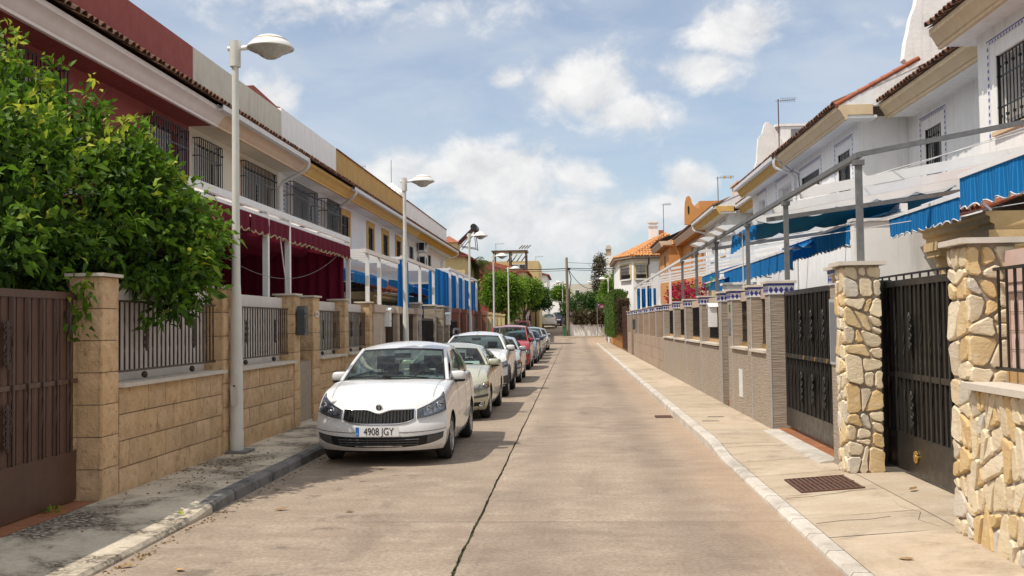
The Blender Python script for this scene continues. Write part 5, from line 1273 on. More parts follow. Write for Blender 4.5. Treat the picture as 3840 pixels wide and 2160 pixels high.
class Car:
    def __init__(s, **k):
        d = dict(L=4.0, W=1.73, H=1.47, wb=2.47, fo=.80, r=.305, znose=.76, zcowl=1.0, ycowl=1.02, yrf=1.78, yrr=3.35, zb_r=1.02, yrb=3.82, zbot=.20, tailz=.95, xr=.57, K=.34, paint='paint_white', glassline=.0)
        d.update(k)
        for q, v in d.items(): setattr(s, q, v)
        s.w = s.W/2
        # level s: width factor, set-back of nose, set-back of tail
        s.lev = [(0,.92,.10,.10),(.10,.965,.035,.04),(.22,.985,.008,.01),(.36,1.0,0,0),(.50,1.0,.008,.02),(.60,.998,.03,.03),(.72,.99,.06,.05),(.82,.98,.10,.07),(.90,.965,.14,.09),(.96,.95,.19,.12),(1.0,.92,.26,.17)]
    def zt(s, y):
        pts = [(0,s.znose-.03),(.18,s.znose),(s.ycowl*.55,lerp(s.znose,s.zcowl,.62)),(s.ycowl+.05,s.zcowl),(s.L*.55,lerp(s.zcowl,s.zb_r,.5)+.0),(s.yrb,s.zb_r),(s.L,s.tailz)]
        for (a, p), (b, q) in zip(pts, pts[1:]):
            if y <= b: return lerp(p, q, (y-a)/(b-a))
        return pts[-1][1]
    def levint(s, sv):
        for a, b in zip(s.lev, s.lev[1:]):
            if sv <= b[0]: t = (sv-a[0])/(b[0]-a[0]); return [lerp(a[i], b[i], t) for i in (1,2,3)]
        return list(s.lev[-1][1:])
    def front(s, t, sv, off=0):
        """point of the nose: t across (-1..1), sv up (0..1)"""
        f, a, b = s.levint(sv); w = s.w*f; x = w*math.sin(t*math.pi/2); y = a+s.K*abs(x/w)**3
        z = s.zbot+(s.zt(y)-s.zbot)*sv
        nx = 3*s.K*abs(x/w)**2/w*(1 if x > 0 else -1); n = Vector((nx, -1, .15)).normalized()
        return Vector((x, y, z))+n*off
    def rear(s, t, sv, off=0):
        f, a, b = s.levint(sv); w = s.w*f; x = w*math.sin(t*math.pi/2); y = s.L-b-.22*abs(x/w)**3.4
        z = s.zbot+(s.zt(y)-s.zbot)*sv
        nx = 3.4*.22*abs(x/w)**2.4/w*(1 if x > 0 else -1); n = Vector((nx, 1, .1)).normalized()
        return Vector((x, y, z))+n*off
    def ring(s, sv):
        N, Ms = 18, 26; f, a, b = s.levint(sv); w = s.w*f; P = []
        for i in range(N+1): P.append(s.front(-1+2*i/N, sv))
        ya, yb = P[-1].y, s.rear(1, sv).y
        def side(sg):
            R = []
            for j in range(1, Ms):
                y = lerp(ya, yb, j/Ms); x = w*(1+.012*math.sin(math.pi*j/Ms)); R.append(Vector((sg*x, y, s.zbot+(s.zt(y)-s.zbot)*sv)))
            return R
        P += side(1); P += [s.rear(1-2*i/N, sv) for i in range(N+1)]; P += side(-1)[::-1]
        return P, N, Ms
    def body(s):
        mb = MB(); L = [0,.05,.10,.16,.22,.29,.36,.43,.50,.55,.60,.66,.72,.77,.82,.86,.90,.93,.96,.98,1.0]; n = None
        for sv in L:
            P, N, Ms = s.ring(sv); n = len(P); mb.v += [tuple(p) for p in P]
        for i in range(len(L)-1):
            for k in range(n): a = i*n+k; b = i*n+(k+1) % n; mb.f.append((a, b, b+n, a+n))
        mb.f.append(tuple(range(n))[::-1])
        top = (len(L)-1)*n
        rows = [[top+i for i in range(N+1)]]
        for j in range(1, Ms):
            l = top+n-j; r = top+N+j; vl, vr = Vector(mb.v[l]), Vector(mb.v[r]); row = [l]
            crown = .055 if vl.y < s.ycowl+.3 else .03
            for i in range(1, N):
                u = .5+.5*math.sin((-1+2*i/N)*math.pi/2); p = vl.lerp(vr, u); q = 1-(2*u-1)**2; p.z += crown*q**.7*smooth01((p.y)/.5); mb.v.append(tuple(p)); row.append(len(mb.v)-1)
            row.append(r); rows.append(row)
        rr = [top+N+Ms+i for i in range(N+1)][::-1]; rows.append(rr)
        for A, B in zip(rows, rows[1:]):
            for i in range(N): mb.f.append((A[i], A[i+1], B[i+1], B[i]))
        me = mb.mesh('body', s.paint)
        ob = bpy.data.objects.new('tmp', me); COL.objects.link(ob)
        cut = MB()
        for yc in (s.fo, s.fo+s.wb):
            for sg in (-1, 1):
                c0 = len(cut.v); seg = 26; R = s.r+.055
                for x in (sg*(s.w-.32), sg*(s.w+.2)):
                    for k in range(seg): a = 2*math.pi*k/seg; cut.v.append((x, yc+R*math.cos(a), s.r+R*math.sin(a)))
                for k in range(seg): a, b = c0+k, c0+(k+1) % seg; cut.f.append((a, b, b+seg, a+seg))
                cut.f.append(tuple(range(c0, c0+seg))[::-1]); cut.f.append(tuple(range(c0+seg, c0+2*seg)))
        co = bpy.data.objects.new('tmpc', cut.mesh('c', 'under')); COL.objects.link(co)
        md = ob.modifiers.new('b', 'BOOLEAN'); md.operation = 'DIFFERENCE'; md.object = co; md.solver = 'EXACT'; md.material_mode = 'TRANSFER'
        dg = bpy.context.evaluated_depsgraph_get(); me2 = bpy.data.meshes.new_from_object(ob.evaluated_get(dg)); me2.name = 'body'
        bpy.data.objects.remove(ob); bpy.data.objects.remove(co)
        me2.polygons.foreach_set('use_smooth', [True]*len(me2.polygons)); me2.set_sharp_from_angle(angle=rad(32))
        return me2
    def patch(s, mb, f, nt, ns, lo, hi, t0, t1, off, skirt=True):
        """a panel laid on the nose or tail: lo(t), hi(t) are its lower and upper edges"""
        base = len(mb.v)
        for i in range(nt+1):
            t = lerp(t0, t1, i/nt)
            for j in range(ns+1): mb.v.append(tuple(f(t, lerp(lo(i/nt), hi(i/nt), j/ns), off)))
        for i in range(nt):
            for j in range(ns): a = base+i*(ns+1)+j; mb.f.append((a, a+ns+1, a+ns+2, a+1))
        if skirt:
            idx = [(i, 0) for i in range(nt+1)]+[(nt, j) for j in range(1, ns+1)]+[(i, ns) for i in range(nt-1, -1, -1)]+[(0, j) for j in range(ns-1, 0, -1)]
            b2 = len(mb.v)
            for i, j in idx: mb.v.append(tuple(f(lerp(t0, t1, i/nt), lerp(lo(i/nt), hi(i/nt), j/ns), -.02)))
            k = len(idx)
            for q in range(k):
                a, b = idx[q], idx[(q+1) % k]
                mb.f.append((base+a[0]*(ns+1)+a[1], base+b[0]*(ns+1)+b[1], b2+(q+1) % k, b2+q))
        return mb
    def edge(s, f, lo, hi, t0, t1, off, n=16):
        e = [f(lerp(t0, t1, i/n), lo(i/n), off) for i in range(n+1)]+[f(lerp(t0, t1, 1-i/n), hi(1-i/n), off) for i in range(n+1)]
        return e+[e[0]]
    def cabin(s, t):
        xb = s.w*.915-.005; zf = s.zt(s.ycowl+.2); H = s.H
        A0 = lambda sg: Vector((sg*xb, s.ycowl+.26, zf+.005)); A0c = Vector((0, s.ycowl-.04, s.zcowl+.045))
        A1 = lambda sg: Vector((sg*s.xr, s.yrf+.10, H-.125)); A1c = Vector((0, s.yrf-.02, H-.095))
        C1 = lambda sg: Vector((sg*(s.xr-.03), s.yrr, H-.14)); C1c = Vector((0, s.yrr+.05, H-.09))
        C0 = lambda sg: Vector((sg*(xb-.03), s.yrb-.10, s.zb_r+.005)); C0c = Vector((0, s.yrb+.04, s.zb_r+.03))
        def bez(a, c, b, u):
            c2 = c*2-(a+b)*.5; return a*(1-u)**2+c2*2*u*(1-u)+b*u**2
        def ws(u, v): p = bez(A0(-1), A0c, A0(1), u).lerp(bez(A1(-1), A1c, A1(1), u), v); p.z += .02*math.sin(v*math.pi); return p
        def rf(u, v):
            p = bez(A1(-1), A1c, A1(1), u).lerp(bez(C1(-1), C1c, C1(1), u), v); p.z += (.055+.035*(1-(2*u-1)**2))*math.sin(v*math.pi)**.8; return p
        def rg(u, v): p = bez(C1(-1), C1c, C1(1), u).lerp(bez(C0(-1), C0c, C0(1), u), v); p.z += .03*math.sin(v*math.pi); p.y += .03*math.sin(v*math.pi); return p
        def sd(sg):
            def f(u, v):
                a = A0(sg).lerp(C0(sg), u); b = A1(sg).lerp(C1(sg), u); a.z = max(s.zt(a.y)+.004, a.z*.0+s.zt(a.y)); b.z += .055*math.sin(u*math.pi)**.8
                p = a.lerp(b, v); p.x += sg*.03*math.sin(v*math.pi); return p
            return f
        def split(fn, nu, nv, inside):
            g, o = MB(), MB()
            for mbb, want in ((g, True), (o, False)):
                idx = {}
                def vid(i, j):
                    if (i, j) not in idx: mbb.v.append(tuple(fn(i/nu, j/nv))); idx[(i, j)] = len(mbb.v)-1
                    return idx[(i, j)]
                for i in range(nu):
                    for j in range(nv):
                        if inside((i+.5)/nu, (j+.5)/nv) == want: mbb.f.append((vid(i, j), vid(i+1, j), vid(i+1, j+1), vid(i, j+1)))
            return g, o
        g, o = split(ws, 40, 24, lambda u, v: .05 < u < .95 and .05 < v < .93)
        w = o.build('windscreen_frame', 'black_plastic', t, smooth=40); g.build('windscreen', 'car_glass', t, smooth=60)
        mb = MB(); mb.grid(rf, 16, 10); rfo = mb.build('roof', s.paint, t, smooth=60)
        mb = MB(); mb.grid(lambda u, v: rf(u, v)-Vector((0,0,.03)), 8, 6); mb.build('headlining', 'interior', rfo)
        g, o = split(rg, 30, 16, lambda u, v: .10 < u < .90 and .12 < v < .86)
        o.build('tailgate_frame', s.paint, t, smooth=40); g.build('rear_window', 'car_glass', t, smooth=60)
        for sg in (-1, 1):
            ug = lambda u, v: (.10+.05*v < u < .86-.02*v) and .04 < v < .86 and not (.47 < u < .525)
            g, o = split(sd(sg), 44, 22, ug)
            o.build('door_frame', s.paint, t, smooth=40); g.build('side_window', 'car_glass', t, smooth=60)
            mb = MB(); f = sd(sg)
            mb.grid(lambda u, v: f(lerp(.46, .535, u), lerp(.03, .88, v))+Vector((sg*.006,0,0)), 3, 6); mb.build('door_pillar', 'black_plastic', t, smooth=60)
            mb = MB(); mb.tube([ws(.5+sg*.48, v/8) for v in range(9)], .030, 8); mb.build('windscreen_pillar', s.paint, t, smooth=60)
            mb = MB(); mb.tube([f(.08+.78*k/12, .03)+Vector((sg*.005,0,0)) for k in range(13)], .012, 6); mb.build('window_seal', 'black_plastic', t)
        # inside
        mb = MB(); mb.box(-xb+.06, xb-.06, s.ycowl+.30, s.ycowl+.72, s.zcowl-.30, s.zcowl-.03); mb.build('dashboard', 'interior', t)
        ys = s.ycowl+1.22
        for sg in (-1, 1):
            mb = MB(); mb.prism([(ys-.42,.42),(ys+.10,.40),(ys+.34,1.06),(ys+.22,1.10),(ys+.02,.62),(ys-.42,.60)], sg*.36-.24, sg*.36+.24, 'x')
            st = mb.build('seat', 'interior', t)
            mb = MB(); mb.prism([(ys+.23,1.14),(ys+.34,1.14),(ys+.37,1.32),(ys+.27,1.34)], sg*.36-.13, sg*.36+.13, 'x'); mb.bar((sg*.36-.06,ys+.28,1.05),(sg*.36-.06,ys+.29,1.16),.015); mb.bar((sg*.36+.06,ys+.28,1.05),(sg*.36+.06,ys+.29,1.16),.015); mb.build('headrest', 'interior', st)
        yr = s.yrr-.30
        mb = MB(); mb.prism([(yr-.5,.45),(yr,.45),(yr+.22,1.0),(yr+.10,1.04),(yr-.06,.62),(yr-.5,.62)], -.62, .62, 'x')
        for xx in (-.42, 0, .42): mb.box(xx-.12, xx+.12, yr+.12, yr+.20, 1.02, 1.19)
        mb.build('rear_bench', 'interior', t)
        mb = MB(); c = Vector((.36, s.ycowl+.78, s.zcowl-.03)); tl = rad(62)
        mb.tube([c+Vector((.185*math.cos(a), .185*math.sin(a)*math.cos(tl), .185*math.sin(a)*math.sin(tl))) for a in [2*math.pi*k/20 for k in range(21)]], .015, 6, False)
        mb.tube([c+Vector((-.18,0,0)), c+Vector((.18,0,0))], .018, 5); mb.build('steering_wheel', 'interior', t, smooth=60)
        mb = MB(); m_ = ws(.5, .88)+Vector((0,.09,-.07)); mb.box(m_.x-.12, m_.x+.12, m_.y-.02, m_.y+.02, m_.z-.035, m_.z+.035); mb.build('rear_view_mirror', 'interior', t)
        mb = MB()
        for a, b in ((.30, .10), (.62, .42)):
            p, q = ws(a+.2, .03), ws(b, .065); mb.tube([p+Vector((0,-.012,.012)), (p+q)/2+Vector((0,-.02,.022)), q+Vector((0,-.012,.014))], .009, 5)
        mb.build('wiper', 'black_plastic', t)
        s.ws = ws; s.sd = sd
    def wheel(s, t, x, y, sg, wd=.20):
        R = s.r; mb = MB()
        mb.lathe([(R*.62,-wd/2),(R*.88,-wd/2),(R*.97,-wd/2+.02),(R,-wd/2+.05),(R,wd/2-.05),(R*.97,wd/2-.02),(R*.88,wd/2),(R*.62,wd/2-.01)], (0,0,0), 30, 'x')
        wo = bpy.data.objects.new('wheel', mb.mesh('tyre', 'tyre', 40)); COL.objects.link(wo); wo.parent = t; wo.location = (x, y, R)
        mb = MB(); q = sg
        mb.lathe([(R*.64,q*(wd/2-.015)),(R*.60,q*(wd/2-.045)),(R*.12,q*(wd/2-.06)),(0,q*(wd/2-.055))], (0,0,0), 24, 'x'); d = link('hub', mb.mesh('hub', 'under', 30), wo)
        mb = MB()
        for k in range(5):
            for e in (-.10, .10):
                a = 2*math.pi*k/5+e; P = lambda r, b: Vector((q*(wd/2-.02), r*math.cos(b), r*math.sin(b)))
                mb.bar(P(R*.10, a), P(R*.62, a+e*.9), .028, .030, (q,0,0))
        mb.lathe([(R*.665,q*(wd/2-.012)),(R*.635,q*(wd/2-.002)),(R*.60,q*(wd/2-.03))], (0,0,0), 30, 'x'); mb.lathe([(R*.16,q*(wd/2-.03)),(R*.14,q*(wd/2-.005)),(0,q*(wd/2-.003))], (0,0,0), 12, 'x')
        link('rim', mb.mesh('rim', 'rim_metal', 40), wo)
    def mirror(s, t, sg, low='black_plastic', sz=1.0):
        y = s.ycowl+.60; z = s.zt(y)+.03; x = s.w*.885
        mb = MB()
        def blob(mb, x0, x1, y0, y1, z0, z1, n=8):
            cx, cy, cz = (x0+x1)/2, (y0+y1)/2, (z0+z1)/2
            def f(u, v):
                a = u*2*math.pi; b = (v-.5)*math.pi; e = .55
                sg_ = lambda q, k: math.copysign(abs(q)**k, q)
                return (cx+(x1-x0)/2*sg_(math.cos(b), e)*sg_(math.cos(a), e), cy+(y1-y0)/2*sg_(math.cos(b), e)*sg_(math.sin(a), e), cz+(z1-z0)/2*sg_(math.sin(b), e))
            mb.grid(f, 16, n)
        xo0, xo1 = sorted((sg*(x-.02), sg*(x+.205*sz)))
        blob(mb, xo0, xo1, y-.09, y+.06, z-.045, z+.09); m_ = mb.build('door_mirror', s.paint, t, smooth=60)
        mb = MB(); blob(mb, xo0+.004, xo1-.004, y-.082, y+.055, z-.068, z-.022); mb.bar((sg*(x-.03), y, z-.075), (sg*(x+.12), y-.01, z-.05), .05, .03); mb.build('mirror_foot', low, m_, smooth=60)
        mb = MB(); mb.box(xo0+.02, xo1-.02, y+.061, y+.064, z-.03, z+.075); mb.build('mirror_glass', 'dark_glass', m_)
    def common(s, name, label, x, y, rz=0, group='cars parked along the left kerb', kids=True):
        t = thing(name, label, 'car', (x, y, gz(y)), group, local=True, rz=rz); s.t = t
        link('body', s.body(), t)
        mb = MB(); mb.box(-s.w*.80, s.w*.80, .3, s.L-.3, .16, s.zbot+.12); mb.build('underbody', 'under', t)
        s.cabin(t)
        for yy in (s.fo, s.fo+s.wb):
            for sg in (-1, 1): s.wheel(t, sg*(s.w-.105), yy, sg)
        for sg in (-1, 1): s.mirror(t, sg)
        for sg in (-1, 1):
            mb = MB()
            for yy in (s.ycowl+1.42, s.ycowl+2.28):
                z = lerp(s.zbot, s.zt(yy), .86); mb.tube([(sg*(s.w*.975-.005),yy,z),(sg*(s.w*.975+.025),yy+.03,z+.004),(sg*(s.w*.975+.025),yy+.16,z+.004),(sg*(s.w*.975-.005),yy+.19,z)], .014, 6)
            mb.build('door_handles', s.paint, t, smooth=60)
            # shut lines
            mb = MB()
            for yy in (s.ycowl+.55, s.ycowl+1.48, s.ycowl+2.3):
                pts = []
                for k in range(7):
                    sv = .12+.84*k/6; f, a, b = s.levint(sv); fr = (yy)/s.L
                    pts.append((sg*(s.w*f*(1+.012*math.sin(math.pi*min(1,max(0,fr))))-.0025), yy+.05*math.sin(sv*2.2), s.zbot+(s.zt(yy)-s.zbot)*sv))
                mb.tube(pts, .005, 4)
            mb.build('door_seams', 'black_plastic', t)
        return t
    def hoodlines(s, sa=.0):
        mb = MB()
        for sg in (-1, 1):
            pts = [s.front(sg*.62, .97, .004)]
            for k in range(1, 9):
                y = lerp(pts[0].y, s.ycowl+.2, k/8); x = sg*lerp(abs(pts[0].x), s.w*.80, smooth01(k/8)); u = x/(s.w*.9)
                pts.append(Vector((x, y, s.zt(y)+.055*max(0,1-u*u)**.7*smooth01(y/.5)+.004)))
            mb.tube(pts, .0028, 4)
        mb.build('bonnet_seams', 'lamp_silver', s.t)
    def plate(s, txt, t=0, sv=.42, x=0, w=.52, h=.115, rear=False, off=.02):
        p = (s.rear if rear else s.front)(t, sv, off)
        mb = MB(); ya, yb = (p.y-.012, p.y) if not rear else (p.y, p.y+.012)
        mb.box(p.x-w/2, p.x+w/2, ya, yb, p.z-h/2, p.z+h/2); pl = mb.build('licence_plate', 'plate_white', s.t)
        yy = p.y-.0155 if not rear else p.y+.0155; sgn = 1 if not rear else -1
        mb = MB(); mb.box(p.x-sgn*(w/2-.004)-(0 if sgn < 0 else 0), p.x-sgn*(w/2-.046), min(yy, yy+sgn*.003), max(yy, yy+sgn*.003), p.z-h/2+.004, p.z+h/2-.004); mb.build('blue_band', 'plate_blue', pl)
        if txt:
            me = text_mesh(txt, h*.95, 'print_black'); o = link('lettering', me, pl, (p.x+sgn*.022, yy, p.z-.002)); o.rotation_euler = (rad(90), 0, 0 if not rear else math.pi); o.scale = (.86, 1.12, 1)
            me = text_mesh('E', h*.28, 'plate_white'); o = link('country_letter', me, pl, (p.x-sgn*(w/2-.025), yy-sgn*.002, p.z-h*.25)); o.rotation_euler = (rad(90), 0, 0 if not rear else math.pi)
        return pl
    def headlights(s, t0, t1, lo, hi, mat='lamp_dark', spots=((.45,.5),), amber=None, off=.010, lens=True, rr=.055):
        for sg in (-1, 1):
            mb = MB(); s.patch(mb, s.front, 10, 6, lo, hi, sg*t0, sg*t1, off); hl = mb.build('headlight', mat, s.t, smooth=40)
            for (u, v) in spots:
                t = sg*lerp(t0, t1, u); p = s.front(t, lerp(lo(u), hi(u), v), off+.004); mb = MB()
                n = (s.front(t, lerp(lo(u), hi(u), v), .1)-s.front(t, lerp(lo(u), hi(u), v), 0)).normalized(); q = n.to_track_quat('Z', 'Y').to_matrix()
                b = MB().lathe([(rr,.006),(rr*.92,.014),(rr*.8,.004),(rr*.45,-.004),(rr*.30,.012),(0,.018)], (0,0,0), 16)
                mb.add([p+q @ Vector(v_) for v_ in b.v], b.f); mb.build('reflector', 'chrome', hl, smooth=50)
            if amber:
                mb = MB(); a, b = amber; s.patch(mb, s.front, 4, 3, lambda u: lo(lerp(a, b, u))+.01, lambda u: hi(lerp(a, b, u))-.01, sg*lerp(t0, t1, a), sg*lerp(t0, t1, b), off+.005); mb.build('indicator', 'lamp_amber', hl)
            if lens:
                mb = MB(); s.patch(mb, s.front, 10, 6, lo, hi, sg*t0, sg*t1, off+.024); mb.build('lens', 'lamp_lens', hl, smooth=40)
    def strip(s, name, mat, t0, t1, lo, hi, off=.008, n=16, parent=None, f=None):
        mb = MB(); s.patch(mb, f or s.front, n, 3, lo, hi, t0, t1, off); return mb.build(name, mat, parent or s.t, smooth=40)

# 1 -- the white hatchback in front
c = Car(L=4.02, W=1.71, H=1.565, wb=2.50, fo=.88, r=.302, znose=.825, zcowl=1.02, ycowl=1.00, yrf=1.98, yrr=3.42, zb_r=1.06, yrb=3.86, xr=.63, K=.28)
c.common('hatchback', 'white hatchback with plate 4908 JGY, first in the row beside the lamp post', -2.51, 12.60); c.hoodlines()
glo = lambda u: .575+.09*abs(2*u-1)**4; ghi = lambda u: .845-.07*math.exp(-((u-.5)/.11)**2)
gr = c.strip('grille', 'under', -.365, .365, glo, ghi, .003, 30)
mb = MB(); mb.tube(c.edge(c.front, glo, ghi, -.365, .365, .010, 30), .0085, 6, False); mb.build('grille_trim', 'chrome', gr, smooth=60)
for k in range(21):
    u = (k+.5)/21; t = lerp(-.35, .35, u); a, b = c.front(t, glo(u)+.012, .008), c.front(t, ghi(u)-.012, .008)
    if abs(u-.5) < .02: continue
    mb = MB(); mb.bar(a, b, .016, .022, (0,-1,0)); mb.build('slat', 'black_plastic', gr)
c.headlights(.39, .86, lambda u: .665+.075*u, lambda u: .835+.155*u**.8, 'lamp_dark', ((.34,.50),(.70,.50)), off=.006, rr=.058)
for sg in (-1, 1):
    c.strip('lamp_bezel', 'lamp_silver', sg*.47, sg*.82, lambda u: .71+.07*u, lambda u: .83+.10*u, .010, 10)
p_ = c.front(0, .885, .014)
em = MB(); em.lathe([(0,-.012),(.036,-.011),(.042,-.006),(.045,0)], p_, 24, 'y'); e = em.build('emblem', 'chrome', c.t, smooth=40)
mb = MB(); mb.lathe([(0,-.0145),(.034,-.0140)], p_, 24, 'y'); mb.build('emblem_field', 'print_black', e)
mb = MB()
for k in range(3): mb.add([(p_.x-.022+k*.004, p_.y-.017, p_.z+.012-k*.009), (p_.x+.006, p_.y-.017, p_.z+.020-k*.010), (p_.x+.010, p_.y-.017, p_.z+.012-k*.010), (p_.x-.018+k*.004, p_.y-.017, p_.z+.006-k*.009)], [(0,1,2,3)])
mb.add([(p_.x-.006,p_.y-.017,p_.z-.026),(p_.x+.006,p_.y-.017,p_.z-.026),(p_.x+.016,p_.y-.017,p_.z+.006),(p_.x+.006,p_.y-.017,p_.z+.012)], [(0,1,2,3)]); mb.build('winged_arrow', 'chrome', e)
lo = c.strip('lower_intake', 'black_plastic', -.80, .80, lambda u: .070+.17*abs(2*u-1)**2.4, lambda u: .300+.06*abs(2*u-1)**2, .006, 30)
for sv in (.135, .19, .245):
    mb = MB(); mb.tube([c.front(lerp(-.42, .42, k/16), sv, .014) for k in range(17)], .007, 5); mb.build('intake_bar', 'grey_plastic', lo)
for k in range(9): t = lerp(-.4, .4, k/8); mb = MB(); mb.bar(c.front(t, .13, .012), c.front(t, .265, .012), .006, .008, (0,-1,0)); mb.build('intake_rib', 'grey_plastic', lo)
for sg in (-1, 1):
    c.strip('fog_cover', 'grey_plastic', sg*.52, sg*.79, lambda u: .14+.10*u, lambda u: .31+.03*u, .012, 8, lo)
    mb = MB(); mb.tube([c.front(lerp(-.9, .9, k/20), .40+.02*abs(2*k/20-1)**2, .002) for k in range(21)], .004, 4)
mb.build('bumper_seam', 'grey_plastic', c.t)
c.plate('4908 JGY', 0, .425, w=.555, h=.122, off=.03)
mb = MB(); q = c.front(-.42, .44, .004); mb.lathe([(.030,0),(.028,-.004)], q, 16, 'y'); mb.build('tow_cover', 'grey_plastic', c.t)
# 2 -- champagne hatchback
c = Car(L=4.58, W=1.77, H=1.43, wb=2.75, fo=.92, r=.310, znose=.76, zcowl=.98, ycowl=1.16, yrf=1.98, yrr=3.5, zb_r=1.02, yrb=4.25, xr=.56, K=.36, paint='paint_champagne')
c.common('hatchback', 'pale champagne hatchback with paper on the dashboard, second in the row', -2.50, 18.36); c.hoodlines()
c.headlights(.50, .97, lambda u: .62+.05*u, lambda u: .80+.055*u-.03*u**3, 'lamp_old', ((.25,.5),(.55,.5)), amber=(.74,.95), rr=.052)
g = c.strip('grille', 'black_plastic', -.40, .40, lambda u: .63, lambda u: .74, .003, 16)
c.strip('bumper_strip', 'grey_plastic', -.93, .93, lambda u: .40+.02*abs(2*u-1), lambda u: .47+.02*abs(2*u-1), .012, 24)
lo = c.strip('lower_intake', 'black_plastic', -.78, .78, lambda u: .13, lambda u: .29-.03*abs(2*u-1), .006, 24)
for sg in (-1, 1):
    p_ = c.front(sg*.66, .215, .016); mb = MB(); mb.lathe([(.055,.006),(.05,-.01),(.035,-.004),(0,-.012)], p_, 16, 'y'); mb.build('fog_lamp', 'chrome', lo, smooth=50)
c.plate(None, 0, .36)
mb = MB(); mb.quad((.32,1.42,1.00),(.62,1.48,1.00),(.60,1.62,1.07),(.30,1.56,1.07)); mb.build('dashboard_paper', 'paper', c.t)
# 3 -- white crossover
c = Car(L=4.31, W=1.82, H=1.62, wb=2.67, fo=.82, r=.345, znose=.95, zcowl=1.14, ycowl=1.14, yrf=1.86, yrr=3.55, zb_r=1.16, yrb=4.05, zbot=.28, tailz=1.1, xr=.62, K=.30)
c.common('crossover', 'white crossover with dark roof bars and grey wheel arches, third in the row', -2.54, 24.12); c.hoodlines()
c.headlights(.52, .95, lambda u: .66+.03*u, lambda u: .83+.04*u, 'lamp_silver', ((.35,.5),)); c.strip('grille', 'black_plastic', -.45, .45, lambda u: .64, lambda u: .80, .004); c.strip('lower_intake', 'grey_plastic', -.95, .95, lambda u: .03, lambda u: .33+.06*abs(2*u-1), .012, 24); c.plate(None, 0, .45)
for sg in (-1, 1):
    for yc in (c.fo, c.fo+c.wb):
        mb = MB(); mb.tube([(sg*(c.w-.004), yc+(c.r+.085)*math.cos(a), c.r+(c.r+.085)*math.sin(a)) for a in [math.pi*k/14 for k in range(15)]], .038, 6); mb.build('arch_trim', 'grey_plastic', c.t, smooth=60)
    mb = MB(); x = sg*(c.xr-.01); mb.tube([(x,1.98,c.H-.06),(x,2.05,c.H+.045),(x,2.3,c.H+.075),(x,3.2,c.H+.06),(x,3.45,c.H+.03),(x,3.55,c.H-.08)], [.03,.034,.028,.026,.03,.02], 8); mb.build('roof_bar', 'grey_plastic', c.t, smooth=60)
mb = MB(); mb.tube([(0,2.15,c.H+.01),(0,2.22,c.H+.07)], [.03,.008], 6); mb.build('aerial_base', 'black_plastic', c.t)
# 4 -- small silver saloon
c = Car(L=4.15, W=1.69, H=1.43, wb=2.54, fo=.80, r=.295, znose=.74, zcowl=.98, ycowl=1.06, yrf=1.82, yrr=3.2, zb_r=1.0, yrb=3.8, xr=.55, K=.34, paint='paint_silver')
c.common('hatchback', 'silver hatchback with sunshade behind its windscreen, fourth in the row', -2.47, 30.08); c.hoodlines()
c.headlights(.50, .94, lambda u: .62+.03*u, lambda u: .80+.03*u, 'lamp_silver', ((.35,.5),), amber=(.66,.95)); c.strip('grille', 'black_plastic', -.42, .42, lambda u: .64, lambda u: .74, .004); c.strip('bumper_strip', 'grey_plastic', -.93, .93, lambda u: .42, lambda u: .48, .010); c.strip('lower_intake', 'black_plastic', -.6, .6, lambda u: .12, lambda u: .27, .006); c.plate(None, 0, .36)
mb = MB(); mb.grid(lambda u, v: c.ws(lerp(.12, .75, u), lerp(.08, .35+.1*math.sin(u*9), v))+Vector((0,.05,-.03)), 10, 3); pm('sunshade', (.45,.60,.62), None, 9, .3, metal=.5); mb.build('sunshade', 'sunshade', c.t)
# 5 -- red people carrier
c = Car(L=4.30, W=1.76, H=1.78, wb=2.70, fo=.84, r=.31, znose=.86, zcowl=1.12, ycowl=.92, yrf=1.62, yrr=3.95, zb_r=1.14, yrb=4.2, tailz=1.05, xr=.66, K=.36, paint='paint_red')
c.common('people_carrier', 'tall red people carrier, fifth in the row', -2.58, 38.4); c.headlights(.50, .95, lambda u: .62, lambda u: .82, 'lamp_silver', ((.4,.5),)); c.strip('grille', 'black_plastic', -.42, .42, lambda u: .60, lambda u: .72, .004); c.strip('lower_intake', 'black_plastic', -.7, .7, lambda u: .1, lambda u: .3, .006); c.plate(None, 0, .42)
# 6..9 -- the rest of the row
for nm, lb, x, y, pt, kw in (('hatchback', 'slate blue hatchback directly behind the red people carrier', -2.50, 44.5, 'paint_slate', dict(H=1.50)), ('hatchback', 'dark navy hatchback behind the slate blue one', -2.50, 49.4, 'paint_navy', dict(H=1.52)),
                         ('estate_car', 'silver grey estate car, last but one in the row', -2.60, 59.2, 'paint_silver', dict(H=1.62, L=4.3)), ('hatchback', 'silver hatchback at the far end of the left row', -2.52, 66.2, 'paint_silver', dict(H=1.52)), ('hatchback', 'slate grey hatchback parked between the navy and the silver cars', -2.58, 54.2, 'paint_slate', dict(H=1.46))):
    d = dict(L=4.05, W=1.70, H=1.48, wb=2.5, fo=.80, r=.30, znose=.78, zcowl=1.0, ycowl=1.04, yrf=1.78, yrr=3.3, zb_r=1.03, yrb=3.8, xr=.57, paint=pt); d.update(kw)
    c = Car(**d); c.common(nm, lb, x, y); c.headlights(.50, .94, lambda u: .62+.03*u, lambda u: .80+.03*u, 'lamp_silver', ((.35,.5),), lens=False); c.strip('grille', 'black_plastic', -.42, .42, lambda u: .63, lambda u: .74, .004); c.strip('lower_intake', 'black_plastic', -.7, .7, lambda u: .12, lambda u: .28, .006); c.plate(None, 0, .40)
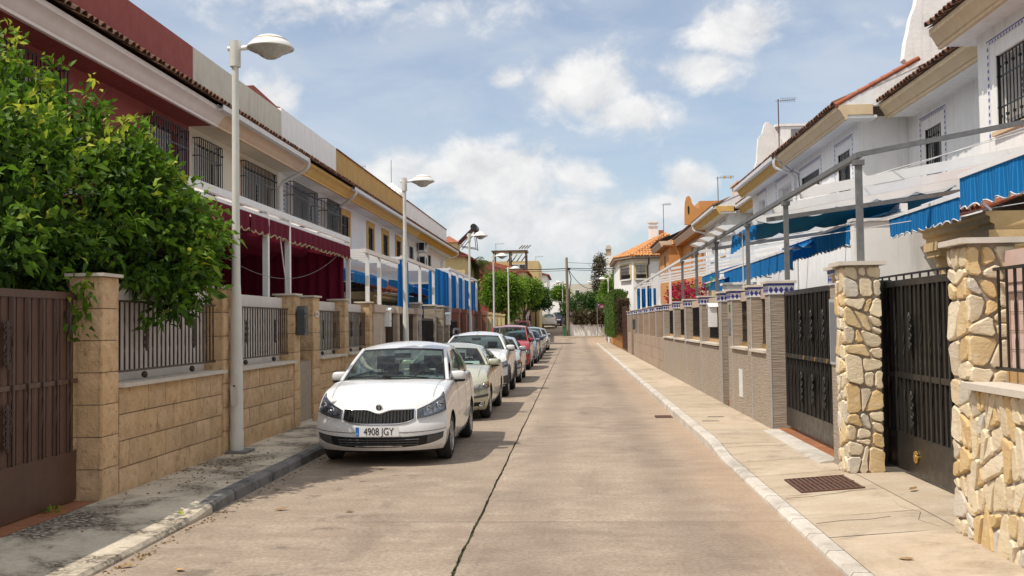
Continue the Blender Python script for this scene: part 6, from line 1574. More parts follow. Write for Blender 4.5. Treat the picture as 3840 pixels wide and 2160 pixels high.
# cars seen from behind, farther up the street
def tail(c, lo=.55, hi=.92, t0=.66, t1=.98):
    for sg in (-1, 1):
        mb = MB(); c.patch(mb, c.rear, 8, 5, lambda u: lo+.05*(1-u), lambda u: hi, sg*t0, sg*t1, .012); mb.build('tail_light', 'lamp_red', c.t, smooth=40)
    c.strip('bumper_insert', 'black_plastic', -.7, .7, lambda u: .05, lambda u: .16, .01, 14, f=c.rear); c.plate(None, 0, .50, rear=True)
c = Car(L=4.66, W=1.85, H=1.66, wb=2.76, fo=.92, r=.325, znose=.86, zcowl=1.08, ycowl=1.0, yrf=1.7, yrr=4.1, zb_r=1.15, yrb=4.5, tailz=1.08, xr=.63, paint='paint_pearl')
c.common('people_carrier', 'white people carrier seen from behind, parked up the far street', -2.9, 118+4.66, rz=math.pi, group='cars on the far street'); tail(c)
c = Car(L=4.5, W=1.86, H=1.66, wb=2.66, fo=.9, r=.345, znose=.9, zcowl=1.12, ycowl=1.1, yrf=1.8, yrr=3.9, zb_r=1.2, yrb=4.35, tailz=1.12, xr=.62, paint='paint_navy')
c.common('crossover', 'dark navy crossover seen from behind, beyond the white people carrier', -1.85, 124+4.5, rz=math.pi, group='cars on the far street'); tail(c)
c = Car(L=4.1, W=1.75, H=1.5, wb=2.5, paint='paint_white'); c.common('hatchback', 'small white car farthest up the street', -1.5, 138, rz=math.pi, group='cars on the far street'); tail(c)
c = Car(L=4.1, W=1.72, H=1.98, wb=2.6, fo=.8, r=.31, znose=.9, zcowl=1.2, ycowl=.9, yrf=1.5, yrr=4.0, zb_r=1.25, yrb=4.06, tailz=1.2, xr=.68, paint='paint_maroon')
c.common('delivery_van', 'maroon van with a roof rack and lettered rear window, behind the parked row', -4.25, 80+4.1, rz=math.pi, group='cars on the far street'); tail(c)
c.t.location.z = .12
for yy in (1.7, 2.5, 3.4): mb = MB(); mb.tube([(-.62,yy,1.96),(-.62,yy,2.06),(.62,yy,2.06),(.62,yy,1.96)], .02, 6); mb.build('roof_rack_bar', 'black_plastic', c.t)
# ------------------------------------------------------------------ vegetation
def leaves(name, mat, parent, pos, dirs, length, width, tone, droop=.25, seedn=1):
    """one mesh of folded leaves; pos Nx3 bases, dirs Nx3 unit directions, tone N values 0..1"""
    r = np.random.default_rng(seedn); n = len(pos); L = length*(.5+.85*r.random(n))[:, None]; W = width*(.75+.5*r.random(n))[:, None]
    d = dirs/np.linalg.norm(dirs, axis=1)[:, None]; ref = r.normal(size=(n, 3)); sdv = np.cross(d, ref); sdv /= np.linalg.norm(sdv, axis=1)[:, None]+1e-9; nrm = np.cross(sdv, d)
    flip = np.where(nrm[:, 2:3] < 0, -1., 1.); nrm *= flip
    mid = pos+d*L*.48; tip = pos+d*L-np.array([0, 0, 1.])*L*droop
    V = np.stack([pos, mid+sdv*W*.5+nrm*W*.13, tip, mid-sdv*W*.5+nrm*W*.13, mid-nrm*W*.04], 1).reshape(-1, 3)
    k = np.arange(n)[:, None]*5
    F = np.concatenate([k+np.array([[0, 1, 4]]), k+np.array([[1, 2, 4]]), k+np.array([[2, 3, 4]]), k+np.array([[3, 0, 4]])], 1).reshape(-1, 3)
    me = bpy.data.meshes.new(name); me.vertices.add(len(V)); me.vertices.foreach_set('co', V.ravel()); me.loops.add(F.size); me.loops.foreach_set('vertex_index', F.ravel().astype(np.int32))
    me.polygons.add(len(F)); me.polygons.foreach_set('loop_start', np.arange(0, F.size, 3, dtype=np.int32)); me.update(calc_edges=True)
    at = me.attributes.new('tone', 'FLOAT', 'POINT'); at.data.foreach_set('value', np.repeat(np.clip(tone, 0, 1), 5).astype(np.float32))
    me.materials.append(M[mat]); o = link(name, me, parent); o['kind'] = 'stuff'; return o
def shoots(blobs, n, per, spread, r, shell=.55, up=.35, lo=None):
    """leaf rosettes spread through the outer shell of a set of ellipsoids (cx,cy,cz,rx,ry,rz)"""
    B = np.array(blobs, float); vol = B[:, 3]*B[:, 4]+B[:, 4]*B[:, 5]+B[:, 3]*B[:, 5]; pick = r.choice(len(B), n, p=vol/vol.sum()); b = B[pick]
    u = r.normal(size=(n, 3)); u /= np.linalg.norm(u, axis=1)[:, None]; rad_ = (shell+(1.06-shell)*r.random(n)**.6)[:, None]
    c = b[:, :3]+u*b[:, 3:]*rad_
    if lo is not None: keep = c[:, 2] > lo; c, u, rad_ = c[keep], u[keep], rad_[keep]
    m = len(c)
    inside = np.zeros(m, bool)
    for q in B:
        e = (((c-q[:3])/q[3:])**2).sum(1); inside |= e < (shell*.8)**2
    c, u, rad_ = c[~inside], u[~inside], rad_[~inside]; m = len(c)
    ax = u+np.array([0, 0, up]); ax /= np.linalg.norm(ax, axis=1)[:, None]
    P = np.repeat(c, per, 0)+r.normal(size=(m*per, 3))*spread*.35; t = r.random(m*per)
    P += np.repeat(ax, per, 0)*(t[:, None]-.5)*spread*1.6
    D = np.repeat(ax, per, 0)*(.35+.6*t[:, None])+r.normal(size=(m*per, 3))*.70
    young_lit = (rad_[:, 0] > .88)*(.5+.5*u[:, 2])*r.random(m)**.7; st = np.repeat(r.random(m)**1.4*.40+.55*young_lit, per); tone = st+.28*t*(.35+np.repeat(young_lit, per))+r.normal(size=m*per)*.07  # outer upward leaves lightened, inner ones darkened: painted light as well as fresh growth
    return P, D, tone
def limbs(t, base, top, blobs, r0, mat='bark', n=7, lean=(0, 0)):
    mb = MB(); b, tp = Vector(base), Vector(top); mid = b.lerp(tp, .5)+Vector((lean[0], lean[1], 0))
    mb.tube([b, b.lerp(mid, .5), mid, tp], [r0*1.25, r0, r0*.85, r0*.6], 9)
    for q in random.sample(list(blobs), min(n, len(blobs))):
        e = Vector(q[:3]); m_ = tp.lerp(e, .5)+Vector((random.uniform(-.15,.15), random.uniform(-.15,.15), .12)); mb.tube([tp.lerp(mid, .15), m_, e], [r0*.5, r0*.32, r0*.12], 6)
    mb.build('trunk', mat, t, smooth=60)
def tree(name, label, base, top, blobs, nsh, per, L, W, mat, r0=.12, seedn=1, cat='tree', spread=.16, shell=.5, lo=None, up=.35, droop=.25):
    t = thing(name, label, cat, base); limbs(t, base, top, blobs, r0); r = np.random.default_rng(seedn)
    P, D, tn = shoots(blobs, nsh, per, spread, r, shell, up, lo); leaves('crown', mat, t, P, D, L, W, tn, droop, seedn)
    return t
# the citrus tree that leans over the block wall
CB = [(-6.5,11.3,3.1,1.7,1.6,1.35), (-7.5,10.9,4.1,1.3,1.2,1.0), (-6.5,10.9,4.1,.85,.85,.65), (-5.3,11.2,3.1,.9,.95,.75), (-4.85,11.4,2.9,.7,.75,.5), (-5.55,11.1,3.6,.75,.8,.6), (-4.75,11.1,2.55,.55,.6,.45), (-4.55,10.95,2.10,.22,.28,.34), (-4.45,11.3,2.35,.22,.3,.3),
      (-6.0,9.6,3.2,.95,.9,1.0), (-7.0,9.2,3.8,1.0,.95,1.05), (-5.55,9.7,2.65,.65,.7,.5), (-6.6,8.4,3.2,.9,.9,.95), (-5.5,10.5,3.1,.8,.8,.8), (-5.4,12.1,2.9,.7,.6,.55), (-4.65,11.7,2.75,.4,.45,.36), (-5.6,8.7,2.65,.6,.7,.42), (-4.9,10.4,2.55,.4,.45,.35)]
CT = [(-5.9,11.0,4.55,.16,.16,.40), (-5.45,11.0,4.30,.16,.16,.34), (-5.0,11.1,3.92,.18,.18,.32), (-4.8,11.2,3.6,.2,.2,.32), (-6.5,10.9,4.95,.2,.2,.36), (-6.95,10.7,5.15,.22,.22,.42), (-4.45,11.3,3.2,.2,.2,.2), (-7.4,10.7,5.45,.28,.28,.45), (-6.2,10.6,4.75,.16,.16,.32), (-4.3,11.3,2.7,.18,.2,.16), (-5.7,10.3,4.0,.2,.2,.3), (-6.8,10.0,4.7,.2,.2,.3), (-5.3,10.6,3.75,.2,.2,.25)]
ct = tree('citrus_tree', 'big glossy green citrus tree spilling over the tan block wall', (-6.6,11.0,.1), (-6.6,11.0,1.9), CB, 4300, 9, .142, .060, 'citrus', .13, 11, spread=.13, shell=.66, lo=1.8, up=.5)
mb = MB(); rt = random.Random(4)
for q in CT+[b for b in CB if b[0] > -6.2]:
    for _ in range(4):
        e = Vector((q[0]+rt.uniform(-1, 1)*q[3], q[1]+rt.uniform(-1, .6)*q[4], q[2]+rt.uniform(-.2, 1)*q[5])); b0 = Vector((-6.3, 11.1, 2.8)).lerp(e, .62); mb.tube([b0, b0.lerp(e, .5)+Vector((0,0,.06)), e], [.012, .008, .003], 5)
mb.build('twigs', 'bark', ct, smooth=60)
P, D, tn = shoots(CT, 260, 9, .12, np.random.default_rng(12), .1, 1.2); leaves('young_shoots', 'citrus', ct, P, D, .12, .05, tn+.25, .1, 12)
t = thing('ivy_sprig', 'leafy green sprig hanging beside the first tan pillar', 'plant', (-4.95,9.5,1.7))
r_ = np.random.default_rng(5); n_ = 70; pz = r_.random(n_); P_ = np.stack([-4.86+.10*r_.normal(size=n_)*.6+.06*pz, 9.52+.10*r_.normal(size=n_), 1.72+.62*pz], 1); leaves('leaves', 'citrus', t, P_, r_.normal(size=(n_, 3))+np.array([.6, -.6, -.3]), .11, .07, .2+.6*r_.random(n_), .4, 5)
mb = MB(); mb.tube([(-5.05,9.6,2.4),(-4.92,9.52,2.1),(-4.88,9.5,1.75)], .008, 5); mb.build('stem', 'bark', t)
# street trees and gardens farther on
def blobset(c, R, n, seed, flat=.8):
    rr = random.Random(seed); out = [(c[0], c[1], c[2], R*.75, R*.75, R*.75*flat)]
    for _ in range(n):
        a = rr.uniform(0, 6.28); e = rr.uniform(-.6, 1.2); q = R*.62
        out.append((c[0]+q*math.cos(a)*math.cos(e), c[1]+q*math.sin(a)*math.cos(e), c[2]+q*math.sin(e)*flat, R*rr.uniform(.28, .46), R*rr.uniform(.28, .46), R*rr.uniform(.24, .4)))
    return out
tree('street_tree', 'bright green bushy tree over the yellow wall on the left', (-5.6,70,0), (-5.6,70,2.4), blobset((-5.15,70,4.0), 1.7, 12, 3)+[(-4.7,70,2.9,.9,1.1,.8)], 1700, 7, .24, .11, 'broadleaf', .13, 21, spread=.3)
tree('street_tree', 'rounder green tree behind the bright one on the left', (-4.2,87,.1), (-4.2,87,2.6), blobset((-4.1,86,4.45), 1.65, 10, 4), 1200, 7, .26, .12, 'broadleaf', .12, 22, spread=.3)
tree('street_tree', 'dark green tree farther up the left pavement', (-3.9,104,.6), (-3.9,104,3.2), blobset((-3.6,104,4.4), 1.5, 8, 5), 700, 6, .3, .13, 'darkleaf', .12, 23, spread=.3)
tree('street_tree', 'small tree in front of the distant pale buildings', (-1.6,128,1.5), (-1.6,128,4), blobset((-1.6,128,5.6), 1.5, 8, 6), 500, 6, .34, .15, 'broadleaf', .1, 24, spread=.34)
tree('street_tree', 'broad dark tree above the ivy-topped white wall', (1.2,107,.9), (1.2,107,2.5), [(.8,107,3.6,2.0,1.4,1.2),(2.6,108,3.4,1.6,1.3,1.2),(-.2,106,3.2,.9,1,.9),(3.6,107,3.9,1.2,1,1.1),(1.6,107,4.4,.9,.9,.6)], 1500, 7, .26, .11, 'darkleaf', .14, 25, spread=.3)
tree('poplar', 'slim pale green tree between the white house and the bay-windowed house', (4.6,99,.5), (4.6,99,2.5), [(3.6,98,4.4,1.1,1,1.6),(4.6,99,4.8,1.2,1,1.9),(4.3,99,6.4,.35,.35,1.4),(5.2,99,6.6,.35,.35,1.5),(3.4,98,5.6,.3,.3,.9)], 1100, 6, .24, .12, 'broadleaf', .1, 26, spread=.28)
tree('bougainvillea_tree', 'tall dry bougainvillea column with purple tips beside the white house', (2.9,112,.8), (2.9,112,5), [(2.9,112,6.8,.7,.7,2.2),(3.1,112,8.6,.6,.6,.9),(2.7,112,5,.45,.45,1.6)], 700, 6, .22, .11, 'dry_vine', .15, 27, spread=.3)
t = thing('ivy_mound', 'brown and green ivy tumbling over the white corner wall', 'plant', (1.5,100.4,1.6)); P, D, tn = shoots([(.9,100.3,2.35,1.0,.35,.75),(2.0,100.3,2.4,1.0,.35,.75),(3.0,100.3,2.4,.9,.35,.75),(.1,100.3,2.6,.5,.35,.5)], 900, 6, .25, np.random.default_rng(31), .3, -.4); leaves('foliage', 'dry_vine', t, P, D, .22, .11, tn, .5, 31)
t = thing('clipped_hedge', 'tall clipped bright green hedge at the end of the right pavement', 'hedge', (3.4,74,0))
mb = MB(); mb.box(3.12, 3.7, 63.2, 83, .05, 1.25); mb.build('base_wall', 'orange_plaster', t)
rh = np.random.default_rng(33); n_ = 15000; yy = 63.6+16.5*rh.random(n_)**1.4; col_ = .5+.5*np.cos(yy*2*np.pi/.62); zz = 1.05+.18*np.sin(yy*3.1)+(2.55+.12*np.sin(yy*1.7)+.35*(yy > 69))*rh.random(n_)
top_ = rh.random(n_) < .18; zt_ = 3.55+.12*np.sin(yy*1.7)+.35*(yy > 69); xx = np.where(top_, 2.75+.8*rh.random(n_), 2.72-.09*col_+.05*rh.normal(size=n_)); zz = np.where(top_, zt_+.05*rh.normal(size=n_), np.minimum(zz, zt_))
leaves('foliage', 'conifer', t, np.stack([xx, yy, zz], 1), rh.normal(size=(n_, 3))*np.array([.35,.35,.3])+np.array([-.35,0,-.8])*(1-2*top_[:, None]*np.array([0,0,1])), .20, .05, .15+.5*col_*rh.random(n_)+.2*rh.random(n_), .1, 33)
n_ = 1800; leaves('dry_end', 'dry_vine', t, np.stack([2.75+.85*rh.random(n_), 63.55+.05*rh.normal(size=n_), 1.1+2.3*rh.random(n_)], 1), rh.normal(size=(n_, 3))*.4+np.array([0,-.3,-.9]), .22, .03, .3*rh.random(n_), .1, 34)
mb = MB(); mb.box(2.78, 3.55, 63.65, 80, 1.2, 3.35)
mb.build('branches', 'bark', t)
t = thing('bougainvillea', 'bright magenta bougainvillea flowering above the tile-banded wall', 'plant', (3.9,35,2)); BB = [(3.6,33.6,2.55,.35,.5,.36),(3.75,35.2,2.68,.42,.7,.48),(4.0,34.4,2.75,.4,.6,.42),(3.5,31.2,2.42,.25,.4,.28),(4.3,32.8,2.6,.4,.5,.35),(3.7,29.6,2.42,.2,.4,.25)]
P, D, tn = shoots(BB, 650, 6, .12, np.random.default_rng(35), .35, .2); leaves('flowers', 'bougainvillea', t, P, D, .085, .075, tn, .1, 35); P, D, tn = shoots(BB+[(4.4,31.5,2.7,.4,.6,.45)], 260, 5, .12, np.random.default_rng(36), .3, .2); leaves('foliage', 'broadleaf', t, P, D, .09, .05, tn, .2, 36)
mb = MB()
for q in BB: mb.tube([(3.9,33,.3),(q[0],q[1],q[2])], [.03,.008], 5)
mb.build('stems', 'bark', t)
# palm
t = thing('palm_tree', 'shaggy palm crown behind the yellow house on the left', 'tree', (-7.3,75,0)); mb = MB(); mb.tube([(-7.3,75,0),(-7.2,75,3),(-7.25,75,6.3)], [.24,.2,.22], 10); mb.build('trunk', 'bark', t)
PP, DD = [], []; rp = np.random.default_rng(41)
for k in range(46):
    a = rp.random()*6.28; e = rp.uniform(-.9, 1.1); ln = rp.uniform(1.2, 1.9)
    for q in range(26):
        u = (q+2)/28; c_ = np.array([-7.25+math.cos(a)*math.cos(e)*ln*u, 75+math.sin(a)*math.cos(e)*ln*u, 6.3+math.sin(e)*ln*u-.55*u*u*ln]); s_ = 1 if q % 2 else -1
        PP.append(c_); DD.append([math.cos(a)*.6-math.sin(a)*s_*.8, math.sin(a)*.6+math.cos(a)*s_*.8, -.2])
leaves('crown', 'palm_leaf', t, np.array(PP), np.array(DD), .42, .05, rp.random(len(PP)), .35, 41)
# leaf litter by the lamp and in the gutter, single fallen leaves
r = np.random.default_rng(51); n = 520
P = np.concatenate([np.stack([-4.3+.32*r.normal(size=n//2)*.9, 11.9+1.0*r.normal(size=n//2), np.full(n//2, .128)], 1), np.stack([XL+.05+.06*np.abs(r.normal(size=n//2)), 6.8+9*r.random(n//2)**1.3, np.full(n//2, .006)], 1)])
P[:, 0] = np.clip(P[:, 0], -4.62, None); D = r.normal(size=(n, 3))*np.array([1, 1, .12]); o = leaves('leaf_litter', 'litter', None, P, D, .035, .018, r.random(n)*.5, 0, 51); tag(o, 'scattered dry leaf litter along the left kerb and lamp base', 'leaf litter')
pm('fallen_green', (.16,.22,.03), (.30,.27,.06), 30, .6, rand=.3)
for x, y, z, gcol, lab in ((-3.3,10.9,.006,1,'green leaf lying by the raised end of the left kerb'), (-3.62,9.0,.10,1,'green leaf lying on the dropped left kerb'), (-2.9,9.7,.006,0,'dry curled leaf lying on the carriageway left of the white hatchback front'), (-3.4,7.4,.008,0,'yellow dry leaf in the gutter at the bottom left'), (-2.95,7.3,.006,0,'thin brown leaf on the carriageway nearest the camera'), (-2.2,9.6,.006,0,'dry leaf lying alone on the carriageway before the white hatchback'), (3.25,9.9,.15,0,'dry brown leaf lying before the black drive gate'), (2.35,7.35,.075,0,'small brown leaf on the right pavement near the camera')):
    t = MB(); a = random.uniform(0, 6.28); q = random.uniform(.05, .075); ca, sa = math.cos(a), math.sin(a)
    R = lambda u, v, h: (x+(u*ca-v*sa)*q, y+(u*sa+v*ca)*q, z+h*q)
    t.add([R(-1,0,.05),R(-.3,.42,.22),R(.4,.38,.28),R(1,0,.35),R(.4,-.38,.16),R(-.3,-.42,.12),R(0,0,.04)], [(0,1,6),(1,2,6),(2,3,6),(3,4,6),(4,5,6),(5,0,6)])
    tag(t.build('fallen_leaf', 'fallen_green' if gcol else 'dry_leaf'), lab, 'leaf', 'fallen leaves')
t = thing('weed', 'small green weed at the foot of the brown gate', 'plant', (-4.85,8.9,.12)); rw = np.random.default_rng(61); P_ = np.tile([-4.84, 8.95, .13], (22, 1))+rw.normal(size=(22, 3))*np.array([.03,.05,.004]); leaves('leaves', 'broadleaf', t, P_, rw.normal(size=(22, 3))*.6+np.array([0,0,1]), .09, .025, rw.random(22), .5, 61)
# ------------------------------------------------------------------ street lamps
def street_lamp(label, x, y, s=1, H=5.72, z0=.12, plinth=True, first=None):
    if first is not None:
        o = copy_tree(first); o.location = (x, y, z0); o.rotation_euler = (0, 0, 0 if s > 0 else math.pi); o['label'] = label; return o
    t = thing('street_lamp', label, 'street lamp', (x, y, z0), 'street lamps', local=True)
    h = H-z0
    mb = MB(); mb.lathe([(.094,0),(.094,.28),(.087,.30),(.083,1.2),(.077,1.9),(.057,2.3),(.051,3.2),(.045,h-.32)], (0,0,0), 20); mb.build('pole', 'lamp_paint', t, smooth=40)
    mb = MB(); mb.lathe([(.052,h-.36),(.074,h-.35),(.074,h),(.06,h+.004),(0,h+.006)], (0,0,0), 20); mb.build('top_sleeve', 'lamp_paint', t, smooth=40)
    mb = MB(); mb.tube([(-.10,0,h-.10),(-.06,0,h-.10)], .034, 12); mb.tube([(.05,0,h-.10),(.16,0,h-.09),(.24,0,h-.08)], [.03,.036,.042], 12); mb.build('arm', 'lamp_white', t, smooth=50)
    c = (.49,0,h-.13)
    mb = MB(); mb.lathe([(.315,.015),(.31,.04),(.27,.085),(.23,.12),(.218,.135),(.17,.17),(.095,.196),(0,.204)], c, 36); mb.build('hood', 'lamp_white', t, smooth=50)
    mb = MB(); mb.lathe([(.232,.122),(.229,.134),(.22,.138)], c, 36); mb.build('hood_ring', 'sand_cornice', t, smooth=50)
    mb = MB(); mb.lathe([(.305,.015),(.265,-.012),(.18,-.05),(.13,-.09),(.075,-.12),(0,-.132)], c, 36); mb.build('diffuser', 'lamp_glass', t, smooth=60)
    mb = MB(); mb.lathe([(.318,.028),(.322,.016),(.302,.008)], c, 36); mb.build('rim', 'lamp_white', t, smooth=50)
    mb = MB(); mb.prism([(.05*math.cos(a), .78+.10*(1 if math.sin(a) > 0 else -1)+.05*math.sin(a)) for a in [2*math.pi*k/16 for k in range(16)]], -.099, -.088, 'y'); mb.build('hatch', 'lamp_paint', t)
    mb = MB(); mb.lathe([(.014,-.104),(.012,-.101),(0,-.101)], (0,0,.9), 10, 'y'); mb.build('hatch_lock', 'black_iron', t)
    mb = MB(); mb.box(-.085, .19, -.19, .19, -.04, .035); mb.build('plinth', 'grey_kerb', t)
    return t
pm('lamp_glass', (.42,.41,.38), (.36,.35,.33), 6, .25)
L1 = street_lamp('tall white street lamp in front of the tan block wall, nearest one', -4.56, 13.25)
street_lamp('second street lamp on the left, by the limestone wall', -4.42, 26.1, first=L1)
street_lamp('third street lamp on the left, by the red granite wall', -4.42, 42.6, first=L1)
street_lamp('fourth street lamp on the left, in front of the bright tree', -4.42, 55.6, first=L1)
street_lamp('fifth street lamp on the left, before the maroon house', -4.42, 68.3, first=L1)
street_lamp('street lamp at the right corner beside the clipped hedge', 3.02, 85.3, -1, z0=.05, first=L1)
street_lamp('far street lamp behind the wooden pole', -1.1, 108, -1, z0=.75, first=L1)
street_lamp('farthest street lamp, over the dark tree by the crossing', 2.6, 125, -1, z0=1.4, first=L1)

# ------------------------------------------------------------------ pole and cables
t = thing('utility_pole', 'weathered wooden utility pole at the far crossing', 'utility pole', (-.55,100,.45)); mb = MB(); mb.tube([(-.50,100,.4),(-.55,100,4.5),(-.58,100,8.4)], [.17,.15,.12], 12); mb.build('pole', 'pole_wood', t, smooth=60)
mb = MB(); mb.box(-.5, -.2, 99.8, 100.1, 7.15, 7.35); mb.tube([(-.4,99.85,7.2),(-.15,99.85,6.2),(-.3,99.85,5.4),(-.35,99.85,3.0)], .05, 6); mb.build('cable_bracket', 'cable', t)
def cable(label, pts, r, mat='cable', sag=.0):
    t = thing('overhead_cable', label, 'cable', pts[0]); mb = MB(); out = []
    for a, b in zip(pts, pts[1:]):
        a, b = Vector(a), Vector(b)
        for k in range(15): u = k/14; p = a.lerp(b, u); p.z -= sag*4*u*(1-u); out.append(p)
    mb.tube(out, r, 5); mb.build('strand', mat, t)
cable('thick overhead cable running left from the pole to the houses', [(-.5,100,7.3),(-9.2,96,7.25)], .045, sag=.12)
cable('second overhead cable running left from the pole, slightly lower', [(-.5,100,7.1),(-9.2,94,6.9)], .022, sag=.1)
cable('overhead cable running right from the pole to the bay-windowed house', [(-.5,100,7.35),(6.6,78,6.2)], .035, sag=.15)
cable('upper overhead cable running right above the roofs', [(-.5,100,7.9),(9.5,92,7.3)], .02, sag=.15)
cable('lower overhead cable running right behind the lamp', [(-.5,100,7.2),(9.5,86,6.4)], .025, sag=.2)
cable('slack loop of cable beside the wooden pole', [(-.4,99.9,7.2),(2.9,111,6.0)], .03, sag=1.0)

# ------------------------------------------------------------------ bay-windowed house with the orange roof
bh = thing('bay_house', 'white corner house with bright orange tiled roof and barred bay windows', 'house', (7,80,0))
pl = [(4.72,78),(9.5,78),(9.5,90),(3.72,90),(3.72,80.6)]
mb = MB(); mb.prism(pl, 0, 6.72, 'z'); mb.build('wall', 'white_plaster', bh)
mb = MB(); mb.prism([(4.70,77.94),(9.5,77.94),(9.5,90),(3.66,90),(3.66,80.56)], 6.55, 6.78, 'z'); mb.build('eave_band', 'cream_plaster', bh)
def oriented_window(parent, P, Q, z0, z1, fr='yellow_plaster'):
    P, Q = Vector((*P, 0)), Vector((*Q, 0)); d = (Q-P).normalized(); n = Vector((d.y, -d.x, 0)); w = (Q-P).length
    def bx(mb, a, b, c0, c1, d0, d1):
        c = [P+d*a+n*d0, P+d*b+n*d0, P+d*b+n*d1, P+d*a+n*d1]; vs = [(p.x,p.y,c0) for p in c]+[(p.x,p.y,c1) for p in c]
        mb.add(vs, [(3,2,1,0),(4,5,6,7),(0,1,5,4),(1,2,6,5),(2,3,7,6),(3,0,4,7)])
    mb = MB(); bx(mb, -.16, 0, z0-.1, z1+.1, -.02, .05); bx(mb, w, w+.16, z0-.1, z1+.1, -.02, .05); bx(mb, -.16, w+.16, z1+.1, z1+.2, -.02, .05); wn = mb.build('window', fr, parent)
    mb = MB(); bx(mb, 0, w, z0, z1, -.02, .012); mb.build('pane', 'dark_glass', wn)
    mb = MB(); bx(mb, 0, w, z0+(z1-z0)*.3, z1, .012, .02); mb.build('blind', 'white_board', wn)
    mb = MB()
    for k in range(int(w/.11)+1): a = min(w, k*.11); bx(mb, a-.012, a+.012, z0-.05, z1+.05, .14, .16)
    for z in (z0, (z0+z1)/2, z1): bx(mb, 0, w, z-.012, z+.012, .135, .165)
    mb.build('window_grille', 'black_iron', wn)
    mb = MB(); bx(mb, -.1, w+.1, z0-.16, z0-.08, -.01, .2); mb.build('sill', 'white_trim', wn)
oriented_window(bh, (4.95,78), (5.72,78), 5.25, 6.25); oriented_window(bh, (3.92,80.1), (4.56,78.4), 5.25, 6.25); oriented_window(bh, (6.9,78), (7.9,78), 5.25, 6.25)
ev = [(4.55,77.6),(9.9,77.6),(9.9,90.3),(3.35,90.3),(3.35,80.4)]; A1, A2 = (7.6,81.5), (7.6,87)
zf = 6.95; zr = 8.95
mb = MB(); V3 = lambda p, z: (p[0], p[1], z)
mb.add([V3(p, zf) for p in ev]+[V3(A1, zr), V3(A2, zr)], [(0,1,5),(1,2,6,5),(2,3,6),(3,4,5,6),(4,0,5)]); mb.build('roof_slope', 'orange_tile', bh)
mb = MB(); mb.prism(ev, 6.80, 6.93, 'z'); mb.build('eave_board', 'pole_wood', bh)
def tile_face(mb, a, b, tops, z0, z1, step=.24, row=.42):
    """barrel tiles over one roof face: eave from a to b, ridge corners in tops"""
    a, b = Vector((*a, z0)), Vector((*b, z0)); tp = [Vector((*p, z1)) for p in tops]; ux = (b-a).normalized(); nrm = ux.cross(tp[0]-a).normalized()
    if nrm.z < 0: nrm = -nrm
    uy = nrm.cross(ux); uy = uy if uy.z > 0 else -uy
    poly = [(0, 0), ((b-a).length, 0)]+[((p-a).dot(ux), (p-a).dot(uy)) for p in tp[::-1]]
    def inside(x, y): 
        c = False; n = len(poly)
        for i in range(n):
            (x0, y0), (x1, y1) = poly[i], poly[(i+1) % n]
            if (y0 > y) != (y1 > y) and x < (x1-x0)*(y-y0)/(y1-y0)+x0: c = not c
        return c
    H = max(p[1] for p in poly); Wd = (b-a).length
    for j in range(int(H/row)+1):
        for i in range(int(Wd/step)+1):
            x, y = (i+.5)*step, j*row
            if not inside(x, y+row*.5): continue
            jj = random.uniform(-.015, .015); r0 = step*.46
            for k in range(5):
                pass
            base = len(mb.v)
            for yy, k_, h0 in ((y-.03, 1, .045), (y+row, .85, .015)):
                for q in range(5): an = math.pi*q/4; mb.v.append(tuple(a+ux*(x+jj+r0*k_*math.cos(an))+uy*yy+nrm*(h0+r0*.75*k_*math.sin(an))))
            for q in range(4): mb.f.append((base+q, base+q+1, base+q+6, base+q+5))
            mb.f.append((base, base+1, base+2, base+3, base+4))
mb = MB(); tile_face(mb, ev[0], ev[1], [A1], zf, zr); tile_face(mb, ev[4], ev[0], [A1], zf, zr); tile_face(mb, ev[3], ev[4], [A2, A1], zf, zr)
o = mb.build('roof_tiles', 'orange_tile', bh); o['kind'] = 'stuff'
mb = MB()
for P, Q in ((ev[0], A1), (ev[4], A1), (ev[1], A1)):
    for k in range(9): mb.tube([Vector(V3(P, zf+.05)).lerp(Vector(V3(A1, zr+.06)), k/9), Vector(V3(P, zf+.05)).lerp(Vector(V3(A1, zr+.06)), (k+1.1)/9)], [.12,.10], 6)
mb.build('ridge_tiles', 'orange_tile', bh, smooth=50)
mb = MB(); mb.box(6.35, 7.05, 82.2, 82.9, 7.8, 9.65); mb.box(6.28, 7.12, 82.13, 82.97, 9.66, 9.74); mb.box(6.4, 7.0, 82.25, 82.85, 9.75, 9.95); mb.prism([(6.25,9.96),(7.15,9.96),(6.95,10.12),(6.45,10.12)], 82.1, 83.0); mb.build('chimney', 'white_plaster_worn', bh)
mb = MB(); mb.box(7.15, 7.5, 82.2, 82.6, 8.5, 9.35); mb.build('brick_flue', 'red_tile', bh)
mb = MB(); mb.tube([(5.95,77.92,6.8),(5.95,77.92,6.4),(5.85,77.92,6.2),(5.85,77.92,1)], .06, 6); mb.build('downpipe', 'black_iron', bh, smooth=50)
